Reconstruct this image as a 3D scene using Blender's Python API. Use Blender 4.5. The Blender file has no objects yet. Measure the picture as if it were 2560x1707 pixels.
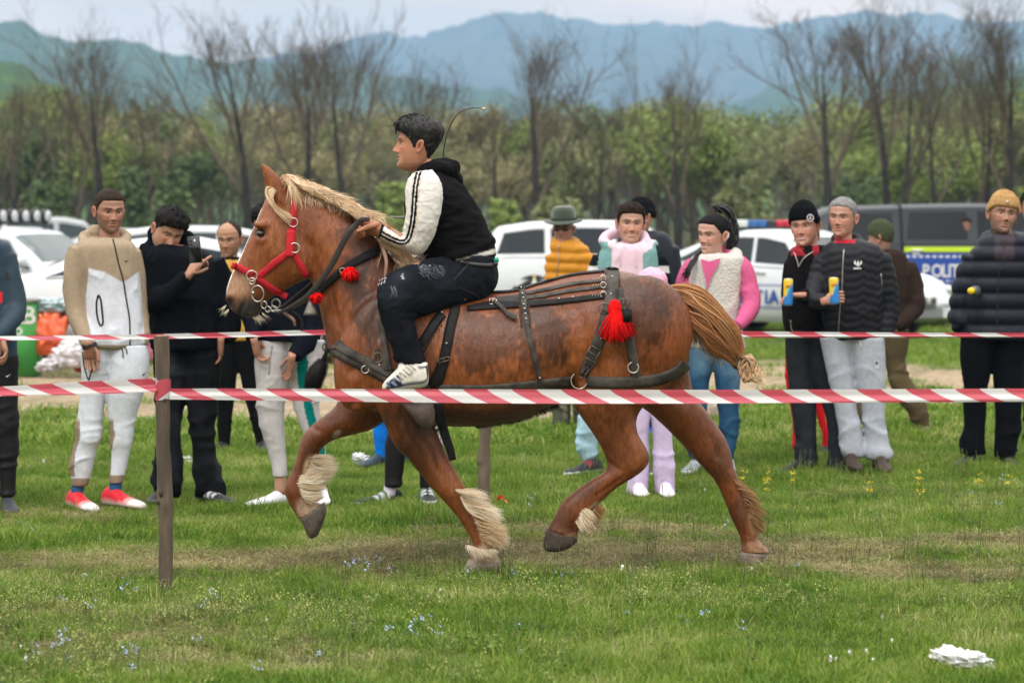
import bpy, bmesh, math, random
import numpy as np
from mathutils import Vector, Matrix
from mathutils.bvhtree import BVHTree

random.seed(7)
SC = bpy.context.scene
COL = SC.collection
R = math.radians

# ---------------------------------------------------------------- camera
F, CX, HY, HC = 7000.0, 1280.0, 543.0, 1.66      # focal length, centre column, horizon row (photo pixels), eye height (m)
cam = bpy.data.cameras.new('camera')
cam.sensor_width = 36.0
cam.lens = F / 2560 * 36
cam.shift_y = (HY - 853.5) / 2560
cam.clip_start = 0.5
cam.clip_end = 20000
cam.dof.use_dof = True
cam.dof.focus_distance = 13.3
cam.dof.aperture_fstop = 3.6
camo = bpy.data.objects.new('camera', cam)
COL.objects.link(camo)
camo.location = (0, 0, HC)
camo.rotation_euler = (R(90), 0, 0)
SC.camera = camo

# ---------------------------------------------------------------- world: overcast sky, brighter towards the zenith
SUN_EL, SUN_AZ = 52.0, 205.0
w = bpy.data.worlds.new('World'); SC.world = w; w.use_nodes = True
nt = w.node_tree; N = nt.nodes; L = nt.links
N.clear()
out = N.new('ShaderNodeOutputWorld'); bg = N.new('ShaderNodeBackground')
bg.inputs['Strength'].default_value = 0.1
sky = N.new('ShaderNodeTexSky'); sky.sky_type = 'NISHITA'; sky.sun_disc = False
sky.sun_elevation = R(SUN_EL); sky.sun_rotation = R(SUN_AZ)
tc = N.new('ShaderNodeTexCoord')
sep = N.new('ShaderNodeSeparateXYZ'); L.new(tc.outputs['Generated'], sep.inputs[0])
mp = N.new('ShaderNodeMapping'); mp.inputs['Scale'].default_value = (5.0, 5.0, 17.0); mp.inputs['Location'].default_value = (1.7, 0.4, 0.3)
L.new(tc.outputs['Generated'], mp.inputs[0])
nz = N.new('ShaderNodeTexNoise'); nz.inputs['Scale'].default_value = 1.0; nz.inputs['Detail'].default_value = 5; nz.inputs['Roughness'].default_value = 0.5
L.new(mp.outputs[0], nz.inputs['Vector'])
cr = N.new('ShaderNodeValToRGB')
cr.color_ramp.elements[0].position = 0.36; cr.color_ramp.elements[0].color = (7.6, 7.8, 7.8, 1)
cr.color_ramp.elements[1].position = 0.58; cr.color_ramp.elements[1].color = (12.6, 11.9, 11.2, 1)
e = cr.color_ramp.elements.new(0.47); e.color = (9.6, 9.3, 9.0, 1)
L.new(nz.outputs['Fac'], cr.inputs[0])
# standard overcast distribution: (1 + 2 sin(elevation)) / 3 relative to the zenith
mul = N.new('ShaderNodeMath'); mul.operation = 'MULTIPLY_ADD'; mul.use_clamp = False
mul.inputs[1].default_value = 2.4; mul.inputs[2].default_value = 1.0
mx0 = N.new('ShaderNodeMath'); mx0.operation = 'MAXIMUM'; mx0.inputs[1].default_value = 0.0
L.new(sep.outputs['Z'], mx0.inputs[0]); L.new(mx0.outputs[0], mul.inputs[0])
vm = N.new('ShaderNodeVectorMath'); vm.operation = 'SCALE'
wz = N.new('ShaderNodeMapRange'); wz.interpolation_type = 'SMOOTHSTEP'; wz.inputs['From Max'].default_value = 0.4
L.new(sep.outputs['Z'], wz.inputs[0])
wm = N.new('ShaderNodeMix'); wm.data_type = 'RGBA'; wm.inputs[6].default_value = (1.38, 0.98, 0.72, 1); wm.inputs[7].default_value = (1, 1, 1, 1)   # warmer near the horizon
L.new(wz.outputs[0], wm.inputs[0])
wmul = N.new('ShaderNodeVectorMath'); wmul.operation = 'MULTIPLY'
L.new(cr.outputs[0], wmul.inputs[0]); L.new(wm.outputs[2], wmul.inputs[1])
L.new(wmul.outputs[0], vm.inputs[0]); L.new(mul.outputs[0], vm.inputs['Scale'])
mix = N.new('ShaderNodeMix'); mix.data_type = 'RGBA'; mix.inputs[0].default_value = 0.96
L.new(sky.outputs[0], mix.inputs[6]); L.new(vm.outputs[0], mix.inputs[7])
L.new(mix.outputs[2], bg.inputs[0]); L.new(bg.outputs[0], out.inputs[0])

sl = bpy.data.lights.new('sun', 'SUN'); sl.energy = 1.5; sl.angle = R(11); sl.color = (1, 0.96, 0.9)
so = bpy.data.objects.new('sun', sl); COL.objects.link(so)
# light comes from behind the camera's left shoulder, high up
az = R(SUN_AZ); el = R(SUN_EL)
sdir = Vector((math.sin(az) * math.cos(el), math.cos(az) * math.cos(el), math.sin(el)))
so.rotation_euler = sdir.to_track_quat('Z', 'Y').to_euler()
so.location = (0, 0, 60)

SC.view_settings.view_transform = 'Standard'
try: SC.view_settings.look = 'None'
except Exception: pass
SC.view_settings.gamma = 1.0
SC.view_settings.use_curve_mapping = False
SC.view_settings.exposure = -0.19
SC.render.engine = 'CYCLES'
cy = SC.cycles
cy.max_bounces = 5; cy.diffuse_bounces = 2; cy.glossy_bounces = 2; cy.transmission_bounces = 3
cy.transparent_max_bounces = 6; cy.volume_bounces = 1
cy.use_denoising = True
cy.use_adaptive_sampling = True; cy.adaptive_threshold = 0.015
cy.caustics_reflective = False; cy.caustics_refractive = False
SC.render.use_persistent_data = False

# ---------------------------------------------------------------- helpers
def P(px, py, Y):
 return np.array([(px - CX) * Y / F, Y, HC - (py - HY) * Y / F])

def GY(py):                                   # distance of the ground point seen at row py
 return HC * F / (py - HY)

def h3(ix, iy, iz):
 n = (ix * 73856093) ^ (iy * 19349663) ^ (iz * 83492791)
 n = (n ^ (n >> 13)) * 1274126177
 return ((n ^ (n >> 16)) & 0xffff) / 65535.0

def vnoise(p):                                # value noise, p: (n,3) -> (n,) in 0..1
 p = np.asarray(p, float); i = np.floor(p).astype(np.int64); f = p - i; f = f * f * (3 - 2 * f)
 r = 0
 for dx in (0, 1):
  for dy in (0, 1):
   for dz in (0, 1):
    wgt = (f[:, 0] if dx else 1 - f[:, 0]) * (f[:, 1] if dy else 1 - f[:, 1]) * (f[:, 2] if dz else 1 - f[:, 2])
    r = r + wgt * h3(i[:, 0] + dx, i[:, 1] + dy, i[:, 2] + dz)
 return r

def fbm(p, oct=4):
 p = np.asarray(p, float); a, s, t = 0.5, 0, 0
 for k in range(oct):
  s = s + a * vnoise(p * (2 ** k) + 17.3 * k); t += a; a *= 0.5
 return s / t

def npmesh(name, v, faces, smooth=True, col=None):
 """faces: array (m,3|4) or list of such arrays / python lists."""
 me = bpy.data.meshes.new(name)
 if isinstance(faces, np.ndarray): faces = [faces]
 loops, starts, n = [], [], 0
 for f in faces:
  f = np.asarray(f)
  if f.size == 0: continue
  if f.ndim == 1: f = f[None]
  k = f.shape[1]
  starts.append(n + np.arange(len(f)) * k); loops.append(f.ravel()); n += f.size
 loops = np.concatenate(loops).astype(np.int32); starts = np.concatenate(starts).astype(np.int32)
 v = np.asarray(v, np.float32)
 me.vertices.add(len(v)); me.vertices.foreach_set('co', v.ravel())
 me.loops.add(len(loops)); me.loops.foreach_set('vertex_index', loops)
 me.polygons.add(len(starts)); me.polygons.foreach_set('loop_start', starts)
 me.update(calc_edges=True)
 me.validate()
 if smooth: me.shade_smooth()
 if col is not None: setcol(me, col)
 return me

def setcol(me, col):
 a = me.color_attributes.new('Col', 'FLOAT_COLOR', 'POINT')
 c = np.ones((len(me.vertices), 4), np.float32); c[:, :3] = np.asarray(col)[:, :3]
 a.data.foreach_set('color', c.ravel())

def link(name, me, m=None, parent=None, loc=None):
 o = bpy.data.objects.new(name, me); COL.objects.link(o)
 if m is not None and me is not None:
  me.materials.clear()
  for q in (m if isinstance(m, (list, tuple)) else [m]): me.materials.append(q)
 if parent is not None:
  o.parent = parent
  o.matrix_parent_inverse = Matrix.Translation(parent.location).inverted() if parent.parent is None else (Matrix.Translation(parent.parent.location)).inverted()
 if loc is not None: o.location = loc
 return o

def empty(name, loc, label=None, cat=None, group=None):
 o = bpy.data.objects.new(name, None); COL.objects.link(o); o.location = loc
 o.empty_display_size = 0.1
 tag(o, label, cat, group); return o

def tag(o, label=None, cat=None, group=None, kind=None):
 if label: o['label'] = label
 if cat: o['category'] = cat
 if group: o['group'] = group
 if kind: o['kind'] = kind
 return o

# ---- geometry accumulators
class G:
 def __init__(s): s.v, s.f3, s.f4, s.c, s.n = [], [], [], [], 0
 def add(s, v, f, col=None):
  v = np.asarray(v, float); f = np.asarray(f)
  if f.shape[1] == 3: s.f3.append(f + s.n)
  else: s.f4.append(f + s.n)
  s.v.append(v); s.n += len(v)
  if col is not None:
   col = np.asarray(col, float)
   s.c.append(np.tile(col, (len(v), 1)) if col.ndim == 1 else col)
  return s
 def verts(s): return np.concatenate(s.v)
 def mesh(s, name, smooth=True):
  fs = []
  if s.f3: fs.append(np.concatenate(s.f3))
  if s.f4: fs.append(np.concatenate(s.f4))
  return npmesh(name, s.verts(), fs, smooth, np.concatenate(s.c) if s.c else None)
 def tube(s, rings, cap=True, col=None):        # rings (n,m,3)
  rings = np.asarray(rings, float); n, m = rings.shape[:2]
  v = rings.reshape(-1, 3)
  i = np.arange(n - 1)[:, None] * m; j = np.arange(m)[None]
  a = i + j; b = i + (j + 1) % m
  f = np.stack([a, b, b + m, a + m], -1).reshape(-1, 4)
  base = s.n
  s.add(v, f, None)
  if cap:
   for k, rev in ((0, True), (n - 1, False)):
    idx = base + k * m + np.arange(m)
    s.v.append(rings[k].mean(0)[None]); ci = s.n; s.n += 1
    t = np.stack([idx, np.roll(idx, -1), np.full(m, ci)], -1)
    s.f3.append(t[:, ::-1] if rev else t)
  if col is not None: s.c.append(np.tile(np.asarray(col, float), (s.n - base, 1)))
  return s
 def box(s, c, d, rot=None, col=None):
  c = np.asarray(c, float); d = np.asarray(d, float) / 2
  v = np.array([[x, y, z] for x in (-1, 1) for y in (-1, 1) for z in (-1, 1)], float) * d
  if rot is not None: v = v @ np.array(rot).T
  f = np.array([[0, 1, 3, 2], [4, 6, 7, 5], [0, 4, 5, 1], [2, 3, 7, 6], [0, 2, 6, 4], [1, 5, 7, 3]])
  return s.add(v + c, f, col)
 def rod(s, pts, rad, m=8, col=None, cap=True):     # round tube along a polyline
  pts = np.asarray(pts, float); n = len(pts); rad = np.broadcast_to(rad, (n,))
  t = np.gradient(pts, axis=0); t /= np.linalg.norm(t, axis=1)[:, None] + 1e-9
  up = np.array([0, 1.0, 0]) if abs(t[0][1]) < 0.9 else np.array([1.0, 0, 0])
  rings = []; th = np.arange(m) * 2 * math.pi / m
  u = up
  for k in range(n):
   u = u - t[k] * (u @ t[k]); u /= np.linalg.norm(u) + 1e-9
   w_ = np.cross(t[k], u)
   rings.append(pts[k] + rad[k] * (np.cos(th)[:, None] * u + np.sin(th)[:, None] * w_))
  return s.tube(np.array(rings), cap, col)
 def ell(s, c, r, rot=None, nu=16, nv=10, col=None):
  th = np.linspace(0, math.pi, nv + 1)[1:-1]; ph = np.arange(nu) * 2 * math.pi / nu
  rings = np.stack([np.sin(th)[:, None] * np.cos(ph), np.sin(th)[:, None] * np.sin(ph), np.cos(th)[:, None] * np.ones(nu)], -1) * np.asarray(r, float)
  if rot is not None: rings = rings @ np.array(rot).T
  return s.tube(rings[::-1] + np.asarray(c, float), True, col)

def crom(a, sub):                                   # Catmull-Rom through rows of a
 a = np.asarray(a, float); n = len(a)
 e = np.vstack([2 * a[0] - a[1], a, 2 * a[-1] - a[-2]])
 o = []
 for i in range(n - 1):
  p0, p1, p2, p3 = e[i:i + 4]
  for t in np.arange(sub) / sub:
   o.append(0.5 * (2 * p1 + (p2 - p0) * t + (2 * p0 - 5 * p1 + 4 * p2 - p3) * t * t + (3 * p1 - p0 - 3 * p2 + p3) * t ** 3))
 o.append(a[-1]); return np.array(o)

def loft(g, secs, Y0, sub=4, m=20, pw=1.0, col=None):
 """secs rows: ax,ay,bx,by,half_width_m,yoff  (edge points in photo pixels at distance Y0+yoff)"""
 secs = np.array([list(q) + [0] * (6 - len(q)) for q in secs], float)
 s = crom(secs, sub); th = np.arange(m) * 2 * math.pi / m
 ct, st = np.cos(th), np.sin(th)
 ct = np.sign(ct) * np.abs(ct) ** pw; st = np.sign(st) * np.abs(st) ** pw
 rings = []
 for ax, ay, bx, by, hw, yo in s:
  Y = Y0 + yo; A = P(ax, ay, Y); B = P(bx, by, Y)
  c = (A + B) / 2; u = (A - B) / 2
  rings.append(c + ct[:, None] * u + st[:, None] * np.array([0, hw, 0]))
 rings = np.array(rings)
 # keep the winding outward
 d = rings[-1].mean(0) - rings[0].mean(0)
 nrm = np.cross(rings[0][1] - rings[0][0], rings[0][2] - rings[0][1])
 if nrm @ d < 0: rings = rings[:, ::-1]
 return g.tube(rings, True, col)

def remesh(g, voxel, smooth=6, factor=0.5, name='tmp'):
 me = g.mesh(name) if isinstance(g, G) else g
 o = bpy.data.objects.new(name, me); COL.objects.link(o)
 md = o.modifiers.new('r', 'REMESH'); md.mode = 'VOXEL'; md.voxel_size = voxel; md.adaptivity = 0
 if smooth:
  ms = o.modifiers.new('s', 'SMOOTH'); ms.factor = factor; ms.iterations = smooth
 dg = bpy.context.evaluated_depsgraph_get()
 m2 = bpy.data.meshes.new_from_object(o.evaluated_get(dg), depsgraph=dg)
 bpy.data.objects.remove(o); bpy.data.meshes.remove(me)
 m2.shade_smooth()
 return m2

def getv(me):
 a = np.empty(len(me.vertices) * 3, np.float32); me.vertices.foreach_get('co', a); return a.reshape(-1, 3).astype(float)
def getn(me):
 a = np.empty(len(me.vertices) * 3, np.float32); me.vertices.foreach_get('normal', a); return a.reshape(-1, 3).astype(float)
def putv(me, v):
 me.vertices.foreach_set('co', np.asarray(v, np.float32).ravel()); me.update()
def bvh(me, off=None):
 v = getv(me)
 return BVHTree.FromPolygons([Vector(q) for q in v], [tuple(p.vertices) for p in me.polygons])
def topx(v):                                      # photo pixel of a world point
 v = np.asarray(v, float); return CX + v[..., 0] * F / v[..., 1], HY - (v[..., 2] - HC) * F / v[..., 1]

def lerp(a, b, t): return np.asarray(a, float) * (1 - t) + np.asarray(b, float) * t
def sm(a, b, x):
 t = np.clip((x - a) / (b - a), 0, 1); return t * t * (3 - 2 * t)

# ---- materials
def M(name, col=(0.5, 0.5, 0.5), rough=0.6, metal=0.0, attr=False, nscale=0, namt=0.15, bump=0, bscale=200, col2=None,
  spec=0.5, sheen=0.0, coat=0.0, stretch=None, trans=0.0, ncoord='Object', detail=4):
 m = bpy.data.materials.new(name); m.use_nodes = True
 nt = m.node_tree; N = nt.nodes; L = nt.links; b = N['Principled BSDF']
 b.inputs['Roughness'].default_value = rough; b.inputs['Metallic'].default_value = metal
 b.inputs['Specular IOR Level'].default_value = spec
 if sheen: b.inputs['Sheen Weight'].default_value = sheen
 if coat: b.inputs['Coat Weight'].default_value = coat; b.inputs['Coat Roughness'].default_value = 0.1
 if trans: b.inputs['Transmission Weight'].default_value = trans
 tc = N.new('ShaderNodeTexCoord'); vec = tc.outputs[ncoord]
 if stretch:
  mp = N.new('ShaderNodeMapping'); mp.inputs['Scale'].default_value = stretch; L.new(vec, mp.inputs[0]); vec = mp.outputs[0]
 if attr:
  a = N.new('ShaderNodeAttribute'); a.attribute_name = 'Col'; src = a.outputs['Color']
 else:
  rgb = N.new('ShaderNodeRGB'); rgb.outputs[0].default_value = (*col, 1); src = rgb.outputs[0]
 if nscale:
  n = N.new('ShaderNodeTexNoise'); n.inputs['Scale'].default_value = nscale; n.inputs['Detail'].default_value = detail
  n.inputs['Roughness'].default_value = 0.6
  L.new(vec, n.inputs['Vector'])
  if col2 is not None:
   rp = N.new('ShaderNodeValToRGB'); rp.color_ramp.elements[0].position = 0.38; rp.color_ramp.elements[1].position = 0.62
   L.new(n.outputs['Fac'], rp.inputs[0])
   mx = N.new('ShaderNodeMix'); mx.data_type = 'RGBA'; L.new(rp.outputs[0], mx.inputs[0]); L.new(src, mx.inputs[6]); mx.inputs[7].default_value = (*col2, 1)
   src = mx.outputs[2]
  else:
   mr = N.new('ShaderNodeMapRange'); mr.inputs['From Min'].default_value = 0.3; mr.inputs['From Max'].default_value = 0.7
   mr.inputs['To Min'].default_value = 1 - namt; mr.inputs['To Max'].default_value = 1 + namt
   L.new(n.outputs['Fac'], mr.inputs[0])
   vm = N.new('ShaderNodeVectorMath'); vm.operation = 'SCALE'; L.new(src, vm.inputs[0]); L.new(mr.outputs[0], vm.inputs['Scale']); src = vm.outputs[0]
 L.new(src, b.inputs['Base Color'])
 if bump:
  n2 = N.new('ShaderNodeTexNoise'); n2.inputs['Scale'].default_value = bscale; n2.inputs['Detail'].default_value = 3
  L.new(vec, n2.inputs['Vector'])
  bp = N.new('ShaderNodeBump'); bp.inputs['Strength'].default_value = 1.0; bp.inputs['Distance'].default_value = bump
  L.new(n2.outputs['Fac'], bp.inputs['Height']); L.new(bp.outputs[0], b.inputs['Normal'])
 return m
# ================================================================ THE SETTING
def ground_h(x, y):
 p = np.stack([np.asarray(x, float), np.asarray(y, float), np.zeros_like(np.asarray(x, float))], -1)
 return (fbm(p * 0.45, 3) - 0.5) * 0.05 + (fbm(p * 2.3, 3) - 0.5) * 0.035

def build_ground():
 m = bpy.data.materials.new('soil_and_turf'); m.use_nodes = True
 nt = m.node_tree; N = nt.nodes; L = nt.links; b = N['Principled BSDF']; b.inputs['Roughness'].default_value = 0.95
 b.inputs['Specular IOR Level'].default_value = 0.2
 a = N.new('ShaderNodeAttribute'); a.attribute_name = 'Col'
 tc = N.new('ShaderNodeTexCoord'); n = N.new('ShaderNodeTexNoise'); n.inputs['Scale'].default_value = 9; n.inputs['Detail'].default_value = 8
 n.inputs['Roughness'].default_value = 0.7
 L.new(tc.outputs['Object'], n.inputs['Vector'])
 mr = N.new('ShaderNodeMapRange'); mr.inputs['From Min'].default_value = .3; mr.inputs['From Max'].default_value = .7; mr.inputs['To Min'].default_value = .3; mr.inputs['To Max'].default_value = 1.5
 L.new(n.outputs['Fac'], mr.inputs[0]); vm = N.new('ShaderNodeVectorMath'); vm.operation = 'SCALE'
 L.new(a.outputs['Color'], vm.inputs[0]); L.new(mr.outputs[0], vm.inputs['Scale']); L.new(vm.outputs[0], b.inputs['Base Color'])
 bp = N.new('ShaderNodeBump'); bp.inputs['Distance'].default_value = 0.02; n2 = N.new('ShaderNodeTexNoise'); n2.inputs['Scale'].default_value = 25; n2.inputs['Detail'].default_value = 6
 L.new(tc.outputs['Object'], n2.inputs['Vector']); L.new(n2.outputs['Fac'], bp.inputs['Height']); L.new(bp.outputs[0], b.inputs['Normal'])
 # one sheet, fine near the camera, coarse to the horizon
 ys = np.concatenate([[-60, -20, 0, 4, 7], np.arange(8.5, 24, .12), np.arange(24, 60, .6), np.geomspace(60, 5200, 40)])
 xs = np.concatenate([[-3000, -1200, -500, -200, -80, -40, -20, -10], np.arange(-6, 6.01, .14), [10, 20, 40, 80, 200, 500, 1200, 3000]])
 X, Yy = np.meshgrid(xs, ys)
 Z = ground_h(X.ravel(), Yy.ravel()) * (1 - sm(60, 120, Yy.ravel()))
 v = np.stack([X.ravel(), Yy.ravel(), Z], -1); nx = len(xs); ny = len(ys)
 i = (np.arange(ny - 1)[:, None] * nx + np.arange(nx - 1)[None]).ravel()
 f = np.stack([i, i + 1, i + nx + 1, i + nx], -1)
 g = np.array([0.055, 0.075, 0.018]); br = np.array([0.085, 0.058, 0.030]); far = np.array([0.075, 0.10, 0.025])
 d = dirt_mask(v[:, 0], v[:, 1])[:, None]; tr = track_mask(v[:, 0], v[:, 1])[:, None]
 c = lerp(np.tile(g, (len(v), 1)), far, 0) ; c = c * (1 - sm(18, 30, v[:, 1:2])) + far * sm(18, 30, v[:, 1:2])
 c = c * (1 - tr * .8) + br * tr * .8
 c = c * (1 - d) + np.array([0.34, 0.26, 0.17]) * d
 o = link('ground', npmesh('ground', v, f, True, c), m); tag(o, kind='structure')
 return o

def dirt_mask(x, y):      # bare tan track between the spectators and the cars
 x = np.asarray(x, float); y = np.asarray(y, float)
 p = np.stack([x * .5, y * .35, x * 0], -1); n = fbm(p, 4) - .5
 c0 = 22.3 + 2.2 * sm(-3, 3, x) + n * 5; c1 = 31.5 + n * 6
 return np.clip(sm(c0 - .8, c0 + .5, y) * (1 - sm(c1 - 1, c1 + 1.2, y)), 0, 1) * np.clip(.55 + 2.2 * (fbm(p * 6 + 9, 3) - .35), 0, 1)

def track_mask(x, y):     # trodden, dry strip where the horses run
 x = np.asarray(x, float); y = np.asarray(y, float)
 p = np.stack([x * .8, y * 1.1, x * 0 + 4], -1)
 n = fbm(p, 4) - .5
 band = 1.15 * np.exp(-((y - 13.7 - 1.8 * n) / .95) ** 2) + .45 * sm(.5, .62, fbm(p * .6 + 7, 3)) * (y < 18)
 return np.clip(band * (.75 + 2.4 * n), 0, 1)

def ridge(name, pts, D, depth, col_lo, col_hi, seed, rough, step=6, tex=40, ext=True):
 """a hill range whose crest passes through the given photo points at distance D"""
 pts = np.array(pts, float)
 px = np.arange(-1500, 4100, 14.0)
 py = np.interp(px, pts[:, 0], pts[:, 1])
 x = (px - CX) * D / F; z = HC - (py - HY) * D / F
 t = np.concatenate([np.linspace(-1, 0, 34), np.linspace(0.06, 0.6, 8)])
 X = np.repeat(x[None], len(t), 0); T = np.repeat(t[:, None], len(x), 1)
 Yv = D + T * depth
 prof = np.where(T <= 0, np.cos(T * math.pi / 2) ** 1.1, 1 - T * .8)
 p = np.stack([X / (D * .03), Yv / (D * .03), X * 0 + seed], -1).reshape(-1, 3)
 n = (fbm(p, 5) - .5).reshape(X.shape); n2 = np.abs(fbm(p * np.array([1.6, .7, 1]), 4) - .5).reshape(X.shape)
 amp = (1 - np.exp(-((T) / .10) ** 2))
 Z = z[None] * prof + z.max() * rough * (n - n2 * .8) * (amp * .9 + .03) * (prof ** .4)
 p3 = np.stack([X / (D * .0026), Yv / (D * .0026), X * 0], -1).reshape(-1, 3)
 Z += (vnoise(p3).reshape(X.shape) - .5) * z.max() * .012
 Z[0] = -1
 v = np.stack([X, Yv, Z], -1).reshape(-1, 3); nx = len(x); ny = len(t)
 i = (np.arange(ny - 1)[:, None] * nx + np.arange(nx - 1)[None]).ravel()
 f = np.stack([i, i + 1, i + nx + 1, i + nx], -1)
 k = np.clip(fbm(p * 2.3 + 5, 4) * 1.6 - .35, 0, 1)[:, None]
 c = np.array(col_lo) * (1 - k) + np.array(col_hi) * k
 m = M(name + '_woodland', attr=True, rough=1, spec=0.05, nscale=1 / (D * .004), namt=.35, detail=8)
 o = link(name, npmesh(name, v, f, True, c), m); tag(o, kind='structure'); return o

def build_hills():
 far = [(-1500, 330), (-300, 300), (500, 230), (727, 180), (780, 163), (850, 149), (888, 122), (957, 99), (1003, 92), (1080, 98), (1118, 78), (1141, 72), (1271, 75), (1328, 69), (1424, 56), (1501, 66), (1558, 65), (1615, 80), (1680, 88), (1711, 90), (1755, 74), (1817, 77), (1875, 85), (1905, 79), (1956, 69), (2047, 55), (2139, 66), (2212, 55), (2285, 62), (2395, 91), (2560, 88), (3000, 120), (4100, 200)]
 ridge('mountains', far, 3600, 1500, (.045, .055, .05), (.085, .075, .07), 3, .30)
 mid = [(-1500, 120), (-400, 80), (0, 94), (111, 92), (161, 103), (214, 119), (325, 126), (383, 132), (459, 142), (536, 161), (727, 180), (850, 191), (1003, 214), (1194, 240), (1400, 268), (1650, 300), (1800, 262), (2000, 215), (2200, 185), (2400, 172), (2560, 165), (3000, 150), (4100, 200)]
 ridge('hills', mid, 1900, 800, (.03, .055, .03), (.06, .085, .04), 8, .30)
 near = [(-1500, 60), (-300, 120), (0, 152), (69, 166), (98, 200), (145, 214), (184, 245), (230, 268), (330, 330), (460, 400), (700, 450), (1300, 470), (1900, 440), (2080, 330), (2200, 262), (2330, 226), (2450, 212), (2560, 200), (3000, 150), (4100, 150)]
 ridge('wooded_hill', near, 620, 240, (.022, .05, .014), (.07, .12, .025), 21, .22)

def build_haze():
 g = G(); zt = 300.0
 g.box((0, 2150, zt / 2 - 1), (8600, 4900, zt + 2))
 me = g.mesh('haze', False)
 m = bpy.data.materials.new('haze_air'); m.use_nodes = True; nt = m.node_tree
 nt.nodes.remove(nt.nodes['Principled BSDF'])
 pv = nt.nodes.new('ShaderNodeVolumePrincipled'); pv.inputs['Color'].default_value = (.39, .67, 1.0, 1)
 pv.inputs['Density'].default_value = HAZE; pv.inputs['Anisotropy'].default_value = 0.0
 nt.links.new(pv.outputs[0], nt.nodes['Material Output'].inputs['Volume'])
 o = link('haze', me, m); tag(o, kind='stuff'); return o
HAZE = 2.5e-4

# ---------------------------------------------------------------- trees
def grow(seed, H, spread, rad, levels=4, lean=0.0, fork=.45, dens=1.0, leaf=0, leafsz=.16):
 """returns (trunk G, crown G (limbs and twigs), leaf G)"""
 rnd = random.Random(seed); tg, cg, lg = G(), G(), G()
 tips = []
 def seg(g, p, d, ln, r, depth, nseg):
  pts = [p.copy()]; rr = [r]; q = p.copy(); dd = d.copy()
  for k in range(nseg):
   w0 = .035 if depth == 0 else .085; dd = dd + np.array([rnd.gauss(0, w0), rnd.gauss(0, w0), rnd.gauss(0, .03) + (.085 if depth else .05)]); dd /= np.linalg.norm(dd)
   q = q + dd * ln / nseg; pts.append(q.copy()); rr.append(r * (1 - (.93 if depth == 0 else .62) * (k + 1) / nseg))
  return np.array(pts), np.array(rr), dd
 def rec(p, d, ln, r, depth):
  nseg = (9, 6, 5, 4, 3, 2)[min(depth, 5)]
  pts, rr, dd = seg(None, p, d, ln, r, depth, nseg)
  (tg if depth == 0 else cg).rod(pts, rr, (8, 6, 5, 3, 3, 3)[min(depth, 5)], cap=False)
  if depth >= levels:
   tips.append(pts[-1]); tips.append(pts[len(pts) // 2]); return
  nb = {0: rnd.randint(7, 9), 1: rnd.randint(6, 8), 2: rnd.randint(4, 6), 3: rnd.randint(3, 4), 4: 3}[depth] * (dens if depth > 1 else 1)
  nb = max(2, int(round(nb)))
  for b in range(nb):
   t = (fork + (1 - fork) * (b + .6 * rnd.random()) / nb) if depth == 0 else .22 + .78 * (b + rnd.random()) / nb
   t = min(t, .999); kk = t * (len(pts) - 1); i0 = int(kk); fr = kk - i0
   q = pts[i0] * (1 - fr) + pts[min(i0 + 1, len(pts) - 1)] * fr
   a = rnd.random() * 2 * math.pi + b * 2.4
   ang = R(rnd.uniform(16, 38) if depth == 0 else rnd.uniform(20, 50)) * spread
   u = np.cross(dd, [0.3, .5, .8]); u /= np.linalg.norm(u); v_ = np.cross(dd, u)
   nd = dd * math.cos(ang) + (u * math.cos(a) + v_ * math.sin(a)) * math.sin(ang)
   r0 = rr[i0] * (1 - fr) + rr[min(i0 + 1, len(rr) - 1)] * fr
   l2 = (H * (1.02 - t) * rnd.uniform(.78, 1.02) + H * .06) if depth == 0 else ln * rnd.uniform(.42, .68) * (1.15 - .5 * t)
   rec(q, nd, l2, max(r0 * (rnd.uniform(.42, .66) if depth < 2 else rnd.uniform(.4, .6)), .0055), depth + 1)
 rec(np.array([0, 0, -.15]), np.array([lean, 0, 1.0]), H * .86, rad, 0)
 if leaf:
  nr = np.random.RandomState(seed); tp = np.array(tips)
  idx = nr.randint(0, len(tp), leaf); c = tp[idx] + nr.normal(0, .22, (leaf, 3))
  n = nr.normal(0, 1, (leaf, 3)); n /= np.linalg.norm(n, axis=1)[:, None]
  u = np.cross(n, nr.normal(0, 1, (leaf, 3))); u /= np.linalg.norm(u, axis=1)[:, None]; v_ = np.cross(n, u)
  s = leafsz * nr.uniform(.5, 1.2, (leaf, 1))
  q = np.stack([c - u * s, c + v_ * s * .5, c + u * s, c - v_ * s * .5], 1).reshape(-1, 3)
  f = np.arange(leaf * 4).reshape(-1, 4)
  lg.add(q, f)
 return tg, cg, lg

MARKS = [(-60, 'beyond the left edge'), (30, 'over the roof lamps'), (120, 'over the silver estate'), (210, 'left of the tan hoodie'), (300, 'right of the tan hoodie'), (390, 'over the filming person'), (480, 'over the phone'), (570, 'over the mustard sweater'), (650, 'over the horse forehead'), (730, 'over the horse poll'), (810, 'over the horse mane'), (890, 'left of the rider'), (970, 'before the rider face'), (1060, 'behind the rider head'), (1150, 'behind the whip'), (1240, 'right of the whip'), (1330, 'left of the green hat'), (1420, 'over the green hat'), (1510, 'left of the smiling person'), (1600, 'over the smiling person'), (1690, 'left of the ponytail'), (1790, 'over the ponytail'), (1880, 'over the light bar'), (1970, 'left of the star beanie'), (2060, 'over the star beanie'), (2140, 'over the grey hair'), (2220, 'over the olive beanie'), (2310, 'over the pickup cab'), (2400, 'over the pickup window'), (2500, 'over the beige beanie'), (2580, 'at the right edge'), (2680, 'beyond the right edge')]
def marks(px): return min(MARKS, key=lambda m_: abs(m_[0] - px))[1]
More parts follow.
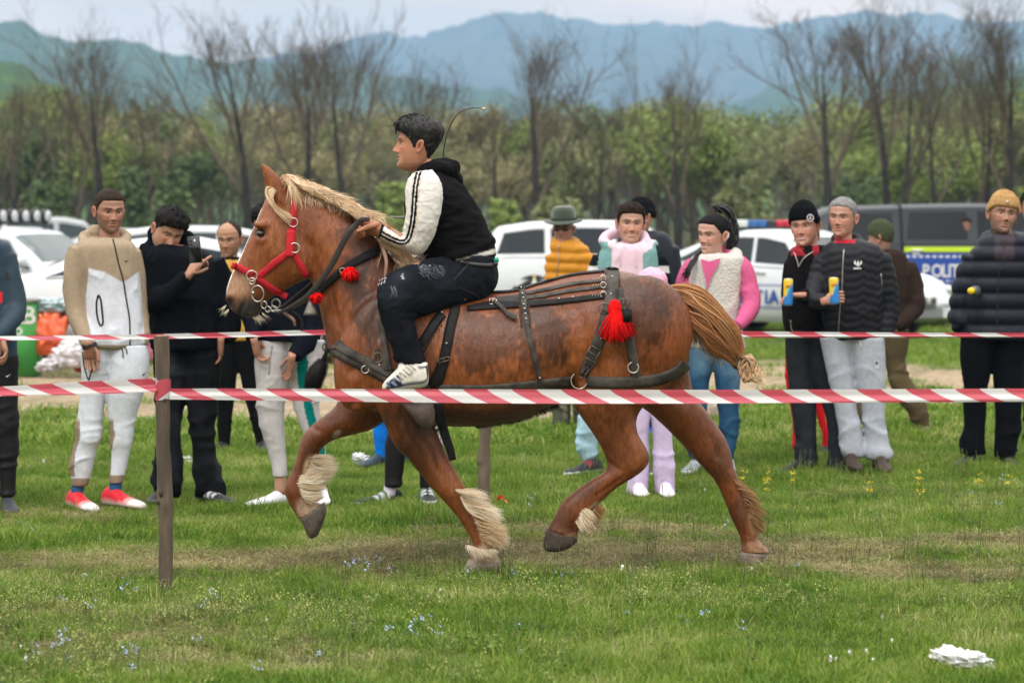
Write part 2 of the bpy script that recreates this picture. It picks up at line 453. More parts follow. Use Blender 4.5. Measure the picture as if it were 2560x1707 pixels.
def spot(px, py):
 a = 'left corner' if px < 400 else 'left middle' if px < 850 else 'centre' if px < 1250 else 'right middle' if px < 1800 else 'right part'
 return ('in the lowest grass strip, ' if py > 1560 else 'just below the trodden track, ' if py > 1400 else 'behind the trodden track, ') + a
def build_trees():
 bark = M('grey_bark', (.036, .033, .031), .95, nscale=6, namt=.4, spec=.1)
 bark2 = M('brown_twigs', (.11, .090, .068), .95, nscale=3, namt=.3, spec=.1)
 twigs = M('distant_twigs', (.16, .14, .125), .95, nscale=1.5, namt=.3, spec=.1)
 def leafm(n, c, c2): return M(n, c, .7, nscale=.5, col2=c2, spec=.2)
 lv = [leafm('fresh_leaves', (.15, .21, .05), (.22, .27, .075)), leafm('olive_leaves', (.15, .17, .07), (.21, .23, .095)),
   leafm('deep_leaves', (.075, .115, .045), (.12, .165, .06)), leafm('budding_leaves', (.21, .19, .095), (.27, .245, .12))]
 def tree(name, var, x, y, sc, rz, label, group, bm, lm=None):
  t, c, l = var
  o = empty(name, (x, y, 0), label, 'tree', group); o.rotation_euler = (0, 0, rz); o.scale = (sc,) * 3
  for nm, me, mt in (('trunk', t, bm), ('crown', c, bark2 if bm is bark else bm), ('foliage', l, lm)):
   if me is None or (nm == 'foliage' and lm is None): continue
   q = bpy.data.objects.new(nm, me); COL.objects.link(q); q.parent = o
   if not me.materials: me.materials.append(mt)
   if me.materials[0] is not mt:
    q.material_slots[0].link = 'OBJECT'; q.material_slots[0].material = mt
  return o
 def var(*a, **k):
  t, c, l = grow(*a, **k); return (t.mesh('trunk'), c.mesh('crown'), l.mesh('leaves', False) if l.n else None)
 bare = [var(11, 8.6, 1.0, .23, fork=.30, dens=1.2), var(12, 8.8, .75, .20, fork=.34, dens=1.2), var(13, 8.4, 1.15, .22, fork=.32, dens=1.2),
   var(14, 9.0, .88, .22, fork=.24, dens=1.2), var(15, 6.0, .95, .13, fork=.35, dens=1.1)]
 # the separate bare trees standing in front of the wood: trunk column, top row, distance, variant, label
 spec = [(46, 160, 84, 1, 'bare dark tree at the left edge of the wood, thin leaning stem'),
   (247, 22, 86, 0, 'tall bare tree behind the man in the tan and white hoodie'),
   (180, 90, 92, 3, 'bare forked tree just left of the tall one behind the tan hoodie man'),
   (372, 190, 96, 4, 'slim bare tree above the man filming with his phone'),
   (628, 5, 85, 2, 'tall bare spreading tree above the horse ears'),
   (752, 40, 90, 1, 'bare narrow tree above the horse mane, left of the rider'),
   (800, 120, 99, 4, 'low bare tree between the narrow one and the one by the rider'),
   (872, 5, 84, 1, 'tall slim bare tree just left of the rider head'),
   (1048, 150, 108, 4, 'small faint bare tree directly behind the rider head'),
   (1240, 235, 88, 4, 'short bare tree with a straight stem right of the whip'),
   (1351, 28, 86, 0, 'broad bare tree standing alone above the green hat man'),
   (1494, 240, 90, 4, 'short bare tree with crooked stem above the smiling man'),
   (1694, 26, 87, 3, 'tall bare tree with green young leaves around its stem, above the woman with ponytail'),
   (2073, -15, 82, 2, 'large bare tree above the grey haired man with a can'),
   (2226, -30, 84, 1, 'straight tall bare tree above the olive beanie man'),
   (2262, 60, 90, 4, 'thin bare tree close beside the straight tall one'),
   (2340, 160, 92, 4, 'small bare tree between the straight tall tree and the big right one'),
   (2466, -30, 80, 3, 'big dark bare tree left of the beige beanie man'),
   (2512, -60, 79, 0, 'biggest dark bare tree near the right edge, over the beige beanie man')]
 Hs = [bpy_h(v[1]) for v in bare]
 for i, (px, top, Y, k, lab) in enumerate(spec):
  H = HC - (top - 32 - HY) * Y / F
  tree('bare_tree', bare[k], (px - CX) * Y / F, Y, H / Hs[k], i * 1.9, lab, 'bare trees in front of the wood', bark)
 # the wood behind: budding and leafing trees
 wood = [var(31, 7.0, 1.0, .15, levels=3, fork=.2, leaf=2600, leafsz=.13), var(32, 7.5, .7, .14, levels=3, fork=.3, leaf=1500, leafsz=.11),
   var(33, 6.5, 1.1, .15, levels=3, fork=.2, leaf=3600, leafsz=.15), var(34, 8, .6, .13, levels=3, fork=.3, leaf=900, leafsz=.10)]
 Hw = [bpy_h(v[1]) for v in wood]
 rnd = random.Random(5)
 names = [('leafing_tree', 'fresh pale green tree, %s of the wood, %s'),
    ('olive_tree_crown', 'olive leafing tree, %s of the wood, %s'),
    ('dense_tree', 'dark green bushy tree, %s of the wood, %s'),
    ('budding_tree', 'grey brown budding tree, %s of the wood, %s')]
 def zone(px):          # how green the wood is at this column of the photo
  if px < 380: return (.42, .15, .38, .05)
  if px < 900: return (.08, .22, .05, .65)
  if px < 1500: return (.10, .25, .1, .55)
  if px < 1600: return (.2, .3, .1, .4)
  if px < 1800: return (.72, .2, .05, .03)
  if px < 2100: return (.3, .4, .1, .2)
  return (.5, .38, .06, .06)
 rows_ = ('front row', 'second row', 'third row', 'last row')
 for row, (Y, step, top) in enumerate(((100, 52, 330), (112, 38, 300), (128, 34, 285), (150, 34, 290))):
  px = -160 + rnd.random() * 30
  while px < 2720:
   zz = zone(px); k = rnd.choices(range(4), zz)[0]
   Yt = Y + rnd.uniform(-5, 5); tp = top + rnd.uniform(-35, 70) - (35 if px > 2050 else 0) - (40 if px < 260 else 0) - (60 if 1600 < px < 1790 and row < 2 else 0)
   H = HC - (tp - HY) * Yt / F
   v = (0, 1, 2, 3)[rnd.randrange(4)] if k != 2 else 2
   tree(('leafing_tree', 'olive_green_tree', 'dense_tree', 'budding_tree')[k], wood[v], (px - CX) * Yt / F, Yt, H / Hw[v], rnd.random() * 6.28,
     names[k][1] % (rows_[row], marks(px)), 'trees of the wood beyond the cars', twigs if k in (3, 1) else bark2, lv[k if k < 3 else 3])
   px += step * rnd.uniform(.7, 1.3)
 same_ = {}
 for o in COL.objects:
  if o.get('group') == 'trees of the wood beyond the cars': same_.setdefault(o['label'], []).append(o)
 for lb_, os_ in same_.items():
  if len(os_) > 1:
   for q_, o in enumerate(sorted(os_, key=lambda o: o.location.x / o.location.y)): o['label'] = lb_ + (', left one' if q_ == 0 else ', right one' if q_ == len(os_) - 1 else ', middle one')
 # undergrowth at the foot of the wood
 bl = []
 for (px, top, wd, Y, lab) in ((985, 470, 130, 78, 'round fresh green bush behind the rider hands'), (1260, 505, 120, 80, 'low bright green bush right of the rider back'),
        (430, 440, 120, 80, 'green bush behind the man filming'), (330, 430, 90, 82, 'green bush between tan hoodie and filming men'),
        (120, 440, 150, 84, 'green bush above the car with roof lamps'), (1400, 500, 160, 84, 'low olive bush behind the green hat man'),
        (1850, 440, 200, 86, 'green bush behind the police light bar'), (2150, 450, 220, 86, 'green bush behind the dark pickup roof'),
        (2530, 470, 120, 80, 'vivid green bush at the right edge'), (720, 470, 150, 84, 'dull olive bush behind the horse poll')):
  Hb = HC - (top - HY) * Y / F; wm = wd * Y / F; nl = 2600
  nr = np.random.RandomState(int(px)); th = nr.uniform(0, 6.28, nl); rr = nr.uniform(.3, 1, nl) ** .5; zz = nr.uniform(0, 1, nl)
  lump = .45 + 1.0 * fbm(np.stack([np.cos(th) * 3 + 5 + px, np.sin(th) * 3 + 5, zz * 4], -1), 3)
  env = np.sqrt(np.clip(1 - (zz * .98 - .15) ** 2 * 1.1, .05, 1)) * lump
  c = np.stack([np.cos(th) * rr * env * wm / 2, np.sin(th) * rr * env * wm / 2, zz * Hb * np.clip(lump, .6, 1.05)], -1)
  n = nr.normal(0, 1, (nl, 3)); n /= np.linalg.norm(n, axis=1)[:, None]; u = np.cross(n, [.3, .5, .81]); v_ = np.cross(n, u); s = nr.uniform(.07, .17, (nl, 1))
  g = G(); g.add(np.stack([c - u * s, c + v_ * s * .6, c + u * s, c - v_ * s * .6], 1).reshape(-1, 3), np.arange(nl * 4).reshape(-1, 4))
  for b in range(9):
   a = b * .7; g.rod([[0, 0, -.05], [math.cos(a) * wm * .15, math.sin(a) * wm * .15, Hb * .45], [math.cos(a) * wm * .3, math.sin(a) * wm * .3, Hb * .85]], [.03, .018, .006], 4)
  o = link('bush', g.mesh('bush', False), lv[0 if 'fresh' in lab or 'vivid' in lab or 'bright' in lab else (1 if 'ol' in lab else 2)])
  o.location = ((px - CX) * Y / F, Y, 0); tag(o, lab, 'bush', 'bushes at the foot of the wood')

def bpy_h(me): return float(getv(me)[:, 2].max())

# ---------------------------------------------------------------- grass and flowers
def instancer(name, proto, pts, rot, scl, ground_name, kind='stuff'):
 """geometry nodes: instance one of the proto meshes on each point (stuff only)"""
 me = bpy.data.meshes.new(name); me.vertices.add(len(pts)); me.vertices.foreach_set('co', np.asarray(pts, np.float32).ravel())
 for nm, tp, arr in (('rotz', 'FLOAT_VECTOR', rot), ('scl', 'FLOAT', scl)):
  a = me.attributes.new(nm, tp, 'POINT')
  if tp == 'FLOAT': a.data.foreach_set('value', np.asarray(arr, np.float32))
  else: a.data.foreach_set('vector', np.asarray(arr, np.float32).ravel())
 o = bpy.data.objects.new(name, me); COL.objects.link(o); tag(o, kind=kind)
 ng = bpy.data.node_groups.new(name, 'GeometryNodeTree')
 ng.interface.new_socket('Geometry', in_out='INPUT', socket_type='NodeSocketGeometry'); ng.interface.new_socket('Geometry', in_out='OUTPUT', socket_type='NodeSocketGeometry')
 gi = ng.nodes.new('NodeGroupInput'); go = ng.nodes.new('NodeGroupOutput')
 m2p = ng.nodes.new('GeometryNodeMeshToPoints')
 iop = ng.nodes.new('GeometryNodeInstanceOnPoints')
 L = ng.links
 L.new(gi.outputs[0], m2p.inputs[0]); L.new(m2p.outputs[0], iop.inputs['Points'])
 j = ng.nodes.new('GeometryNodeGeometryToInstance')
 for p in proto[::-1]:
  oi = ng.nodes.new('GeometryNodeObjectInfo'); oi.inputs[0].default_value = p; L.new(oi.outputs['Geometry'], j.inputs[0])
 L.new(j.outputs[0], iop.inputs['Instance']); iop.inputs['Pick Instance'].default_value = True
 na = ng.nodes.new('GeometryNodeInputNamedAttribute'); na.data_type = 'FLOAT_VECTOR'; na.inputs[0].default_value = 'rotz'
 ns = ng.nodes.new('GeometryNodeInputNamedAttribute'); ns.data_type = 'FLOAT'; ns.inputs[0].default_value = 'scl'
 L.new(na.outputs['Attribute'], iop.inputs['Rotation']); L.new(ns.outputs['Attribute'], iop.inputs['Scale'])
 L.new(iop.outputs[0], go.inputs[0])
 md = o.modifiers.new('scatter', 'NODES'); md.node_group = ng
 return o

def blades(seed, n, rad, h0, h1, w, lean, droop, curl=1.0):
 nr = np.random.RandomState(seed); a = nr.uniform(0, 6.28, n); r = rad * np.sqrt(nr.uniform(0, 1, n))
 b = np.stack([np.cos(a) * r, np.sin(a) * r, -.01 + 0 * a], -1); h = nr.uniform(h0, h1, n)
 d = nr.uniform(0, 6.28, n); dv = np.stack([np.cos(d), np.sin(d), 0 * d], -1); sv = np.stack([-np.sin(d), np.cos(d), 0 * d], -1)
 fa = nr.uniform(0, 3.14, n); sv = sv * np.cos(fa)[:, None] + dv * np.sin(fa)[:, None] * .6
 le = nr.uniform(lean * .2, lean, n)[:, None]; vs = []
 for k, t in enumerate((0, .4, .75, 1)):
  c = b + dv * (le * t ** 1.6) * h[:, None] * curl + np.array([0, 0, 1.0]) * (h[:, None] * (t - droop * t ** 3))
  ww = w * (1, .85, .55, .05)[k] * nr.uniform(.8, 1.2, n)[:, None]
  vs += [c - sv * ww / 2, c + sv * ww / 2]
 v = np.stack(vs, 1); k = np.arange(n)[:, None] * 8
 f = np.concatenate([k + [0, 1, 3, 2], k + [2, 3, 5, 4], k + [4, 5, 7, 6]])
 return v.reshape(-1, 3), f, nr

def grass_mat(name, cols, patch=True):
 m = bpy.data.materials.new(name); m.use_nodes = True; nt = m.node_tree; N = nt.nodes; L = nt.links; b = N['Principled BSDF']
 b.inputs['Roughness'].default_value = .55; b.inputs['Specular IOR Level'].default_value = .25
 geo = N.new('ShaderNodeNewGeometry')
 n = N.new('ShaderNodeTexNoise'); n.inputs['Scale'].default_value = 1.3; n.inputs['Detail'].default_value = 8; n.inputs['Roughness'].default_value = .68
 L.new(geo.outputs['Position'], n.inputs['Vector'])
 a = N.new('ShaderNodeMath'); a.operation = 'MULTIPLY_ADD'; a.inputs[1].default_value = .50
 L.new(geo.outputs['Random Per Island'], a.inputs[0]); 
 s = N.new('ShaderNodeMath'); s.operation = 'MULTIPLY_ADD'; s.inputs[1].default_value = 1.5; s.inputs[2].default_value = -.52
 L.new(n.outputs['Fac'], s.inputs[0]); L.new(s.outputs[0], a.inputs[2])
 r = N.new('ShaderNodeValToRGB'); el = r.color_ramp.elements
 for i, (p, c) in enumerate(cols):
  q = el[i] if i < 2 else el.new(p); q.position = p; q.color = (*c, 1)
 L.new(a.outputs[0], r.inputs[0]); L.new(r.outputs[0], b.inputs['Base Color'])
 tr = N.new('ShaderNodeBsdfTranslucent'); L.new(r.outputs[0], tr.inputs[0]); mx = N.new('ShaderNodeMixShader'); mx.inputs[0].default_value = .35
 L.new(b.outputs[0], mx.inputs[1]); L.new(tr.outputs[0], mx.inputs[2]); L.new(mx.outputs[0], N['Material Output'].inputs[0])
 return m

def build_grass():
 gm = grass_mat('grass_blades', [(0.05, (.040, .088, .010)), (.95, (.50, .46, .24)), (.26, (.074, .168, .011)), (.47, (.135, .255, .016)), (.70, (.27, .33, .06))])
 dm = grass_mat('dry_grass', [(0.1, (.07, .055, .025)), (.9, (.56, .48, .28)), (.35, (.22, .18, .08)), (.6, (.34, .32, .12))])
 hid = bpy.data.collections.new('clump sources')
 def proto(nm, parts):
  g = G()
  for v, f, c in parts: g.add(v, f)
  me = g.mesh(nm, False); o = bpy.data.objects.new(nm, me); hid.objects.link(o); me.materials.append(parts[0][2]); return o
 def bl(seed, m, *a, **k):
  v, f, _ = blades(seed, *a, **k); return (v, f, m)
 P1 = [proto('clump', [bl(s, gm, 60, .085, .02, .075, .0042, .9, .25)]) for s in range(4)]
 P2 = [proto('tall_clump', [bl(s + 10, gm, 45, .06, .04, .12, .0045, .8, .25)]) for s in range(3)]
 P3 = [proto('straw', [bl(s + 20, dm, 44, .11, .02, .07, .0042, 2.4, .70)]) for s in range(3)]
 P4 = [proto('far_clump', [bl(s + 30, gm, 60, .24, .03, .10, .011, .8, .3)]) for s in range(3)]
 nr = np.random.RandomState(3)
 def scatter(n, y0, y1, margin=.5, pw=1.0):
  y = y0 + (y1 - y0) * nr.uniform(0, 1, n) ** pw; hw = y * 1280 / F + margin
  x = nr.uniform(-1, 1, n) * hw; return x, y
 def inst(nm, pr, x, y, s0, s1, lab, dz=0):
  n = len(x); z = ground_h(x, y) + dz
  rot = np.stack([nr.normal(0, .08, n), nr.normal(0, .08, n), nr.uniform(0, 6.28, n)], -1)
  sc = nr.uniform(s0, s1, n) if np.isscalar(s0) else s0
  o = instancer(nm, pr, np.stack([x, y, z], -1), rot, sc, None); o['label'] = lab; return o
 x, y = scatter(24000, 9.6, 21.5, .5, 1.1)
 t = track_mask(x, y); k = nr.uniform(0, 1, len(x)) > t * .72; x, y = x[k], y[k]
 p = np.stack([x * .9, y * .9, 0 * x + 2], -1); hf = (.50 + 1.05 * fbm(p, 3)) * (1 - .55 * track_mask(x, y))
 inst('grass', P1, x, y, hf * nr.uniform(.7, 1.1, len(x)), 0, 'short green spring grass of the meadow')
 x, y = scatter(5200, 9.6, 20, .4); p = np.stack([x * .7, y * .7, 0 * x + 7], -1); q = fbm(p, 3)
 q = q + .12 * (x > 0) * (y < 13) + .14 * (y > 14.8)
 k = (q > .52) & (nr.uniform(0, 1, len(x)) > track_mask(x, y) * 1.5); x, y = x[k], y[k]
 inst('tall_grass', P2, x, y, .6, 1.15, 'taller tufts of green grass')
 x, y = scatter(15000, 9.6, 19, .4); p = np.stack([x, y, 0 * x + 3], -1)
 k = (track_mask(x, y) + (fbm(p * .8, 3) - .45) * 2.2 > nr.uniform(.15, .9, len(x))); x, y = x[k], y[k]
 inst('dry_straw', P3, x, y, .6, 1.2, 'flattened dry straw on the trodden track')
 x, y = scatter(15000, 20.5, 60, 1.0, 1.7); d = dirt_mask(x, y); k = nr.uniform(0, 1, len(x)) > d * 1.4; x, y = x[k], y[k]
 inst('far_grass', P4, x, y, .6, 1.3, 'meadow grass beyond the spectators')
 # ---- small plants
 def stalk_proto(nm, seed, n, h0, h1, head, hm, hr, cnt, rad=.05):
  r2 = random.Random(seed); g = G(); 
  for i in range(n):
   a = r2.random() * 6.28; rr = rad * r2.random(); h = r2.uniform(h0, h1); b0 = np.array([math.cos(a) * rr, math.sin(a) * rr, 0])
   tp = b0 + np.array([r2.gauss(0, .012), r2.gauss(0, .012), h]); g.rod([b0, (b0 + tp) / 2 + [.003, 0, 0], tp], [.0014, .0012, .001], 3)
  ns = g.n; nf = sum(len(q) for q in g.f4) + sum(len(q) for q in g.f3)
  r2 = random.Random(seed)
  for i in range(n):
   a = r2.random() * 6.28; rr = rad * r2.random(); h = r2.uniform(h0, h1); b0 = np.array([math.cos(a) * rr, math.sin(a) * rr, 0])
   tp = b0 + np.array([r2.gauss(0, .012), r2.gauss(0, .012), h])
   for c in range(cnt):
    o = np.array([r2.gauss(0, hr), r2.gauss(0, hr), r2.gauss(0, hr * .7) - .002])
    n_ = np.array([r2.gauss(0, 1), r2.gauss(0, 1), r2.gauss(0, 1)]); n_ /= np.linalg.norm(n_); u = np.cross(n_, [.2, .7, .6]); v_ = np.cross(n_, u); s = head * r2.uniform(.7, 1.2)
    g.add(np.array([tp + o - u * s, tp + o + v_ * s, tp + o + u * s, tp + o - v_ * s]), np.array([[0, 1, 2, 3]]))
  me = g.mesh(nm, False); o = bpy.data.objects.new(nm, me); hid.objects.link(o); me.materials.append(hm[0]); me.materials.append(hm[1])
  # heads (quads of the second pass) get material 1
  tot = len(me.polygons); heads = n * cnt
  mi = np.zeros(tot, np.int32); mi[tot - heads:] = 1; me.polygons.foreach_set('material_index', mi); return o
 stem = M('stem_green', (.10, .15, .03), .7); 
 pale = M('pale_yellow_green_buds', (.34, .38, .10), .7); blue = M('blue_petals', (.40, .50, .78), .6); white = M('white_petals', (.75, .75, .72), .6)
 yel = M('yellow_petals', (.75, .58, .02), .6); dark = M('dark_seed_heads', (.06, .035, .03), .8); red = M('red_petals', (.8, .09, .02), .6)
 SP = [stalk_proto('pale_herb', s, 9, .03, .09, .0038, (stem, pale), .009, 6, .07) for s in (1, 2, 3)]
 x, y = scatter(1600, 9.7, 13.3, .3); p = np.stack([x * 1.1, y * 1.5, 0 * x + 31], -1)
 k = fbm(p, 3) + .10 * np.exp(-((y - 11.8) / .6) ** 2) - .14 * sm(-.8, 1.2, x) - .25 * sm(12.5, 13.2, y) + nr.normal(0, .07, len(x)) > .60; x, y = x[k], y[k]
 inst('pale_herbs', SP, x, y, .7, 1.2, 'low herbs with pale yellow green buds')
 SD = [stalk_proto('seed_stalk', s, 4, .08, .2, .004, (stem, dark), .006, 4, .08) for s in (11, 12)]
 x, y = scatter(600, 9.7, 19.5, .3); k = x > -1.0 + (y - 12) * .2; x, y = x[k], y[k]
 inst('dark_seed_heads', SD, x, y, .7, 1.1, 'thin grass stalks with dark seed heads')
 # countable flowers: one object each
 def flower(nm, lab, pr, px, py, group, cat='flower', sc=1.0):
  Y = GY(py + (18 if sc < .6 else 6)); Y = max(9.8, min(Y, 19)); x = (px - CX) * Y / F
  o = bpy.data.objects.new(nm, pr.data); COL.objects.link(o); z = float(ground_h(np.array([x]), np.array([Y]))[0])
  o.location = (x, Y, z); o.rotation_euler = (0, 0, random.random() * 6.28); o.scale = (sc,) * 3; tag(o, lab, cat, group)
 SB = [stalk_proto('blue_f', s, 3, .05, .10, .0062, (stem, blue), .007, 5, .03) for s in (21, 22, 23)]
 SW = [stalk_proto('daisy_f', s, 1, .04, .08, .0085, (stem, white), .004, 5, .01) for s in (31, 32)]
 SY = [stalk_proto('yellow_f', s, 3, .15, .26, .009, (stem, yel), .017, 16, .03) for s in (41, 42)]
 SR = stalk_proto('red_f', 51, 1, .10, .12, .016, (stem, red), .010, 8, .01)
 for i, (px, py) in enumerate([(310, 1500), (330, 1490), (322, 1478), (155, 1640), (180, 1660), (100, 1655), (130, 1650), (95, 1632), (145, 1618), (345, 1668), (320, 1690), (310, 1655),
   (530, 1510), (548, 1508), (870, 1440), (890, 1443), (920, 1425), (910, 1450), (950, 1435), (975, 1440), (1020, 1590), (965, 1610), (1035, 1600), (1100, 1605), (1060, 1585), (785, 1650),
   (650, 1700), (490, 1640), (1165, 1450), (1430, 1455), (1400, 1470), (1570, 1550), (1720, 1575), (1755, 1560), (1315, 1275), (1330, 1262), (1050, 1270), (1300, 1580), (1862, 1590), (2430, 1250), (2450, 1255), (2510, 1210), (2495, 1275), (1290, 1455), (230, 1535), (160, 1530), (2000, 1430), (1810, 1330), (60, 1330), (80, 1335), (500, 1530)]):
  flower('blue_flower', 'small pale blue flower ' + spot(px, py), SB[i % 3], px, py, 'small blue flowers in the grass', sc=.8)
 for i, (px, py) in enumerate([(1555, 1438), (1580, 1445), (1555, 1450), (1872, 1445), (2205, 1565), (2220, 1615), (2170, 1645), (2185, 1675), (2125, 1650), (2085, 1668), (2070, 1675), (62, 1640), (65, 1672), (678, 1570), (880, 1590), (1100, 1500), (1765, 1240), (1310, 1650), (110, 1170)]):
  flower('daisy', 'small white daisy ' + spot(px, py), SW[i % 2], px, py, 'white daisies in the grass')
 for i, (px, py, lab) in enumerate([(1855, 1205, 'yellow flower nearest the extended hind leg of the horse'), (1917, 1215, 'yellow flower between the horse and the dark trousers man, left of two'), (1921, 1245, 'lower yellow flower between the horse and dark trousers man'),
   (1982, 1215, 'yellow flower at the shoe of the dark trousers man'), (2302, 1215, 'yellow flower between brown boots and beige beanie man'), (2300, 1250, 'fading yellow flower below the other one right of the brown boots'), (2170, 1245, 'tiny yellow flower in front of the brown boots'), (2446, 1222, 'yellow flower below the left shoe of the beige beanie man'), (2518, 1222, 'yellow flower below the right shoe of the beige beanie man')]):
  flower('yellow_flower', lab, SY[i % 2], px, py, 'yellow flowers by the spectators', sc=.55)
 flower('red_flower', 'single orange red flower right of the far post', SR, 1256, 1290, None)
# ================================================================ THE HORSE
HY0 = F / 528.0            # distance of the horse's middle plane
HORSE = {}
ELL = []
def coat_colour(v, nrm):
 """colour of the coat: red chestnut, dark sweat patches, darker belly and legs, pale muzzle and fetlocks"""
 px, py = topx(v); y = v[:, 1] - HY0
 n1 = fbm(v * 9 + 3, 4); n2 = fbm(v * np.array([85, 85, 24]) + 9, 3); n3 = fbm(v * 3.1 + 1, 3)
 base = lerp(np.array([.140, .038, .011]), np.array([.265, .084, .024]), np.clip(n3 * 1.7 - .35, 0, 1)[:, None])
 base = base * (.62 + .76 * n2[:, None])
 dark = np.array([.036, .0145, .008])
 def blob(cx, cy, rx, ry, amt, ang=0, soft=.35):
  nonlocal base
  a = R(ang); dx = (px - cx) * math.cos(a) + (py - cy) * math.sin(a); dy = -(px - cx) * math.sin(a) + (py - cy) * math.cos(a)
  d = np.sqrt((dx / rx) ** 2 + (dy / ry) ** 2) + (n1 - .5) * 1.3 + (n2 - .5) * .9
  k = (1 - sm(.95 - soft, 1.05 + soft * .8, d))[:, None] * min(1, amt * 1.1)
  base = base * (1 - k) + dark * (.8 + .5 * n2[:, None]) * k
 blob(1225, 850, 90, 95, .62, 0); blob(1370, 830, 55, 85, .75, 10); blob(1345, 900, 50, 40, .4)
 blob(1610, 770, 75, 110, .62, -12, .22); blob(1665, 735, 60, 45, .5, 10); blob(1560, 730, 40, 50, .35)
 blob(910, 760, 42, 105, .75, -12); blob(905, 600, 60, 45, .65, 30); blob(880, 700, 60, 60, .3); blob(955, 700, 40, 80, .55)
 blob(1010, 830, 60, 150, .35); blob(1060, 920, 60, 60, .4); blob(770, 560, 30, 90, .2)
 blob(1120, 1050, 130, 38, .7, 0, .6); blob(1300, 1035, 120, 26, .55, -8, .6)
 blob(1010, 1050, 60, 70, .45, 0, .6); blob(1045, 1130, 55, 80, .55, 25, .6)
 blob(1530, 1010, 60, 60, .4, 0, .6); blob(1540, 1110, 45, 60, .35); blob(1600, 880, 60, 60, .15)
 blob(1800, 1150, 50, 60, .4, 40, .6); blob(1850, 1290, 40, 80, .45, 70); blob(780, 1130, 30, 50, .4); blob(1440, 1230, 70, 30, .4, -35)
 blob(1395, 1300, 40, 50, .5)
 # head: darker muzzle, pale patch over the lips, white blaze
 k = np.exp(-(((px - 622) / 42) ** 2 + ((py - 775) / 32) ** 2))[:, None] * .95; k = np.clip(k * 1.5, 0, 1)
 base = base * (1 - k) + np.array([.035, .030, .030]) * k
 k = np.clip(np.exp(-(((px - 600) / 30) ** 2 + ((py - 712) / 26) ** 2)) * 1.2 * (.5 + n1), 0, .8)[:, None]
 base = base * (1 - k) + np.array([.42, .26, .16]) * k
 head = (px < 735) & (py < 800) & (py > 440)
 k = np.clip(np.exp(-(((px - 574) / 12) ** 2 + ((py - 757) / 15) ** 2)) * 1.4, 0, 1)[:, None] * head[:, None]
 base = base * (1 - k) + np.array([.03, .025, .025]) * k
 bl = (np.abs(y) < .016 + .012 * n1) & head & (nrm[:, 0] < -.55) & (py < 745) & (py > 520)
 base[bl] = np.array([.72, .66, .58])
 # eye rim
 k = np.clip(1.3 * np.exp(-(((px - 650) / 15) ** 2 + ((py - 583) / 11) ** 2)), 0, 1)[:, None] * head[:, None]; base = base * (1 - k) + np.array([.022, .014, .010]) * k
 # legs: pale lower legs
 def pale(cx, cy, rx, ry, c, amt=1.0, ang=0):
  nonlocal base
  a = R(ang); dx = (px - cx) * math.cos(a) + (py - cy) * math.sin(a); dy = -(px - cx) * math.sin(a) + (py - cy) * math.cos(a)
  d = np.sqrt((dx / rx) ** 2 + (dy / ry) ** 2) + (n1 - .5) * .7
  k = (1 - sm(.7, 1.15, d))[:, None] * amt; base = base * (1 - k) + np.array(c) * (.75 + .5 * n2[:, None]) * k
 pale(1225, 1392, 45, 34, (.60, .46, .33)); pale(1232, 1340, 30, 50, (.62, .44, .25), .9)
 pale(770, 1275, 32, 32, (.50, .36, .24), .85); pale(775, 1200, 18, 60, (.66, .5, .3), .9)
 pale(1425, 1345, 40, 12, (.42, .30, .20), .7, -18); pale(1470, 1290, 14, 45, (.55, .42, .28), .8, 35)
 pale(1890, 1370, 34, 26, (.36, .20, .11), .7); pale(1885, 1300, 16, 40, (.45, .28, .13), .5)
 pale(842, 1085, 14, 8, (.45, .38, .30), .9, -45)
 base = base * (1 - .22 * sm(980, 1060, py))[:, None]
 return np.clip(base, .006, .9)

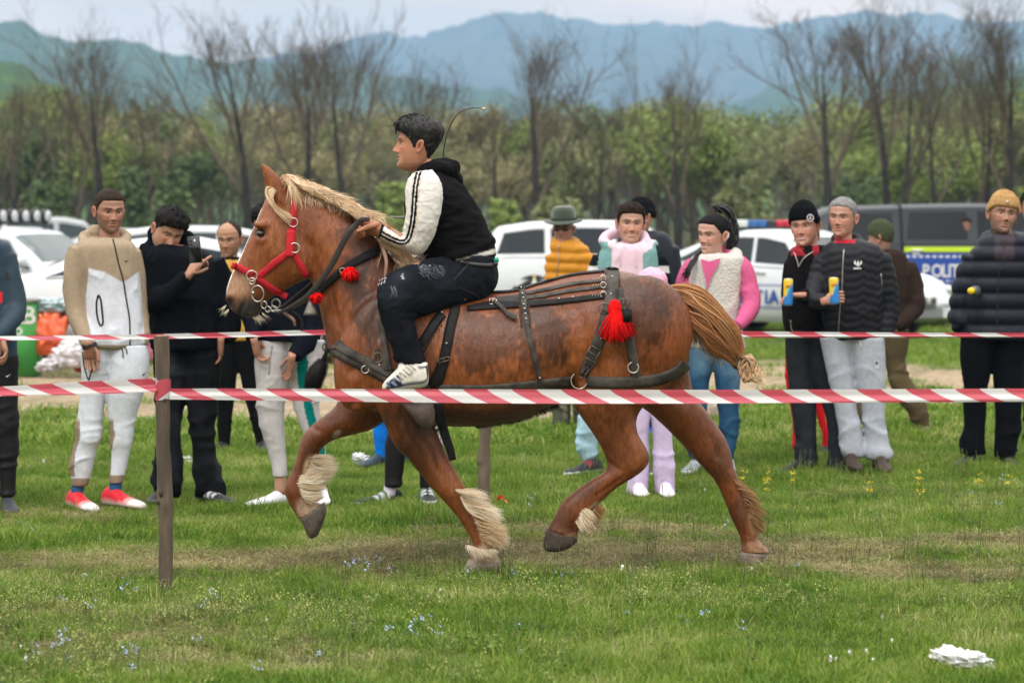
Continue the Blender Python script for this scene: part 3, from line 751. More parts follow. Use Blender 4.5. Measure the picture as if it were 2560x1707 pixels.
def build_horse():
 global HORSE
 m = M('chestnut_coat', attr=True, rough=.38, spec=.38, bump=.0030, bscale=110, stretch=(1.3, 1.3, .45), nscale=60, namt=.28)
 root = empty('horse', P(1300, 1400, HY0) * [1, 1, 0], 'chestnut draught horse trotting left with flaxen mane and knotted tail', 'horse')
 g = G(); Y = HY0
 loft(g, [(838, 880, 834, 940, .06), (868, 800, 850, 985, .17), (925, 715, 905, 1018, .225), (1000, 672, 975, 1040, .255), (1060, 690, 1050, 1060, .275), (1110, 710, 1120, 1066, .30),
    (1190, 724, 1195, 1066, .325), (1265, 726, 1285, 1054, .33), (1350, 706, 1350, 1030, .32), (1430, 684, 1415, 1002, .31), (1510, 673, 1490, 985, .31),
    (1590, 685, 1580, 985, .30), (1650, 708, 1655, 975, .26), (1692, 742, 1700, 950, .20), (1716, 800, 1724, 900, .10)], Y, 4, 32)
 # neck and head
 loft(g, [(1070, 705, 900, 1010, .19), (1000, 664, 838, 925, .165), (960, 618, 812, 830, .135), (918, 572, 799, 770, .115), (868, 530, 787, 726, .10), (805, 496, 772, 690, .088), (745, 468, 755, 650, .08), (712, 462, 745, 610, .06)], Y, 4, 28)
 loft(g, [(742, 456, 795, 580, .06), (700, 451, 792, 652, .082), (672, 484, 783, 684, .098), (650, 528, 764, 700, .108), (636, 562, 745, 708, .108), (622, 592, 724, 720, .092), (606, 628, 700, 735, .074), (590, 660, 676, 748, .062), (576, 690, 662, 762, .060),
    (566, 722, 655, 776, .062), (565, 746, 640, 788, .056), (574, 768, 618, 792, .045), (584, 780, 604, 790, .025)], Y, 4, 24)
 # jaw muscle and brow
 for sy in (-1, 1):
  g.ell(P(748, 640, Y + sy * .055), (.085, .042, .105)); g.ell(P(652, 562, Y + sy * .088), (.040, .022, .020), nu=12, nv=8)
  g.ell(P(664, 600, Y + sy * .082), (.045, .022, .022)); g.ell(P(690, 680, Y + sy * .058), (.10, .012, .012), rot=[[.78, 0, -.62], [0, 1, 0], [.62, 0, .78]])
  g.ell(P(574, 745, Y + sy * .045), (.022, .018, .032))
 g.ell(P(628, 782, Y), (.042, .048, .026)); 
 # near shoulder, haunch muscle
 for sy in (-1, 1):
  g.ell(P(935, 880, Y + sy * .15), (.17, .10, .30), rot=[[.94, 0, .34], [0, 1, 0], [-.34, 0, .94]], nu=24, nv=16)
  g.ell(P(1600, 830, Y + sy * .17), (.25, .14, .27), nu=24, nv=16)
 nf = -.17; ff = .15; nh = -.15; fh = .15
 # near fore (planted)
 loft(g, [(885, 850, 1075, 850, .09, nf), (900, 930, 1090, 940, .10, nf), (935, 1005, 1088, 1005, .098, nf), (962, 1062, 1084, 1048, .088, nf), (985, 1112, 1098, 1092, .075, nf), (1022, 1150, 1118, 1134, .06, nf), (1060, 1198, 1140, 1176, .052, nf),
    (1090, 1232, 1158, 1208, .054, nf), (1120, 1264, 1174, 1240, .044, nf), (1147, 1298, 1194, 1272, .040, nf), (1168, 1330, 1213, 1306, .042, nf), (1181, 1352, 1230, 1335, .048, nf), (1184, 1370, 1236, 1364, .044, nf), (1178, 1390, 1246, 1388, .05, nf), (1170, 1403, 1250, 1408, .056, nf)], Y, 3, 20)
 # far fore (lifted)
 loft(g, [(875, 880, 1010, 930, .09, .12), (855, 955, 990, 1020, .095, .14), (840, 1012, 938, 1070, .085, ff), (808, 1040, 882, 1087, .074, ff), (775, 1066, 836, 1100, .062, ff), (753, 1096, 808, 1118, .057, ff), (741, 1142, 792, 1148, .050, ff), (729, 1176, 779, 1180, .043, ff),
    (717, 1200, 768, 1206, .044, ff), (711, 1228, 768, 1230, .050, ff), (721, 1255, 778, 1248, .045, ff), (735, 1280, 795, 1256, .048, ff), (748, 1300, 808, 1262, .054, ff)], Y, 3, 20)
 # near hind (swinging forward)
 loft(g, [(1400, 800, 1700, 790, .13, nh), (1408, 880, 1706, 890, .14, nh), (1418, 950, 1676, 960, .125, nh), (1432, 1010, 1618, 1008, .105, nh), (1458, 1050, 1592, 1045, .085, nh), (1484, 1088, 1594, 1078, .07, nh), (1503, 1120, 1608, 1106, .060, nh), (1516, 1152, 1624, 1138, .056, nh),
    (1516, 1172, 1618, 1166, .054, nh), (1500, 1186, 1590, 1190, .048, nh), (1470, 1203, 1548, 1216, .043, nh), (1440, 1224, 1508, 1250, .043, nh), (1408, 1250, 1476, 1284, .048, nh), (1392, 1278, 1458, 1308, .048, nh), (1378, 1304, 1446, 1330, .044, nh), (1366, 1326, 1444, 1348, .054, nh)], Y, 3, 20)
 # far hind (planted, stretched back)
 loft(g, [(1450, 850, 1705, 830, .12, .12), (1500, 940, 1722, 920, .11, .14), (1560, 992, 1736, 985, .10, fh), (1615, 1026, 1762, 1020, .092, fh), (1660, 1066, 1790, 1058, .078, fh), (1702, 1108, 1812, 1092, .068, fh), (1740, 1150, 1827, 1128, .058, fh), (1770, 1182, 1834, 1162, .054, fh),
    (1793, 1212, 1848, 1196, .046, fh), (1805, 1240, 1862, 1226, .042, fh), (1818, 1270, 1876, 1258, .042, fh), (1830, 1300, 1890, 1292, .048, fh), (1843, 1328, 1894, 1320, .043, fh), (1852, 1352, 1896, 1346, .040, fh), (1852, 1372, 1912, 1364, .048, fh), (1850, 1384, 1928, 1380, .054, fh)], Y, 3, 20)
 # ears
 for sy in (-1, 1):
  ya = sy * .062
  loft(g, [(650, 408, 658, 407, .010, ya), (655, 430, 678, 421, .016, ya), (661, 460, 700, 444, .020, ya), (668, 482, 709, 466, .022, ya), (684, 500, 713, 492, .022, ya), (700, 515, 722, 508, .02, ya)], Y, 3, 12)
 # dock of the tail
 loft(g, [(1640, 708, 1662, 760, .05), (1680, 722, 1688, 762, .045), (1725, 742, 1722, 778, .034), (1765, 770, 1756, 796, .02)], Y, 3, 14)
 me = remesh(g, .0095, 7)
 v = getv(me); n = getn(me); px, py = topx(v); y = v[:, 1] - HY0
 # muscle relief: grooves along the ribs, flank fold, shoulder line, neck furrows, veins
 def groove(x0, y0, x1, y1, wd, dep):
  nonlocal v
  d = np.array([x1 - x0, y1 - y0], float); Ln = np.hypot(*d); d /= Ln
  t = (px - x0) * d[0] + (py - y0) * d[1]; s = np.abs((px - x0) * -d[1] + (py - y0) * d[0])
  k = np.exp(-(s / wd) ** 2) * sm(-15, 15, t) * (1 - sm(Ln - 15, Ln + 15, t)) * (np.abs(n[:, 1]) > .25)
  v = v - n * (k * dep * 1.55)[:, None]
 groove(770, 600, 830, 800, 12, .008); groove(800, 620, 850, 820, 7, .004); groove(1415, 900, 1440, 1010, 14, .012); groove(1405, 760, 1420, 900, 26, .012)
 groove(880, 1000, 945, 1050, 9, .008); groove(960, 700, 880, 940, 16, .007); groove(1550, 870, 1590, 1050, 12, .008); groove(1000, 960, 1010, 1060, 10, .008)
 groove(640, 620, 628, 700, 6, .004); groove(690, 600, 660, 690, 8, .004); groove(760, 1050, 800, 1080, 6, .005); groove(925, 985, 870, 1020, 8, .006)
 groove(1480, 1130, 1560, 1180, 6, .004); groove(1770, 1080, 1800, 1150, 8, .005); groove(612, 752, 596, 792, 3.4, .010)
 groove(1440, 760, 1500, 950, 16, .006); groove(1640, 850, 1600, 990, 12, .006); groove(1060, 1100, 1100, 1190, 6, .005); groove(1010, 1060, 1040, 1130, 9, .005); groove(1195, 1290, 1150, 1220, 4, .004); groove(1560, 1190, 1490, 1240, 4, .004); groove(1830, 1200, 1870, 1270, 4, .004); groove(950, 760, 900, 990, 12, .006)
 for k_ in range(6): groove(1150 + 38 * k_, 820, 1168 + 38 * k_, 980, 10, .0022)
 # eye and nostril sockets
 for cx, cy, rx, ry, dep in ((650, 584, 12, 8, .010), (573, 757, 8, 11, .016)):
  k = np.exp(-(((px - cx) / rx) ** 2 + ((py - cy) / ry) ** 2) ** 1.5) * (np.abs(y) > .03); v = v - np.sign(y)[:, None] * np.array([0, 1, 0]) * (k * dep)[:, None]
 v = v + n * ((fbm(v * 22, 3) - .5) * .004)[:, None]
 # inside of the near ear hollowed
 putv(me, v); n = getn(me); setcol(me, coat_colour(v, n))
 HORSE['bvh'] = bvh(me)
 body = link('body', me, m, root)
 # eyes
 em = M('dark_eye', (.008, .005, .004), .06, spec=.8)
 for sy in (-1, 1):
  g = G(); g.ell(P(651, 584, Y + sy * .089), (.019, .016, .015)); link('eye', g.mesh('eye'), em, root)
 # hooves
 hm = M('hoof_horn', (.085, .07, .055), .55, nscale=30, namt=.4, bump=.002, bscale=60); mud = M('hoof_mud', (.045, .032, .022), .8, nscale=40, namt=.4, bump=.003, bscale=80)
 def hoof(secs, mt=hm):
  g = G(); loft(g, secs, Y, 3, 20, .85); link('hoof', g.mesh('hoof'), mt, root)
 hoof([(1172, 1398, 1250, 1402, .054, nf), (1164, 1412, 1252, 1414, .060, nf), (1156, 1428, 1252, 1428, .066, nf)], M('pale_hoof_horn', (.30, .24, .19), .6, nscale=30, namt=.35, bump=.002, bscale=60))
 hoof([(750, 1298, 812, 1254, .052, ff), (760, 1318, 816, 1280, .056, ff), (770, 1340, 806, 1312, .050, ff), (777, 1346, 795, 1338, .030, ff)])
 hoof([(1366, 1322, 1444, 1346, .052, nh), (1360, 1345, 1440, 1356, .058, nh), (1358, 1364, 1422, 1370, .058, nh), (1364, 1376, 1402, 1377, .044, nh)], mud)
 hoof([(1852, 1378, 1918, 1384, .052, fh), (1850, 1396, 1912, 1402, .056, fh), (1849, 1426, 1905, 1426, .060, fh)], M('grey_hoof_horn', (.17, .14, .11), .7, nscale=30, namt=.35, bump=.002, bscale=60))
 # ---------------- hair
 def hairmat(nm, c0, c1, c2):
  mm = bpy.data.materials.new(nm); mm.use_nodes = True; nt = mm.node_tree; b = nt.nodes['Principled BSDF']; b.inputs['Roughness'].default_value = .5; b.inputs['Specular IOR Level'].default_value = .35
  ge = nt.nodes.new('ShaderNodeNewGeometry'); r = nt.nodes.new('ShaderNodeValToRGB'); e = r.color_ramp.elements
  e[0].color = (*c0, 1); e[1].color = (*c2, 1); q = e.new(.45); q.color = (*c1, 1)
  nt.links.new(ge.outputs['Random Per Island'], r.inputs[0]); nt.links.new(r.outputs[0], b.inputs['Base Color']); t_ = nt.nodes.new('ShaderNodeBsdfTranslucent'); nt.links.new(r.outputs[0], t_.inputs[0]); x_ = nt.nodes.new('ShaderNodeMixShader'); x_.inputs[0].default_value = .35; nt.links.new(b.outputs[0], x_.inputs[1]); nt.links.new(t_.outputs[0], x_.inputs[2]); nt.links.new(x_.outputs[0], nt.nodes['Material Output'].inputs[0]); return mm
 def strands(name, mt, roots, curves_fn, n, w0, seed, par=root, locks=14):
  """flat tapered strands; curves_fn(k, rnd) -> list of 3D points"""
  rnd = random.Random(seed); V, FF = [], []; c = 0
  for k in range(n):
   cv = curves_fn(k, rnd)
   if any(q is None for q in cv): continue
   pts = crom(np.array(cv), 4); m_ = len(pts)
   t = np.gradient(pts, axis=0); t /= np.linalg.norm(t, axis=1)[:, None] + 1e-9
   s = np.cross(t, np.array([rnd.gauss(0, .5), -1, rnd.gauss(0, .5)])); s /= np.linalg.norm(s, axis=1)[:, None] + 1e-9
   ww = w0 * rnd.uniform(.6, 1.3) * (1 - np.linspace(0, 1, m_) ** 2.2 * .92)
   V.append(np.stack([pts - s * ww[:, None] / 2, pts + s * ww[:, None] / 2], 1).reshape(-1, 3))
   a = c + np.arange(m_ - 1) * 2; FF.append(np.stack([a, a + 1, a + 3, a + 2], -1)); c += m_ * 2
  me = npmesh(name, np.concatenate(V), np.concatenate(FF), True); return link(name, me, mt, par)
 def surf(px_, py_, side=-1, off=.004):
  o = np.array([0, 0, HC]); tgt = P(px_, py_, Y)
  if side < 0: org = Vector(o); d = Vector(tgt - o).normalized()
  else: org = Vector(P(px_, py_, Y + 3)); d = Vector(P(px_, py_, Y) - P(px_, py_, Y + 3)).normalized()
  h = HORSE['bvh'].ray_cast(org, d)
  if h[0] is None: return None, None
  return np.array(h[0]) + np.array(h[1]) * off, np.array(h[1])
 HORSE['surf'] = surf
 flax = hairmat('flaxen_hair', (.40, .20, .08), (.84, .62, .38), (.96, .88, .70))
 rust = hairmat('rust_and_flaxen_hair', (.20, .07, .02), (.46, .20, .07), (.80, .55, .29))
 cream = hairmat('cream_feather', (.70, .50, .30), (.92, .82, .62), (.97, .93, .82))
 cream2 = hairmat('rusty_feather', (.11, .05, .02), (.32, .17, .07), (.60, .40, .19))
 crest = crom(np.array([(698, 455), (722, 458), (750, 468), (786, 484), (826, 502), (867, 521), (905, 545), (945, 590), (985, 640), (1010, 672)], float), 6)
 # lock ends of the mane on the near side (photo rows below the crest)
 def mane(k, rnd):
  u = rnd.random() ** .85; i = u * (len(crest) - 1); a = crest[int(i)] + np.array([rnd.gauss(0, 3), rnd.gauss(0, 2)])
  lock = round(u * 26) / 26; lr = random.Random(int(lock * 1000)); 
  ln = lr.uniform(20, 62) * (1 - .25 * u) * rnd.uniform(.45, 1.15); dxx = lr.uniform(4, 70) + rnd.gauss(0, 9); wv = lr.uniform(-9, 9)
  if lr.random() < .15: dxx *= 1.4; ln *= .55
  side = -1 if rnd.random() < .78 else 1
  hump = rnd.uniform(2, 17)
  y0 = rnd.uniform(-.02, .02)
  p0 = P(a[0], a[1] + 4, Y + y0 * .5); p1 = P(a[0] + dxx * .22, a[1] - hump, Y + side * .03); dz = ln
  q2 = (a[0] + dxx * .55 + wv, a[1] + dz * .28); q3 = (a[0] + dxx, a[1] + dz * .72); q4 = (a[0] + dxx * rnd.uniform(1.0, 1.45), a[1] + dz * rnd.uniform(.85, 1.15))
  res = [p0, p1]
  for q, ex in ((q2, .022), (q3, .014), (q4, .012)):
   s_, _ = surf(q[0], q[1], side, ex + rnd.random() * .014)
   if s_ is None: s_ = P(q[0], q[1], Y + side * .09)
   if abs(s_[1] - Y) < .045: s_[1] = Y + side * .05
   res.append(s_)
  return res
 mo = strands('mane', flax, None, mane, 3600, .0030, 3)
 def flyaway(k, rnd):
  u = rnd.random(); a = crest[int(u * (len(crest) - 1))]; dx = rnd.uniform(8, 40); up = rnd.uniform(6, 26)
  return [P(a[0], a[1] + 2, Y + rnd.gauss(0, .02)), P(a[0] + dx * .4, a[1] - up * .7, Y + rnd.gauss(0, .03)), P(a[0] + dx, a[1] - up * rnd.uniform(.6, 1.1) + rnd.uniform(0, 10), Y + rnd.gauss(0, .04))]
 strands('mane_flyaway', flax, None, flyaway, 700, .0014, 4)
 def long_end(k, rnd):      # the wind-blown end of the mane under the rider's hands
  x0 = rnd.uniform(915, 985); y0 = 545 + (x0 - 915) * .9 + rnd.gauss(0, 5); 
  return [P(x0, y0, Y - .03), P(x0 + rnd.uniform(20, 40), y0 + rnd.uniform(-2, 22), Y - rnd.uniform(.02, .1)), P(x0 + rnd.uniform(45, 75), y0 + rnd.uniform(15, 70), Y - rnd.uniform(.02, .14)), P(x0 + rnd.uniform(55, 100), y0 + rnd.uniform(25, 80), Y - rnd.uniform(.04, .14))]
 strands('mane_end', flax, None, long_end, 130, .0026, 5)
 def lower_locks(k, rnd):
  a = rnd.choice([(950, 620), (940, 600), (930, 590), (960, 640)]); j = rnd.gauss(0, 4)
  pts = [(a[0] + j, a[1] - 26), (a[0] - 8 + j, a[1] + 6), (a[0] - 14 + j * 1.5 + rnd.gauss(0, 5), a[1] + 32 + rnd.gauss(0, 5))]
  return [surf(q[0], q[1], -1, .02 + .01 * rnd.random())[0] for q in pts]
 strands('mane_lock', flax, None, lower_locks, 160, .004, 15)
 def forelock(k, rnd):
  # sweeps from the poll over the brow, round the base of the near ear
  j = rnd.gauss(0, 1); a = (702 + rnd.uniform(-6, 26), 455 + rnd.uniform(-4, 4)); e = rnd.random()
  s = [P(a[0], a[1], Y - .01 - .02 * rnd.random()), P(676 + j * 3, 474 + j * 3 + e * 8, Y - .075 - .03 * e), P(672 + j * 3 + e * 12, 505 + j * 4, Y - .125), P(694 + e * 16 + j * 3, 532 + j * 4, Y - .128), P(715 + e * 14 + j * 3, 552 + j * 4 - e * 14, Y - .12)]
  return s
 strands('forelock', flax, None, forelock, 1200, .0030, 6)
 # cuffs of long hair on the legs
 def feather(path, yo, dirn, ln0, ln1, n, mt, seed, wd=.0024, droop=.25, thick=.03):
  path = crom(np.array(path, float), 8)
  def fn(k, rnd):
   u = rnd.random(); a = path[int(u * (len(path) - 1))]; L_ = rnd.uniform(ln0, ln1) * (.45 + .55 * math.sin(math.pi * min(1, u * .9 + .15)))
   cl = random.Random(seed * 100 + int(u * 22)); th = R(dirn[0] + (dirn[1] - dirn[0]) * u + rnd.gauss(0, 6) + cl.gauss(0, 7)); d = np.array([math.cos(th), -math.sin(th)]); L_ *= cl.uniform(.7, 1.1); bw = cl.gauss(.06, .10) + rnd.gauss(0, .04); dn_ = np.array([-d[1], d[0]])
   yy = yo + rnd.gauss(0, thick); j = rnd.gauss(0, 3)
   pts = []
   for t in (0, .33, .7, 1):
    q = a + d * L_ * t + np.array([0, droop * L_ * t * t]) + dn_ * L_ * bw * math.sin(t * 3.0); pts.append(P(q[0] - 10 * (1 - t) + j, q[1], Y + yy * (1 + .5 * t)))
   return pts
  return strands('feather', mt, None, fn, n, wd, seed)
 nfo, ffo, nho, fho = -.17, .15, -.15, .15
 # near fore: long cream fringe behind the cannon blowing back
 feather([(1152, 1222), (1170, 1250), (1188, 1280), (1204, 1310), (1218, 1338), (1228, 1352)], nfo, (4, -14), 44, 84, 3000, cream, 31, droop=.26)
 feather([(1194, 1290), (1210, 1325), (1222, 1346)], nfo - .02, (-12, -16), 50, 74, 900, hairmat('tawny_feather', (.40, .22, .09), (.66, .45, .24), (.82, .68, .46)), 32, droop=.2)
 feather([(1180, 1362), (1210, 1372), (1238, 1372)], nfo - .03, (-70, -60), 16, 34, 700, cream, 33, thick=.04, droop=.1)
 feather([(793, 1134), (784, 1165), (774, 1190), (766, 1212)], ffo, (-28, 4), 36, 74, 1500, cream, 34, droop=-.12)
 feather([(766, 1186), (758, 1206), (764, 1230), (776, 1250)], ffo - .03, (-6, -14), 42, 70, 1700, cream, 35, droop=-.1)
 feather([(1506, 1262), (1480, 1292), (1462, 1316)], nho, (-60, -72), 14, 34, 600, cream2, 36, droop=.1)
 feather([(1470, 1270), (1460, 1290), (1450, 1310)], nho - .04, (-55, -65), 25, 45, 260, cream, 37, thick=.008)
 feather([(1845, 1196), (1862, 1230), (1876, 1262), (1888, 1292), (1894, 1318)], fho, (-25, -52), 18, 56, 1500, cream2, 38, droop=.25)
 feather([(1880, 1340), (1896, 1362), (1915, 1372)], fho, (-40, -60), 10, 22, 300, cream2, 39, droop=.2)
 def whisk(k, rnd):
  a = rnd.choice([(632, 790), (645, 786), (655, 780), (572, 772), (566, 762), (640, 790)]); s = -1 if a[0] > 600 else 1
  return [P(a[0], a[1], Y + rnd.gauss(0, .03)), P(a[0] + rnd.uniform(2, 10) * -s, a[1] + rnd.uniform(5, 9), Y + rnd.gauss(0, .04)), P(a[0] + rnd.uniform(6, 26) * -s, a[1] + rnd.uniform(8, 24), Y + rnd.gauss(0, .05))]
 strands('whiskers', cream, None, whisk, 130, .0012, 40)
 def belly(k, rnd):
  u = rnd.random(); x = 1180 + u * 210; yv = np.interp(x, [1120, 1190, 1285, 1350, 1400], [1062, 1064, 1050, 1028, 1005])
  return [P(x, yv - 8, Y + rnd.gauss(0, .06)), P(x + 6, yv + 2, Y + rnd.gauss(0, .06)), P(x + 14, yv + rnd.uniform(3, 11), Y + rnd.gauss(0, .06))]
 strands('belly_hair', hairmat('dark_belly_hair', (.04, .015, .008), (.07, .03, .013), (.11, .045, .02)), None, belly, 900, .0022, 41)
 # ---------------- tail, tied in a knot
 def tail(k, rnd):
  u = rnd.random(); lo = rnd.random()
  root_ = (1652 + 22 * rnd.random() + 10 * lo, 716 + lo * 38); yy = rnd.gauss(0, .045)
  up = np.array([(1715, 722), (1765, 745), (1808, 782), (1840, 830), (1856, 880)]); dn = np.array([(1700, 790), (1735, 826), (1772, 862), (1806, 885), (1840, 900)])
  cl = random.Random(int(lo * 26) + 7); w_ = lo + rnd.gauss(0, .035) + cl.gauss(0, .05); c = up * (1 - w_) + dn * w_ + np.array([rnd.gauss(0, 3), rnd.gauss(0, 3)]) + np.array([[cl.gauss(0, 5), cl.gauss(0, 5)] for _ in range(5)]); yy += cl.gauss(0, .025)
  return [P(*root_, Y + yy * .7)] + [P(q[0], q[1], Y + yy * s_) for q, s_ in zip(c, (1.3, 1.5, 1.4, 1.0, .5))]
 tl = strands('tail', rust, None, tail, 4600, .0034, 50)
 def tail_pale(k, rnd):
  lo = rnd.random(); w_ = rnd.uniform(.1, .95)
  up = np.array([(1712, 726), (1762, 750), (1804, 788)]); dn = np.array([(1696, 800), (1728, 832), (1760, 862)]); c = up * (1 - w_) + dn * w_
  return [P(1668 + 12 * rnd.random(), 728 + lo * 20, Y - .05)] + [P(q[0] + rnd.gauss(0, 4), q[1] + rnd.gauss(0, 4), Y - .085 - rnd.random() * .02) for q in c]
 strands('tail_pale_hair', flax, None, tail_pale, 1000, .0030, 51)
 def tail_loose(k, rnd):
  x = rnd.uniform(1700, 1800); y_ = np.interp(x, [1700, 1750, 1800], [810, 850, 880])
  return [P(x - 16, y_ - 45, Y + rnd.gauss(0, .04)), P(x - 4, y_ - 8, Y + rnd.gauss(0, .04)), P(x + rnd.uniform(-4, 14), y_ + rnd.uniform(8, 46), Y + rnd.gauss(0, .05))]
 strands('tail_loose_hair', flax, None, tail_loose, 260, .003, 52)
 g = G()
 for k in range(26):
  rnd = random.Random(k); a0 = rnd.random() * 6.28; pts = []
  cx, cy = 1868 + rnd.gauss(0, 5), 925 + rnd.gauss(0, 6)
  for t in np.linspace(0, 1, 12):
   a = a0 + t * 4.6; rx = 22 + rnd.gauss(0, 1.2); pts.append(P(cx + math.cos(a) * rx * (.7 + .2 * math.sin(k)), cy + math.sin(a) * rx * 1.1, Y + math.sin(a * 1 + k) * .035))
  g.rod(crom(np.array(pts), 2), .0065, 6)
 g.ell(P(1868, 925, Y), (.034, .034, .042))
 link('tail_knot', g.mesh('tail_knot'), M('knotted_tail_hair', (.42, .27, .15), .6, nscale=60, namt=.55, bump=.003, bscale=120), root)
 g = G()
 for k in range(3): g.rod([P(1836 + 30 * math.cos(t) * .5 + k * 5, 898 + k * 5 + 14 * math.sin(t), Y + .05 * math.sin(t * 1)) for t in np.linspace(0, 6.28, 14)], .005, 6)
 link('tail_tie', g.mesh('tail_tie'), M('dark_tie', (.07, .035, .02), .7), root)
 def tuft(k, rnd):
  return [P(1870 + rnd.gauss(0, 6), 935 + rnd.gauss(0, 6), Y + rnd.gauss(0, .02)), P(1888 + rnd.uniform(-6, 14), 940 + rnd.uniform(-14, 18), Y + rnd.gauss(0, .03)), P(1898 + rnd.uniform(-8, 30), 942 + rnd.uniform(-38, 32), Y + rnd.gauss(0, .04))]
 strands('tail_tuft', flax, None, tuft, 170, .0028, 53)
 HORSE['root'] = root; HORSE['strands'] = strands
# ================================================================ HARNESS, HALTER, REINS
def torus(g, c, r, t, rx=1.0, rz=1.0, nrm=(0, 1, 0), n=28, m=8):
 nrm = np.array(nrm, float); nrm /= np.linalg.norm(nrm); u = np.cross(nrm, [0, 0, 1.0]); 
 u = u / np.linalg.norm(u) if np.linalg.norm(u) > .1 else np.array([1.0, 0, 0]); v_ = np.cross(u, nrm)
 rings = []
 for a in np.arange(n) * 2 * math.pi / n:
  d = u * math.cos(a) * rx + v_ * math.sin(a) * rz; c0 = np.array(c) + d * r; dn = d / np.linalg.norm(d)
  rings.append([c0 + t * (math.cos(b) * dn + math.sin(b) * nrm) for b in np.arange(m) * 2 * math.pi / m])
 rings = np.array(rings); v = rings.reshape(-1, 3); i = np.arange(n)[:, None] * m; j = np.arange(m)[None]
 i2 = (np.arange(n)[:, None] + 1) % n * m
 f = np.stack([i + j, i + (j + 1) % m, i2 + (j + 1) % m, i2 + j], -1).reshape(-1, 4); g.add(v, f)

def ribbon(g, C, S, thick):
 """C (n,k,3) points across a strap on its outer face, S (n,k,3) outward direction"""
 n, k = C.shape[:2]
 top = C + S * thick; bot = C - S * .004
 e = np.linspace(-1, 1, k); top = top - S * ((np.abs(e) ** 6) * thick * .5)[None, :, None]
 ring = np.concatenate([top, bot[:, ::-1]], 1); m = 2 * k
 v = ring.reshape(-1, 3); i = np.arange(n - 1)[:, None] * m; j = np.arange(m)[None]
 f = np.stack([i + j, i + m + j, i + m + (j + 1) % m, i + (j + 1) % m], -1).reshape(-1, 4)
 g.add(v, f)
 for r, rev in ((0, 0), (n - 1, 1)):
  for q in range(k - 1):
   a = g.n - len(v) + r * m; f = [a + q, a + q + 1, a + m - 2 - q, a + m - 1 - q]; g.f4.append(np.array([f[::-1] if rev else f]))

def strap_mesh(pts, width, thick=.004, off=.004, side=-1, fallback=.1, sub=8, k=5, free=None):
 """strap lying on the horse: pts in photo pixels, width in pixels (scalar or per point). free: list of Y offsets -> hangs free"""
 pts = np.array(pts, float); wv = np.broadcast_to(np.array(width, float), (len(pts),))
 a = crom(np.column_stack([pts, wv] + ([np.array(free, float)] if free is not None else [])), sub)
 t = np.gradient(a[:, :2], axis=0); t /= np.linalg.norm(t, axis=1)[:, None]; nn = np.stack([-t[:, 1], t[:, 0]], -1)
 e = np.linspace(-1, 1, k); C = np.zeros((len(a), k, 3)); S = np.zeros_like(C); last = None
 for i in range(len(a)):
  for j in range(k):
   q = a[i, :2] + nn[i] * e[j] * a[i, 2] / 2
   if free is not None:
    C[i, j] = P(q[0], q[1], HY0 + a[i, 3]); S[i, j] = (0, -1, 0); continue
   p_, n_ = HORSE['surf'](q[0], q[1], side, off)
   if p_ is None:
    p_ = P(q[0], q[1], HY0 + (last if last is not None else side * fallback)); n_ = np.array([0, side, 0.])
   last = p_[1] - HY0
   C[i, j] = p_; S[i, j] = n_
 if free is None:
  for _ in range(3):     # leather does not follow every dimple
   y = C[:, :, 1].copy(); ys = y.copy(); ys[1:-1] = (y[:-2] + 2 * y[1:-1] + y[2:]) / 4
   C[:, :, 1] = np.minimum(ys, y) if side < 0 else np.maximum(ys, y)
  S = S + np.array([0, side * .8, 0]); S /= np.linalg.norm(S, axis=2)[:, :, None]
 g = G()
 if side > 0: C = C[:, ::-1]; S = S[:, ::-1]
 ribbon(g, C, S, thick); return g

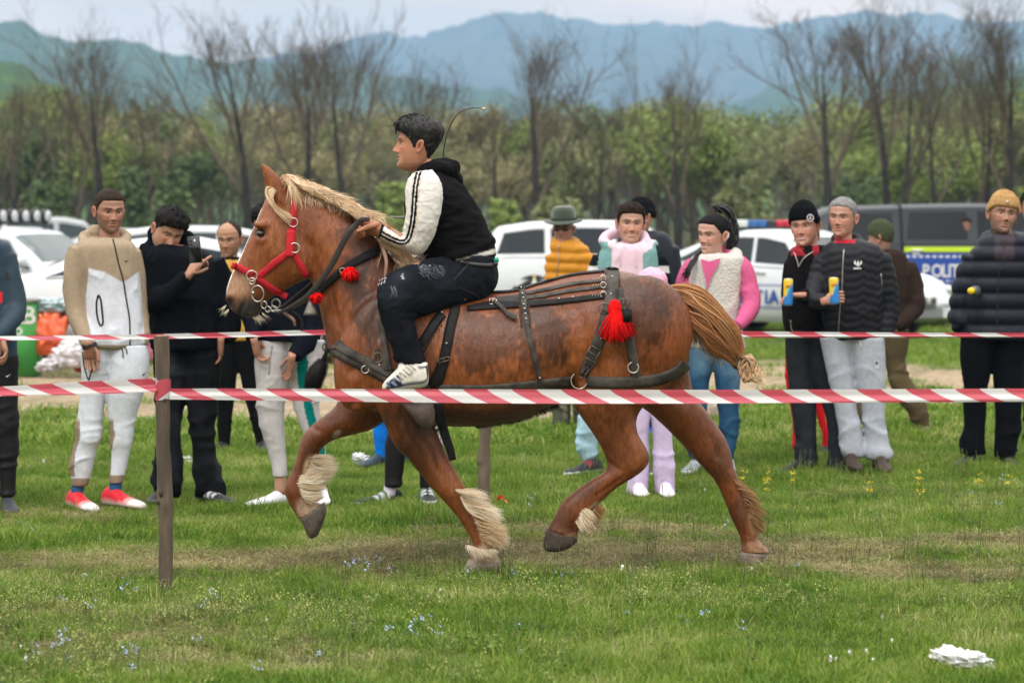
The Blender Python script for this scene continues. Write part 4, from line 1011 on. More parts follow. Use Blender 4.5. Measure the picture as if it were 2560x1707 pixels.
def build_harness():
 lea = M('worn_grey_leather', (.034, .032, .031), .6, nscale=16, col2=(.085, .076, .064), bump=.002, bscale=90, spec=.12)
 blk = M('black_leather', (.011, .0105, .011), .55, nscale=20, namt=.5, bump=.0012, bscale=120, spec=.15)
 brn = M('brown_leather', (.16, .085, .05), .5, nscale=20, namt=.35, bump=.001, bscale=150)
 met = M('steel', (.55, .53, .50), .3, 1.0); rust_ = M('dull_iron', (.16, .13, .11), .55, .7, nscale=40, namt=.3)
 redw = M('red_webbing', (.52, .018, .030), .6, nscale=60, namt=.12, bump=.0012, bscale=90, stretch=(1, 1, 3), spec=.2)
 redy = M('red_wool', (.66, .006, .006), .85, nscale=90, namt=.35, spec=.1)
 Y = HY0
 # ---------- harness
 root = empty('harness', P(1300, 900, Y), 'worn grey and black leather driving harness with studs buckled over the chestnut horse', 'harness')
 def st(nm, pts, wd, mt=lea, **k):
  return link(nm, strap_mesh(pts, wd, **k).mesh(nm), mt, root)
 def both(nm, pts, wd, mt=lea, **k):
  st(nm, pts, wd, mt, **k); st(nm, pts, wd, mt, side=1, **k)
 both('breast_strap', [(836, 862), (850, 876), (885, 896), (930, 918), (978, 944)], 38, thick=.012)
 both('breast_strap_lining', [(838, 862), (880, 888), (930, 914), (975, 938)], 12, lea, off=.018)
 both('side_trace', [(970, 950), (1040, 966), (1120, 970), (1220, 970), (1310, 964), (1380, 958), (1434, 952)], [20, 20, 18, 18, 22, 26, 26], thick=.007)
 both('breeching', [(1468, 954), (1530, 956), (1597, 954), (1650, 946), (1690, 930), (1712, 908)], 28, thick=.008)
 both('croup_strap', [(1527, 672), (1532, 700), (1530, 740), (1522, 785)], 34, thick=.007, off=.012)
 both('hip_strap_front', [(1518, 785), (1508, 820), (1494, 860), (1476, 900), (1458, 938)], [30, 30, 30, 30, 24], thick=.006)
 both('hip_strap_rear', [(1545, 722), (1556, 778), (1570, 828), (1580, 880), (1588, 925), (1592, 966)], [22, 24, 24, 24, 24, 26], thick=.006)
 st('back_strap', [(1312, 735), (1370, 724), (1436, 710), (1512, 702)], 8); st('back_strap', [(1312, 746), (1360, 740), (1413, 730), (1512, 717)], 9)
 st('back_strap', [(1168, 772), (1235, 764), (1315, 761), (1413, 753), (1512, 741)], [12, 20, 16, 13, 13], blk, off=.006)
 st('pad_strap', [(1240, 757), (1280, 752), (1318, 748)], 24)
 st('strap_end', [(1236, 760), (1258, 778), (1272, 792), (1292, 800)], [9, 10, 11, 9], off=.02)
 both('belly_strap', [(1303, 717), (1308, 745), (1313, 790), (1320, 830), (1332, 880), (1346, 940), (1353, 975)], [14, 15, 15, 13, 12, 12, 13], off=.011)
 st('studded_strap', [(1106, 784), (1086, 810), (1062, 850), (1048, 880)], 24, blk, thick=.006)
 both('girth', [(1140, 765), (1128, 810), (1120, 850), (1111, 895), (1098, 935), (1086, 968), (1084, 1005)], [24, 25, 25, 26, 30, 34, 30], blk, thick=.008)
 st('girth_end', [(1094, 1008), (1102, 1050), (1112, 1085), (1124, 1120), (1132, 1150)], [24, 24, 23, 21, 17], blk, free=[-.30, -.27, -.24, -.23, -.22])
 st('collar_drop', [(956, 800), (960, 850), (966, 890), (972, 925)], [14, 16, 18, 20], lea, off=.02); st('collar_drop', [(942, 870), (946, 900), (950, 925)], 10, lea)
 st('saddle_edge', [(1018, 796), (1052, 790), (1090, 772), (1130, 757), (1165, 758)], 7, brn, off=.03, thick=.008)
 st('saddle_flap', [(1015, 770), (1050, 772), (1090, 762), (1135, 748), (1190, 744)], [30, 34, 32, 24, 18], blk, off=.015)
 st('spine_strap', [(1228, 732), (1290, 727), (1350, 709), (1430, 688), (1510, 679)], 5, blk)
 g = G(); poly = [(1003, 1006), (1020, 1028), (1045, 1060), (1066, 1076), (1084, 1062), (1088, 1030), (1082, 1008)]
 def slab(poly, yo, th, mt, nm):
  g = G(); c = np.mean(poly, 0); n = len(poly); F_ = [P(q[0], q[1], Y + yo) for q in poly]; B_ = [P(q[0], q[1], Y + yo + th) for q in poly]
  v = np.array(F_ + B_ + [P(c[0], c[1], Y + yo - .006), P(c[0], c[1], Y + yo + th)])
  f3 = [[i, (i + 1) % n, 2 * n] for i in range(n)] + [[n + (i + 1) % n, n + i, 2 * n + 1] for i in range(n)]
  g.add(v, np.array(f3)); g.f4.append(np.array([[i, n + i, n + (i + 1) % n, (i + 1) % n] for i in range(n)]))
  return link(nm, g.mesh(nm, False), mt, root)
 slab(poly, -.31, .012, M('scuffed_leather', (.05, .043, .04), .5, nscale=18, col2=(.11, .08, .065), spec=.2), 'stirrup_flap')
 slab([(813, 896), (818, 915), (815, 935), (808, 952), (800, 972), (762, 972), (763, 950), (766, 933), (778, 915), (797, 898)], -.03, .008, blk, 'breast_drop')
 g = G()
 edge = crom(np.array([(797, 898), (778, 915), (766, 933), (763, 950), (762, 972)], float), 4)
 for q in list(edge) + list(crom(np.array([(813, 896), (818, 915), (815, 935), (808, 952), (800, 972)], float), 4)):
  torus(g, P(q[0], q[1], Y - .028), .0045, .0018, n=8, m=4)
 o = link('scalloped_edge', g.mesh('scalloped_edge'), blk, root); tag(o, kind='stuff')
 st('drop_strap', [(820, 872), (814, 885), (806, 900)], 9, blk, free=[-.03, -.03, -.03])
 def ring(px, py, r, t=.0035, dy=.012, mt=met, par=root, side=-1, yo=None, rx=1, rz=1, nm='ring'):
  c = HORSE['surf'](px, py, side, dy)[0] if yo is None else P(px, py, Y + yo)
  if c is None: c = P(px, py, Y - .1)
  g = G(); torus(g, c, r / 528, t, rx, rz); return link(nm, g.mesh(nm), mt, par)
 ring(820, 868, 13, yo=-.02, mt=rust_); ring(1450, 948, 20); ring(1583, 917, 13); ring(1511, 775, 13, .003, .02, rust_); ring(947, 893, 12, .003, .02, rust_); ring(914, 922, 9, .003, .02)
 for px, py in ((1508, 702), (1508, 718), (1508, 741)): ring(px, py, 7, .0028, .014)
 # buckles
 def buckle(px, py, w_, h_, ang, side=-1, mt=met, off=.02):
  c, n_ = HORSE['surf'](px, py, side, off); a = R(ang); u = np.array([math.cos(a), 0, -math.sin(a)]); v_ = np.array([math.sin(a), 0, math.cos(a)]); g = G()
  cs = [c + u * w_ / 2 * i / 528 + v_ * h_ / 2 * j / 528 for i, j in ((-1, -1), (1, -1), (1, 1), (-1, 1), (-1, -1))]
  for i in range(4): g.rod([cs[i], cs[i + 1]], .0028, 6)
  g.rod([c - v_ * h_ / 2 / 528, c + v_ * h_ / 2 / 528], .002, 6); return link('buckle', g.mesh('buckle'), mt, root)
 buckle(1482, 880, 32, 26, -60, mt=rust_); buckle(1470, 905, 34, 20, -60, mt=lea); buckle(1458, 925, 28, 12, -60, mt=rust_); buckle(1112, 898, 28, 8, -15, mt=rust_); buckle(1094, 1010, 20, 20, 0, off=.03); buckle(1232, 762, 16, 14, 10); buckle(1560, 762, 22, 22, 10, mt=rust_)
 g = G()      # the dull cap on the rear strap
 c = HORSE['surf'](1570, 790, -1, .03)[0]; g.rod([c + [0, -.02, -.03], c + [0, -.02, .03]], .022, 12); link('leather_cap', g.mesh('leather_cap'), blk, root)
 g = G(); c = HORSE['surf'](952, 962, -1, .03)[0]
 # studs, each its own piece
 gs = G(); gs.ell((0, 0, 0), (.0052, .003, .0052), nu=8, nv=5); sm_ = gs.mesh('stud'); sm_.materials.append(met)
 for px, py in [(1305, 728), (1308, 742), (1310, 752), (1311, 768), (1313, 778), (1315, 790), (1316, 802), (1346, 940), (1399, 751), (1433, 748), (1530, 700), (1529, 740), (1522, 770), (1105, 786), (952, 912), (1508, 829), (1502, 845), (1118, 860)]:
  c = HORSE['surf'](px, py, -1, .019)[0]; o = link('stud', sm_, None, root, tuple(c))
 gl = G()
 for i in range(44):
  s_ = -1 if i % 2 else 1; t = (i // 2) / 21
  if t < .62: q = np.array([1311 + 6 * t + s_ * 11, 770 + 76 * t])
  else: q = np.array([1096 - (t - .62) * 120 + (12 if s_ > 0 else 12), 806 + (t - .62) * 170])
  c = HORSE['surf'](q[0], q[1], -1, .008)[0]
  if c is not None: torus(gl, c, .0042, .0018, n=8, m=4)
 o = link('scalloped_edge', gl.mesh('scalloped_edge'), M('scalloped_brown_leather', (.10, .05, .03), .6), root); tag(o, kind='stuff')
 g = G()
 for y_ in (702, 718, 741):
  for k in range(3):
   c = HORSE['surf'](1482 + k * 7, y_ + 1, -1, .012)[0]; g.rod([c + [-.004, 0, -.008], c + [.004, 0, .008]], .0012, 4)
 o = link('stitching', g.mesh('stitching'), M('tan_thread', (.5, .38, .25), .8), root); tag(o, kind='stuff')
 # ---------- tassels
 def tassel(px, py, w_, h_, n, lab, yo=None, ang=0, seed=0, spread=.8):
  c = HORSE['surf'](px, py - h_ * .3, -1, .03)[0] if yo is None else P(px, py - h_ * .3, Y + yo)
  o = empty('tassel', c, lab, 'tassel', 'red wool tassels on the tack')
  g = G(); g.ell(c, (w_ * .34 / 528, .024, h_ * .34 / 528), nu=14, nv=9)
  rnd = random.Random(seed); gf = G()
  for k in range(n):
   a = R(ang) + rnd.gauss(0, spread * .30); L_ = h_ * rnd.uniform(.75, 1.05) / 528 * (.75 + .25 * math.cos(a)); d = np.array([math.sin(a), rnd.gauss(0, .22) - .10, -math.cos(a)])
   p0 = c + np.array([rnd.gauss(0, w_ * .08 / 528), rnd.gauss(0, .006) - .006, 0]); gf.rod([p0, p0 + d * L_ * .5 + [rnd.gauss(0, .003), -.006, 0], p0 + d * L_ + np.array([rnd.gauss(0, .003), 0, -.010])], [.0042, .0046, .0034], 5)
  link('knot', g.mesh('knot'), redy, o); q = link('threads', gf.mesh('threads'), redy, o)
  tag(q, kind='stuff')
 tassel(1536, 800, 50, 74, 130, 'big red wool tassel on the croup of the horse', seed=1, spread=1.0, ang=8)
 tassel(878, 684, 40, 24, 110, 'red pompom tassel on the middle of the neck strap', seed=2, spread=3.2)
 tassel(791, 742, 30, 18, 90, 'small red pompom tassel above the bell', yo=-.13, seed=3, spread=3.4)
 # ---------- bell
 br = empty('bell', P(777, 765, Y - .12), 'small grey metal cow bell under the throat of the horse', 'bell')
 g = G(); rings = []
 for t, r in ((0, .006), (.1, .013), (.35, .018), (.8, .030), (1, .034)):
  z = P(777, 748, Y - .12) * (1 - t) + P(776, 788, Y - .12) * t; rings.append([z + np.array([math.cos(a) * r, math.sin(a) * r * .8, 0]) for a in np.arange(18) * math.pi / 9])
 g.tube(rings, True); link('bell_body', g.mesh('bell_body'), M('grey_bell_metal', (.20, .18, .16), .5, .6, nscale=20, namt=.3), br)
 # ---------- neck strap
 nsr = empty('neck_strap', P(870, 670, Y - .12), 'black leather strap round the horse neck carrying tassels and bell', 'strap')
 link('strap', strap_mesh([(962, 618), (925, 637), (866, 668), (830, 700), (797, 729), (775, 752)], [24, 22, 18, 18, 18, 14], .006, .01).mesh('strap'), blk, nsr)
 link('strap', strap_mesh([(962, 618), (925, 637), (866, 668), (830, 700), (797, 729)], 20, .006, .01, side=1).mesh('strap'), blk, nsr)
 g = G(); c = HORSE['surf'](858, 677, -1, .022)[0]; torus(g, c, .012, .0025); link('hook', g.mesh('hook'), met, nsr)
 # ---------- halter
 hr = empty('halter', P(650, 690, Y), 'red nylon webbing halter with steel rings on the horse head', 'halter')
 def hs(nm, pts, wd, side=-1, off=.005): link(nm, strap_mesh(pts, wd, .004, off, side=side).mesh(nm), redw, hr)
 for side in (-1, 1):
  hs('noseband', [(579, 663), (592, 667), (612, 676), (634, 688)], [16, 17, 17, 18], side)
  hs('cheek_strap', [(646, 692), (672, 670), (700, 647), (724, 630)], 17, side, .007)
  hs('crown_strap', [(724, 640), (728, 600), (731, 560), (736, 515), (741, 490), (748, 470)], [18, 18, 16, 15, 15, 15], side, .008)
  hs('throat_strap', [(732, 632), (745, 652), (758, 674), (766, 690)], 16, side, .006)
  hs('chin_strap', [(640, 692), (662, 708), (690, 728), (718, 742)], 16, side, .006)
 hs('buckle_tab', [(727, 578), (725, 610), (724, 640)], 20, -1, .016)
 gr = G()
 for i in range(9):
  for (x0, y0, x1, y1, w_, off) in ((579, 663, 634, 688, 12, .012), (648, 690, 722, 631, 13, .014), (742, 500, 733, 556, 12, .015), (734, 636, 764, 686, 12, .013), (648, 698, 714, 740, 12, .013)):
   t = (i + .5) / 9; q = np.array([x0 + (x1 - x0) * t, y0 + (y1 - y0) * t]); d = np.array([x1 - x0, y1 - y0]); d = d / np.hypot(*d); n_ = np.array([-d[1], d[0]]) * w_ / 2
   a = HORSE['surf'](*(q - n_), -1, off)[0]; b = HORSE['surf'](*(q + n_), -1, off)[0]
   if a is not None and b is not None and np.linalg.norm(a - b) < .05: gr.rod([a, (a + b) / 2 + [0, -.001, 0], b], .0012, 4)
 o = link('webbing_ribs', gr.mesh('webbing_ribs'), M('dark_red_webbing', (.40, .02, .03), .6), hr); tag(o, kind='stuff')
 for px, py, r in ((636, 690, 13), (732, 558, 11), (735, 620, 12)):
  g = G(); c = HORSE['surf'](px, py, -1, .02)[0]; torus(g, c, r / 528, .0034); link('ring', g.mesh('ring'), met, hr)
 # ---------- bit and reins
 bt = empty('bit', P(645, 735, Y - .06), 'steel bit with round rings at the horse mouth', 'bit')
 for px, py, r, yo, rx in ((644, 734, 20, -.085, .8), (630, 703, 8, -.085, 1), (660, 762, 9, -.08, .8), (690, 759, 11, .03, 1), (670, 773, 7, -.07, 1), (684, 772, 7, 0, 1)):
  g = G(); torus(g, P(px, py, Y + yo), r / 528, .0036, rx, 1, (.25, 1, .1)); link('ring', g.mesh('ring'), met, bt)
 g = G(); g.ell(P(633, 732, Y - .09), (.008,) * 3); link('bit_end', g.mesh('bit_end'), met, bt)
 g = G()
 for k in range(6): torus(g, P(676 + k * 8, 776 + (k % 2), Y - .06 + .005 * k), .008, .002, 1.2, .7, (0, 1, .8 if k % 2 else -.6), 12, 5)
 link('chain', g.mesh('chain'), met, bt)
 rr = empty('reins', P(830, 663, Y - .14), 'dark leather reins running from the bit up to the hands of the rider', 'reins')
 def fr(nm, pts, wd, yo, mt=blk): link(nm, strap_mesh(pts, wd, .004, free=yo, side=-1).mesh(nm), mt, rr)
 rl = M('grey_brown_leather', (.026, .021, .019), .6, nscale=20, namt=.3, bump=.001, bscale=150)
 fr('rein', [(692, 785), (735, 762), (777, 732), (828, 663), (866, 591), (889, 563), (905, 550), (925, 548)], [8, 10, 14, 15, 15, 14, 13, 10], [-.07, -.11, -.15, -.18, -.20, -.20, -.21, -.22], rl)
 fr('rein', [(700, 780), (740, 768), (780, 745), (800, 728)], [6, 8, 8, 8], [-.04, -.06, -.11, -.14], rl)
 fr('rein', [(690, 778), (735, 745), (800, 690), (860, 610), (900, 560)], [6, 9, 12, 12, 12], [.08, .14, .17, .19, .15], rl)
 fr('rein_end', [(708, 782), (722, 790), (734, 800), (738, 815)], [7, 8, 8, 6], [-.06, -.07, -.08, -.08], brn)
 fr('rein_end', [(730, 778), (748, 792), (756, 810), (754, 828)], [6, 6, 5, 4], [-.06, -.07, -.08, -.08], blk)
 fr('rein_loop', [(948, 600), (958, 625), (966, 655), (962, 696)], [9, 10, 9, 7], [-.22, -.21, -.25, -.27], brn)
# ================================================================ PEOPLE
def rotm(yaw=0, pitch=0, roll=0):
 return np.array(Matrix.Rotation(R(yaw), 3, 'Z') @ Matrix.Rotation(R(roll), 3, 'Y') @ Matrix.Rotation(R(pitch), 3, 'X'))

_Z = np.array([-.118, -.112, -.100, -.085, -.06, -.03, 0, .03, .06, .085, .105, .114, .118])
_W = np.array([.004, .024, .038, .050, .060, .067, .071, .0745, .073, .062, .039, .019, .002])
_F = np.array([.050, .066, .080, .085, .083, .082, .081, .087, .085, .072, .046, .023, .002])
_B = np.array([.000, .012, .026, .040, .055, .072, .088, .097, .096, .083, .053, .026, .002])

def headgrid(nu, nv, zlo=-.118):
 t = np.linspace(0, 1, nv); z = zlo + (.118 - zlo) * (.5 - .5 * np.cos(np.pi * (t * .86 + .07))) ; z = (z - z[0]) / (z[-1] - z[0]) * (.118 - zlo) + zlo
 a = np.linspace(0, 2 * math.pi, nu, endpoint=False); a = a - .42 * np.sin(a)         # denser at the face (a=0)
 Wd = np.interp(z, _Z, _W)[:, None]; Fr = np.interp(z, _Z, _F)[:, None]; Bk = np.interp(z, _Z, _B)[:, None]
 ca, sa = np.cos(a)[None], np.sin(a)[None]
 e = .90
 x = Wd * np.sign(sa) * np.abs(sa) ** e; y = -np.where(ca > 0, Fr * np.abs(ca) ** .86, -Bk * np.abs(ca) ** .95)
 return x, y + 0 * x, z[:, None] + 0 * x, a

def head_mesh(g, c, rot, sc, skin, opt):
 """sculpted head added to g; skin, lip, brow and beard colours, shade painted in nostrils, mouth line and ears"""
 nu, nv = opt.get('res', (92, 76))
 x, y, z, a = headgrid(nu, nv)
 fr = np.clip(-y / .06, 0, 1); smile = opt.get('smile', 0); jaw = opt.get('jaw', 1.0); heavy = opt.get('heavy', 0); nose = opt.get('nose', 1.0)
 x = x * (1 + (jaw - 1) * sm(.02, -.06, z)) * (1 + heavy * .12 * np.exp(-((z + .05) / .04) ** 2))
 def ga(x0, z0, sx, sz, h, sym=True):
  d = np.exp(-((np.abs(x) if sym else x) - x0) ** 2 / sx ** 2 - (z - z0) ** 2 / sz ** 2) if sym else np.exp(-(x - x0) ** 2 / sx ** 2 - (z - z0) ** 2 / sz ** 2)
  return h * d
 f = 0
 f = f + ga(.031, .006, .017, .011, -.011) + ga(.026, .026, .024, .0075, .0055) + ga(0, .024, .010, .009, .003)
 hz = np.interp(z, [-.047, -.040, -.034, -.028, -.015, .004, .018, .034], [0, .004, .021, .0265, .021, .0115, .006, 0]) * nose
 wz = np.interp(z, [-.044, -.030, -.01, .02], [.0105, .0118, .0085, .0075])
 f = f + hz * np.exp(-(np.abs(x) / wz) ** 2.2) + ga(.0125, -.0335, .0062, .0065, .0085)
 f = f + ga(.044, -.012, .020, .014, .005) + ga(.028, -.05, .010, .022, -.003 - .004 * smile) + ga(.040, -.036, .015, .014, .003 + .007 * smile)
 mz = -.0585 + smile * 9 * np.minimum(x ** 2, .0009); mw = .021 + .005 * smile
 lip = np.exp(-(np.abs(x) / mw) ** 4)
 f = f + lip * (.0062 * np.exp(-((z - mz - .0062) / .0050) ** 2) + .0068 * np.exp(-((z - mz + .0068 + .004 * smile) / .0058) ** 2) - .0055 * np.exp(-((z - mz) / .0028) ** 2))
 f = f + ga(0, -.074, .018, .006, -.0035) + ga(0, -.097, .017, .012, .0075 + .004 * heavy)
 y = y - f * fr
 # colours
 sk = np.array(skin); c3 = np.tile(sk, x.shape + (1,)).reshape(*x.shape, 3)
 pp = np.stack([x, y, z], -1).reshape(-1, 3)
 nz = fbm(pp * 60 + opt.get('seed', 0), 3).reshape(x.shape)[..., None]
 c3 = c3 * (.90 + .2 * nz)
 def mixc(mask, col, amt=1.0):
  nonlocal c3
  m_ = np.clip(mask, 0, 1)[..., None] * amt; c3 = c3 * (1 - m_) + np.array(col) * m_
 frm = (y < -.02)
 mixc((np.exp(-((np.abs(x) - .042) / .02) ** 2 - ((z + .022) / .018) ** 2) + .9 * np.exp(-(x / .014) ** 2 - ((z + .028) / .012) ** 2)) * frm, sk * np.array([1.18, .72, .68]), .55)
 bt = opt.get('beard', 0); bc = np.array(opt.get('beardcol', (.03, .02, .016)))
 if bt:
  reg = (sm(-.028, -.045, z) * sm(.012, .03, np.abs(x) + np.maximum(0, -(z + .06)) * 1.2) + .8 * np.exp(-(x / .022) ** 2 - ((z + .046) / .006) ** 2) + sm(-.066, -.08, z) + sm(.048, .062, np.abs(x)) * sm(.0, -.02, z)) * (y < .035)
  reg = np.clip(reg, 0, 1) * (1 - .85 * lip * np.exp(-((z - mz) / .011) ** 2)); mixc(reg * (.55 + .8 * nz[..., 0]), sk * .35 * .4 + bc * .6, bt)
 lc = sk * np.array([1.02, .55, .52]); mixc(lip * (np.exp(-((z - mz) / (.0095 + .002 * smile)) ** 4)) * frm, lc, .75)
 if smile > .5:
  mixc(np.exp(-(np.abs(x) / (mw * .82)) ** 4) * np.exp(-((z - mz + .0005) / .0045) ** 4) * frm, (.72, .68, .62), .95)
  mixc(np.exp(-(np.abs(x) / mw) ** 4) * np.exp(-((z - mz + .0065) / .0018) ** 2) * frm, (.10, .02, .02), .6)
 else: mixc(lip * np.exp(-((z - mz) / .0020) ** 2) * frm, (.06, .02, .018), .8)
 mixc(np.exp(-((np.abs(x) - .0085) / .0045) ** 2 - ((z + .0395) / .0022) ** 2) * frm, (.05, .015, .012), .8)  # dark nostrils, shade put into the skin colour
 bz = .0245 + .004 * np.sin((np.abs(x) - .012) / .036 * 2.6); mixc(sm(.009, .014, np.abs(x)) * (1 - sm(.044, .050, np.abs(x))) * np.exp(-((z - bz) / .0042) ** 4) * frm, opt.get('brow', (.02, .014, .012)), .88)
 ez = .006; mixc(np.exp(-((np.abs(x) - .031) / .0165) ** 4) * np.exp(-((z - ez - .0065) / .0022) ** 2) * frm, (.03, .018, .014), .85)
 mixc(np.exp(-((np.abs(x) - .031) / .014) ** 4) * np.exp(-((z - ez + .0055) / .0018) ** 2) * frm, sk * .45, .6)
 v = np.stack([x, y, z], -1) * sc @ rot.T + c
 g.tube(v, True, None); g.c.append(np.concatenate([c3.reshape(-1, 3), c3[0].mean(0)[None], c3[-1].mean(0)[None]]))
 # ears
 for s in (-1, 1):
  th = np.linspace(0, math.pi, 14)[1:-1]; ph = np.linspace(0, 2 * math.pi, 18, endpoint=False)
  e = np.stack([np.cos(th)[:, None] + 0 * ph, np.sin(th)[:, None] * np.cos(ph), np.sin(th)[:, None] * np.sin(ph)], -1)
  rr = np.sqrt((e[..., 1]) ** 2 + e[..., 2] ** 2); out = e[..., 0] * s > 0
  ex = e[..., 0] * .009 - s * 0; ex = np.where(out, ex - s * .011 * np.exp(-((rr - .25) / .33) ** 2), ex)
  ev = np.stack([ex + s * .0775, e[..., 1] * .0165 * (1 + .25 * e[..., 2]) + .012, e[..., 2] * .032 - .006], -1)
  ev[..., 1] += ev[..., 2] * .22; ev[..., 0] += s * np.clip(ev[..., 1] - .005, 0, 1) * .45
  ec = np.tile(sk * np.array([1.08, .85, .8]), e.shape[:2] + (1,)).reshape(*e.shape[:2], 3) * (1 - .55 * (out * np.exp(-((rr - .2) / .3) ** 2)))[..., None]  # ear hollow darkened in the colour to stand for shade
  ev = ev * sc @ rot.T + c; ev = ev[::-1] if s > 0 else ev; ec = ec[::-1] if s > 0 else ec
  g.tube(ev, True); g.c.append(np.concatenate([ec.reshape(-1, 3), ec[0][:1], ec[-1][:1]]))

def fixcol(g):            # G.tube(cap) bookkeeping: make colour rows match the vertices
 n = sum(len(q) for q in g.v); m_ = sum(len(q) for q in g.c)
 if m_ != n: raise RuntimeError('colour rows %d of %d' % (m_, n))

def tube_c(g, rings, col):
 rings = np.asarray(rings, float); g.tube(rings, True, None)
 g.c.append(np.tile(np.array(col, float), (rings.shape[0] * rings.shape[1] + 2, 1)))

def shell(zline, thick, c, rot, sc, nu=100, nv=64, noise=.0, seed=0, sunk=.010, grow_z=0.0, ribs=0, post=None, zlo=-.118):
 x, y, z, a = headgrid(nu, nv, zlo)
 ang = np.abs(np.arctan2(np.abs(x), -y)); cen = np.array([0, .008, .01])
 d = np.stack([x, y, z], -1) - cen; L_ = np.linalg.norm(d, axis=-1, keepdims=True); d = d / L_
 zl = zline(ang); k = sm(-.006, .006, z - zl)
 T = thick(x, y, z, ang)
 p = np.stack([x, y, z], -1).reshape(-1, 3)
 n1 = (fbm(p * np.array([75, 75, 45]) + seed, 4) - .5).reshape(x.shape)
 T = T + noise * n1 + ribs * np.sin(a * 75)[None]
 off = np.where(k > 0, T, 0) * k - sunk * (1 - k)
 v = np.stack([x, y, z], -1) + d * off[..., None]
 v[..., 2] += grow_z * sm(.02, .11, z)
 if post is not None: v = post(v)
 g = G(); g.tube(v * sc @ rot.T + c, True); return g

def hand(g, wrist, d, nrm, size, col, curl=(.5, .6, .7, .8), thumb=.5, side=1, spread=1.0, fist=0):
 """palm with four unequal bent fingers and a side thumb. d: wrist to knuckles, nrm: palm-side normal"""
 d = np.array(d, float); d /= np.linalg.norm(d); nrm = np.array(nrm, float); nrm -= d * (nrm @ d); nrm /= np.linalg.norm(nrm); u = np.cross(d, nrm) * side
 rings = []
 for t, w_, h_ in ((-.35, .026, .021), (0, .026, .019), (.25, .033, .018), (.6, .040, .016), (.9, .041, .014), (1.0, .036, .010)):
  c = wrist + d * t * .085 * size; th = np.arange(14) * math.pi / 7
  rings.append([c + size * (w_ * math.copysign(abs(math.cos(q)) ** .8, math.cos(q)) * u + h_ * math.copysign(abs(math.sin(q)) ** .8, math.sin(q)) * nrm) for q in th])
 tube_c(g, rings, col)
 for i, (o, L_, r_) in enumerate(((.030, .078, .0088), (.010, .086, .0092), (-.010, .080, .0088), (-.029, .064, .0078))):
  p = wrist + d * .080 * size + u * o * size; dd = d + u * (.5 - i / 3) * .16 * spread; dd /= np.linalg.norm(dd); pts = [p - d * .012 * size, p]; ang = 0
  for j, fr in enumerate((.45, .30, .25)):
   ang += curl[i] * (1.0, 1.15, .8)[j]; q = dd * math.cos(ang) + nrm * math.sin(ang); pts.append(pts[-1] + q * L_ * fr * size)
  rr = np.array([r_ * 1.1, r_ * 1.05, r_ * 1.0, r_ * .92, r_ * .72]) * size
  gg = G(); gg.rod(crom(np.array(pts), 2), np.interp(np.linspace(0, 1, 2 * (len(pts) - 1) + 1), np.linspace(0, 1, 5), rr), 8)
  g.v += gg.v; [g.f4.append(q + g.n) for q in gg.f4]; [g.f3.append(q + g.n) for q in gg.f3]; nn = sum(len(q) for q in gg.v); g.n += nn
  cc = np.tile(np.array(col, float), (nn, 1)); g.c.append(cc)
 p = wrist + d * .022 * size + u * .026 * size; t1 = d * .6 + u * (.8 * (1 - thumb)) + nrm * thumb * .9; t1 /= np.linalg.norm(t1); t2 = d * .8 + nrm * thumb + u * (.25 - thumb * .5); t2 /= np.linalg.norm(t2)
 gg = G(); gg.rod(crom(np.array([p - t1 * .01, p, p + t1 * .034 * size, p + (t1 * .034 + t2 * .030) * size, p + (t1 * .034 + t2 * .055) * size]), 2), np.interp(np.linspace(0, 1, 9), np.linspace(0, 1, 5), np.array([.012, .0125, .0105, .0095, .007]) * size), 8)
 g.v += gg.v; [g.f4.append(q + g.n) for q in gg.f4]; [g.f3.append(q + g.n) for q in gg.f3]; nn = sum(len(q) for q in gg.v); g.n += nn; g.c.append(np.tile(np.array(col, float), (nn, 1)))

MATS = {}
def fabric():
 if 'fab' in MATS: return
 MATS['fab'] = M('woven_cloth', attr=True, rough=.9, spec=.08, nscale=35, namt=.10, bump=.0016, bscale=320, sheen=.0)
 MATS['shiny'] = M('nylon_cloth', attr=True, rough=.55, spec=.25, nscale=30, namt=.08, bump=.001, bscale=200)
 MATS['denim'] = M('denim', attr=True, rough=.9, spec=.08, nscale=12, namt=.35, bump=.0012, bscale=400)
 MATS['fleece'] = M('fleece', attr=True, rough=1.0, spec=.1, nscale=90, namt=.18, bump=.012, bscale=75, sheen=.4)
 MATS['skin'] = M('skin', attr=True, rough=.48, spec=.38, nscale=120, namt=.06, bump=.0005, bscale=500)
 MATS['skin'].node_tree.nodes['Principled BSDF'].inputs['Subsurface Weight'].default_value = .08
 MATS['skin'].node_tree.nodes['Principled BSDF'].inputs['Subsurface Radius'].default_value = (.012, .005, .003)
 MATS['eye'] = M('eyeball', attr=True, rough=.15, spec=.6)
 MATS['shoe'] = M('shoe_upper', attr=True, rough=.6, spec=.35, nscale=40, namt=.12, bump=.001, bscale=200)

def limb(g, pts, Y0, sub=4, m=14):
 """round tube through (px, py, dY, radius_m)"""
 a = crom(np.array(pts, float), sub); c = np.array([P(q[0], q[1], Y0 + q[2]) for q in a]); g.rod(c, np.maximum(a[:, 3], .01), m)

def rows(g, rr, Y0, ratio=None, sub=4, m=24, pw=.9, hwmax=.165, hwmin=.05):
 """horizontal outline rows (y, xl, xr[, dY[, half_depth]]) -> loft"""
 S = []
 for q in rr:
  y, xl, xr = q[:3]; dy = q[3] if len(q) > 3 else 0; Yq = Y0 + dy; wm = (xr - xl) * Yq / F
  hd = q[4] if len(q) > 4 else min(hwmax, max(hwmin, wm * (ratio or .33)))
  S.append([xl, y, xr, y, hd, dy])
 loft(g, S, Y0, sub, m, pw)

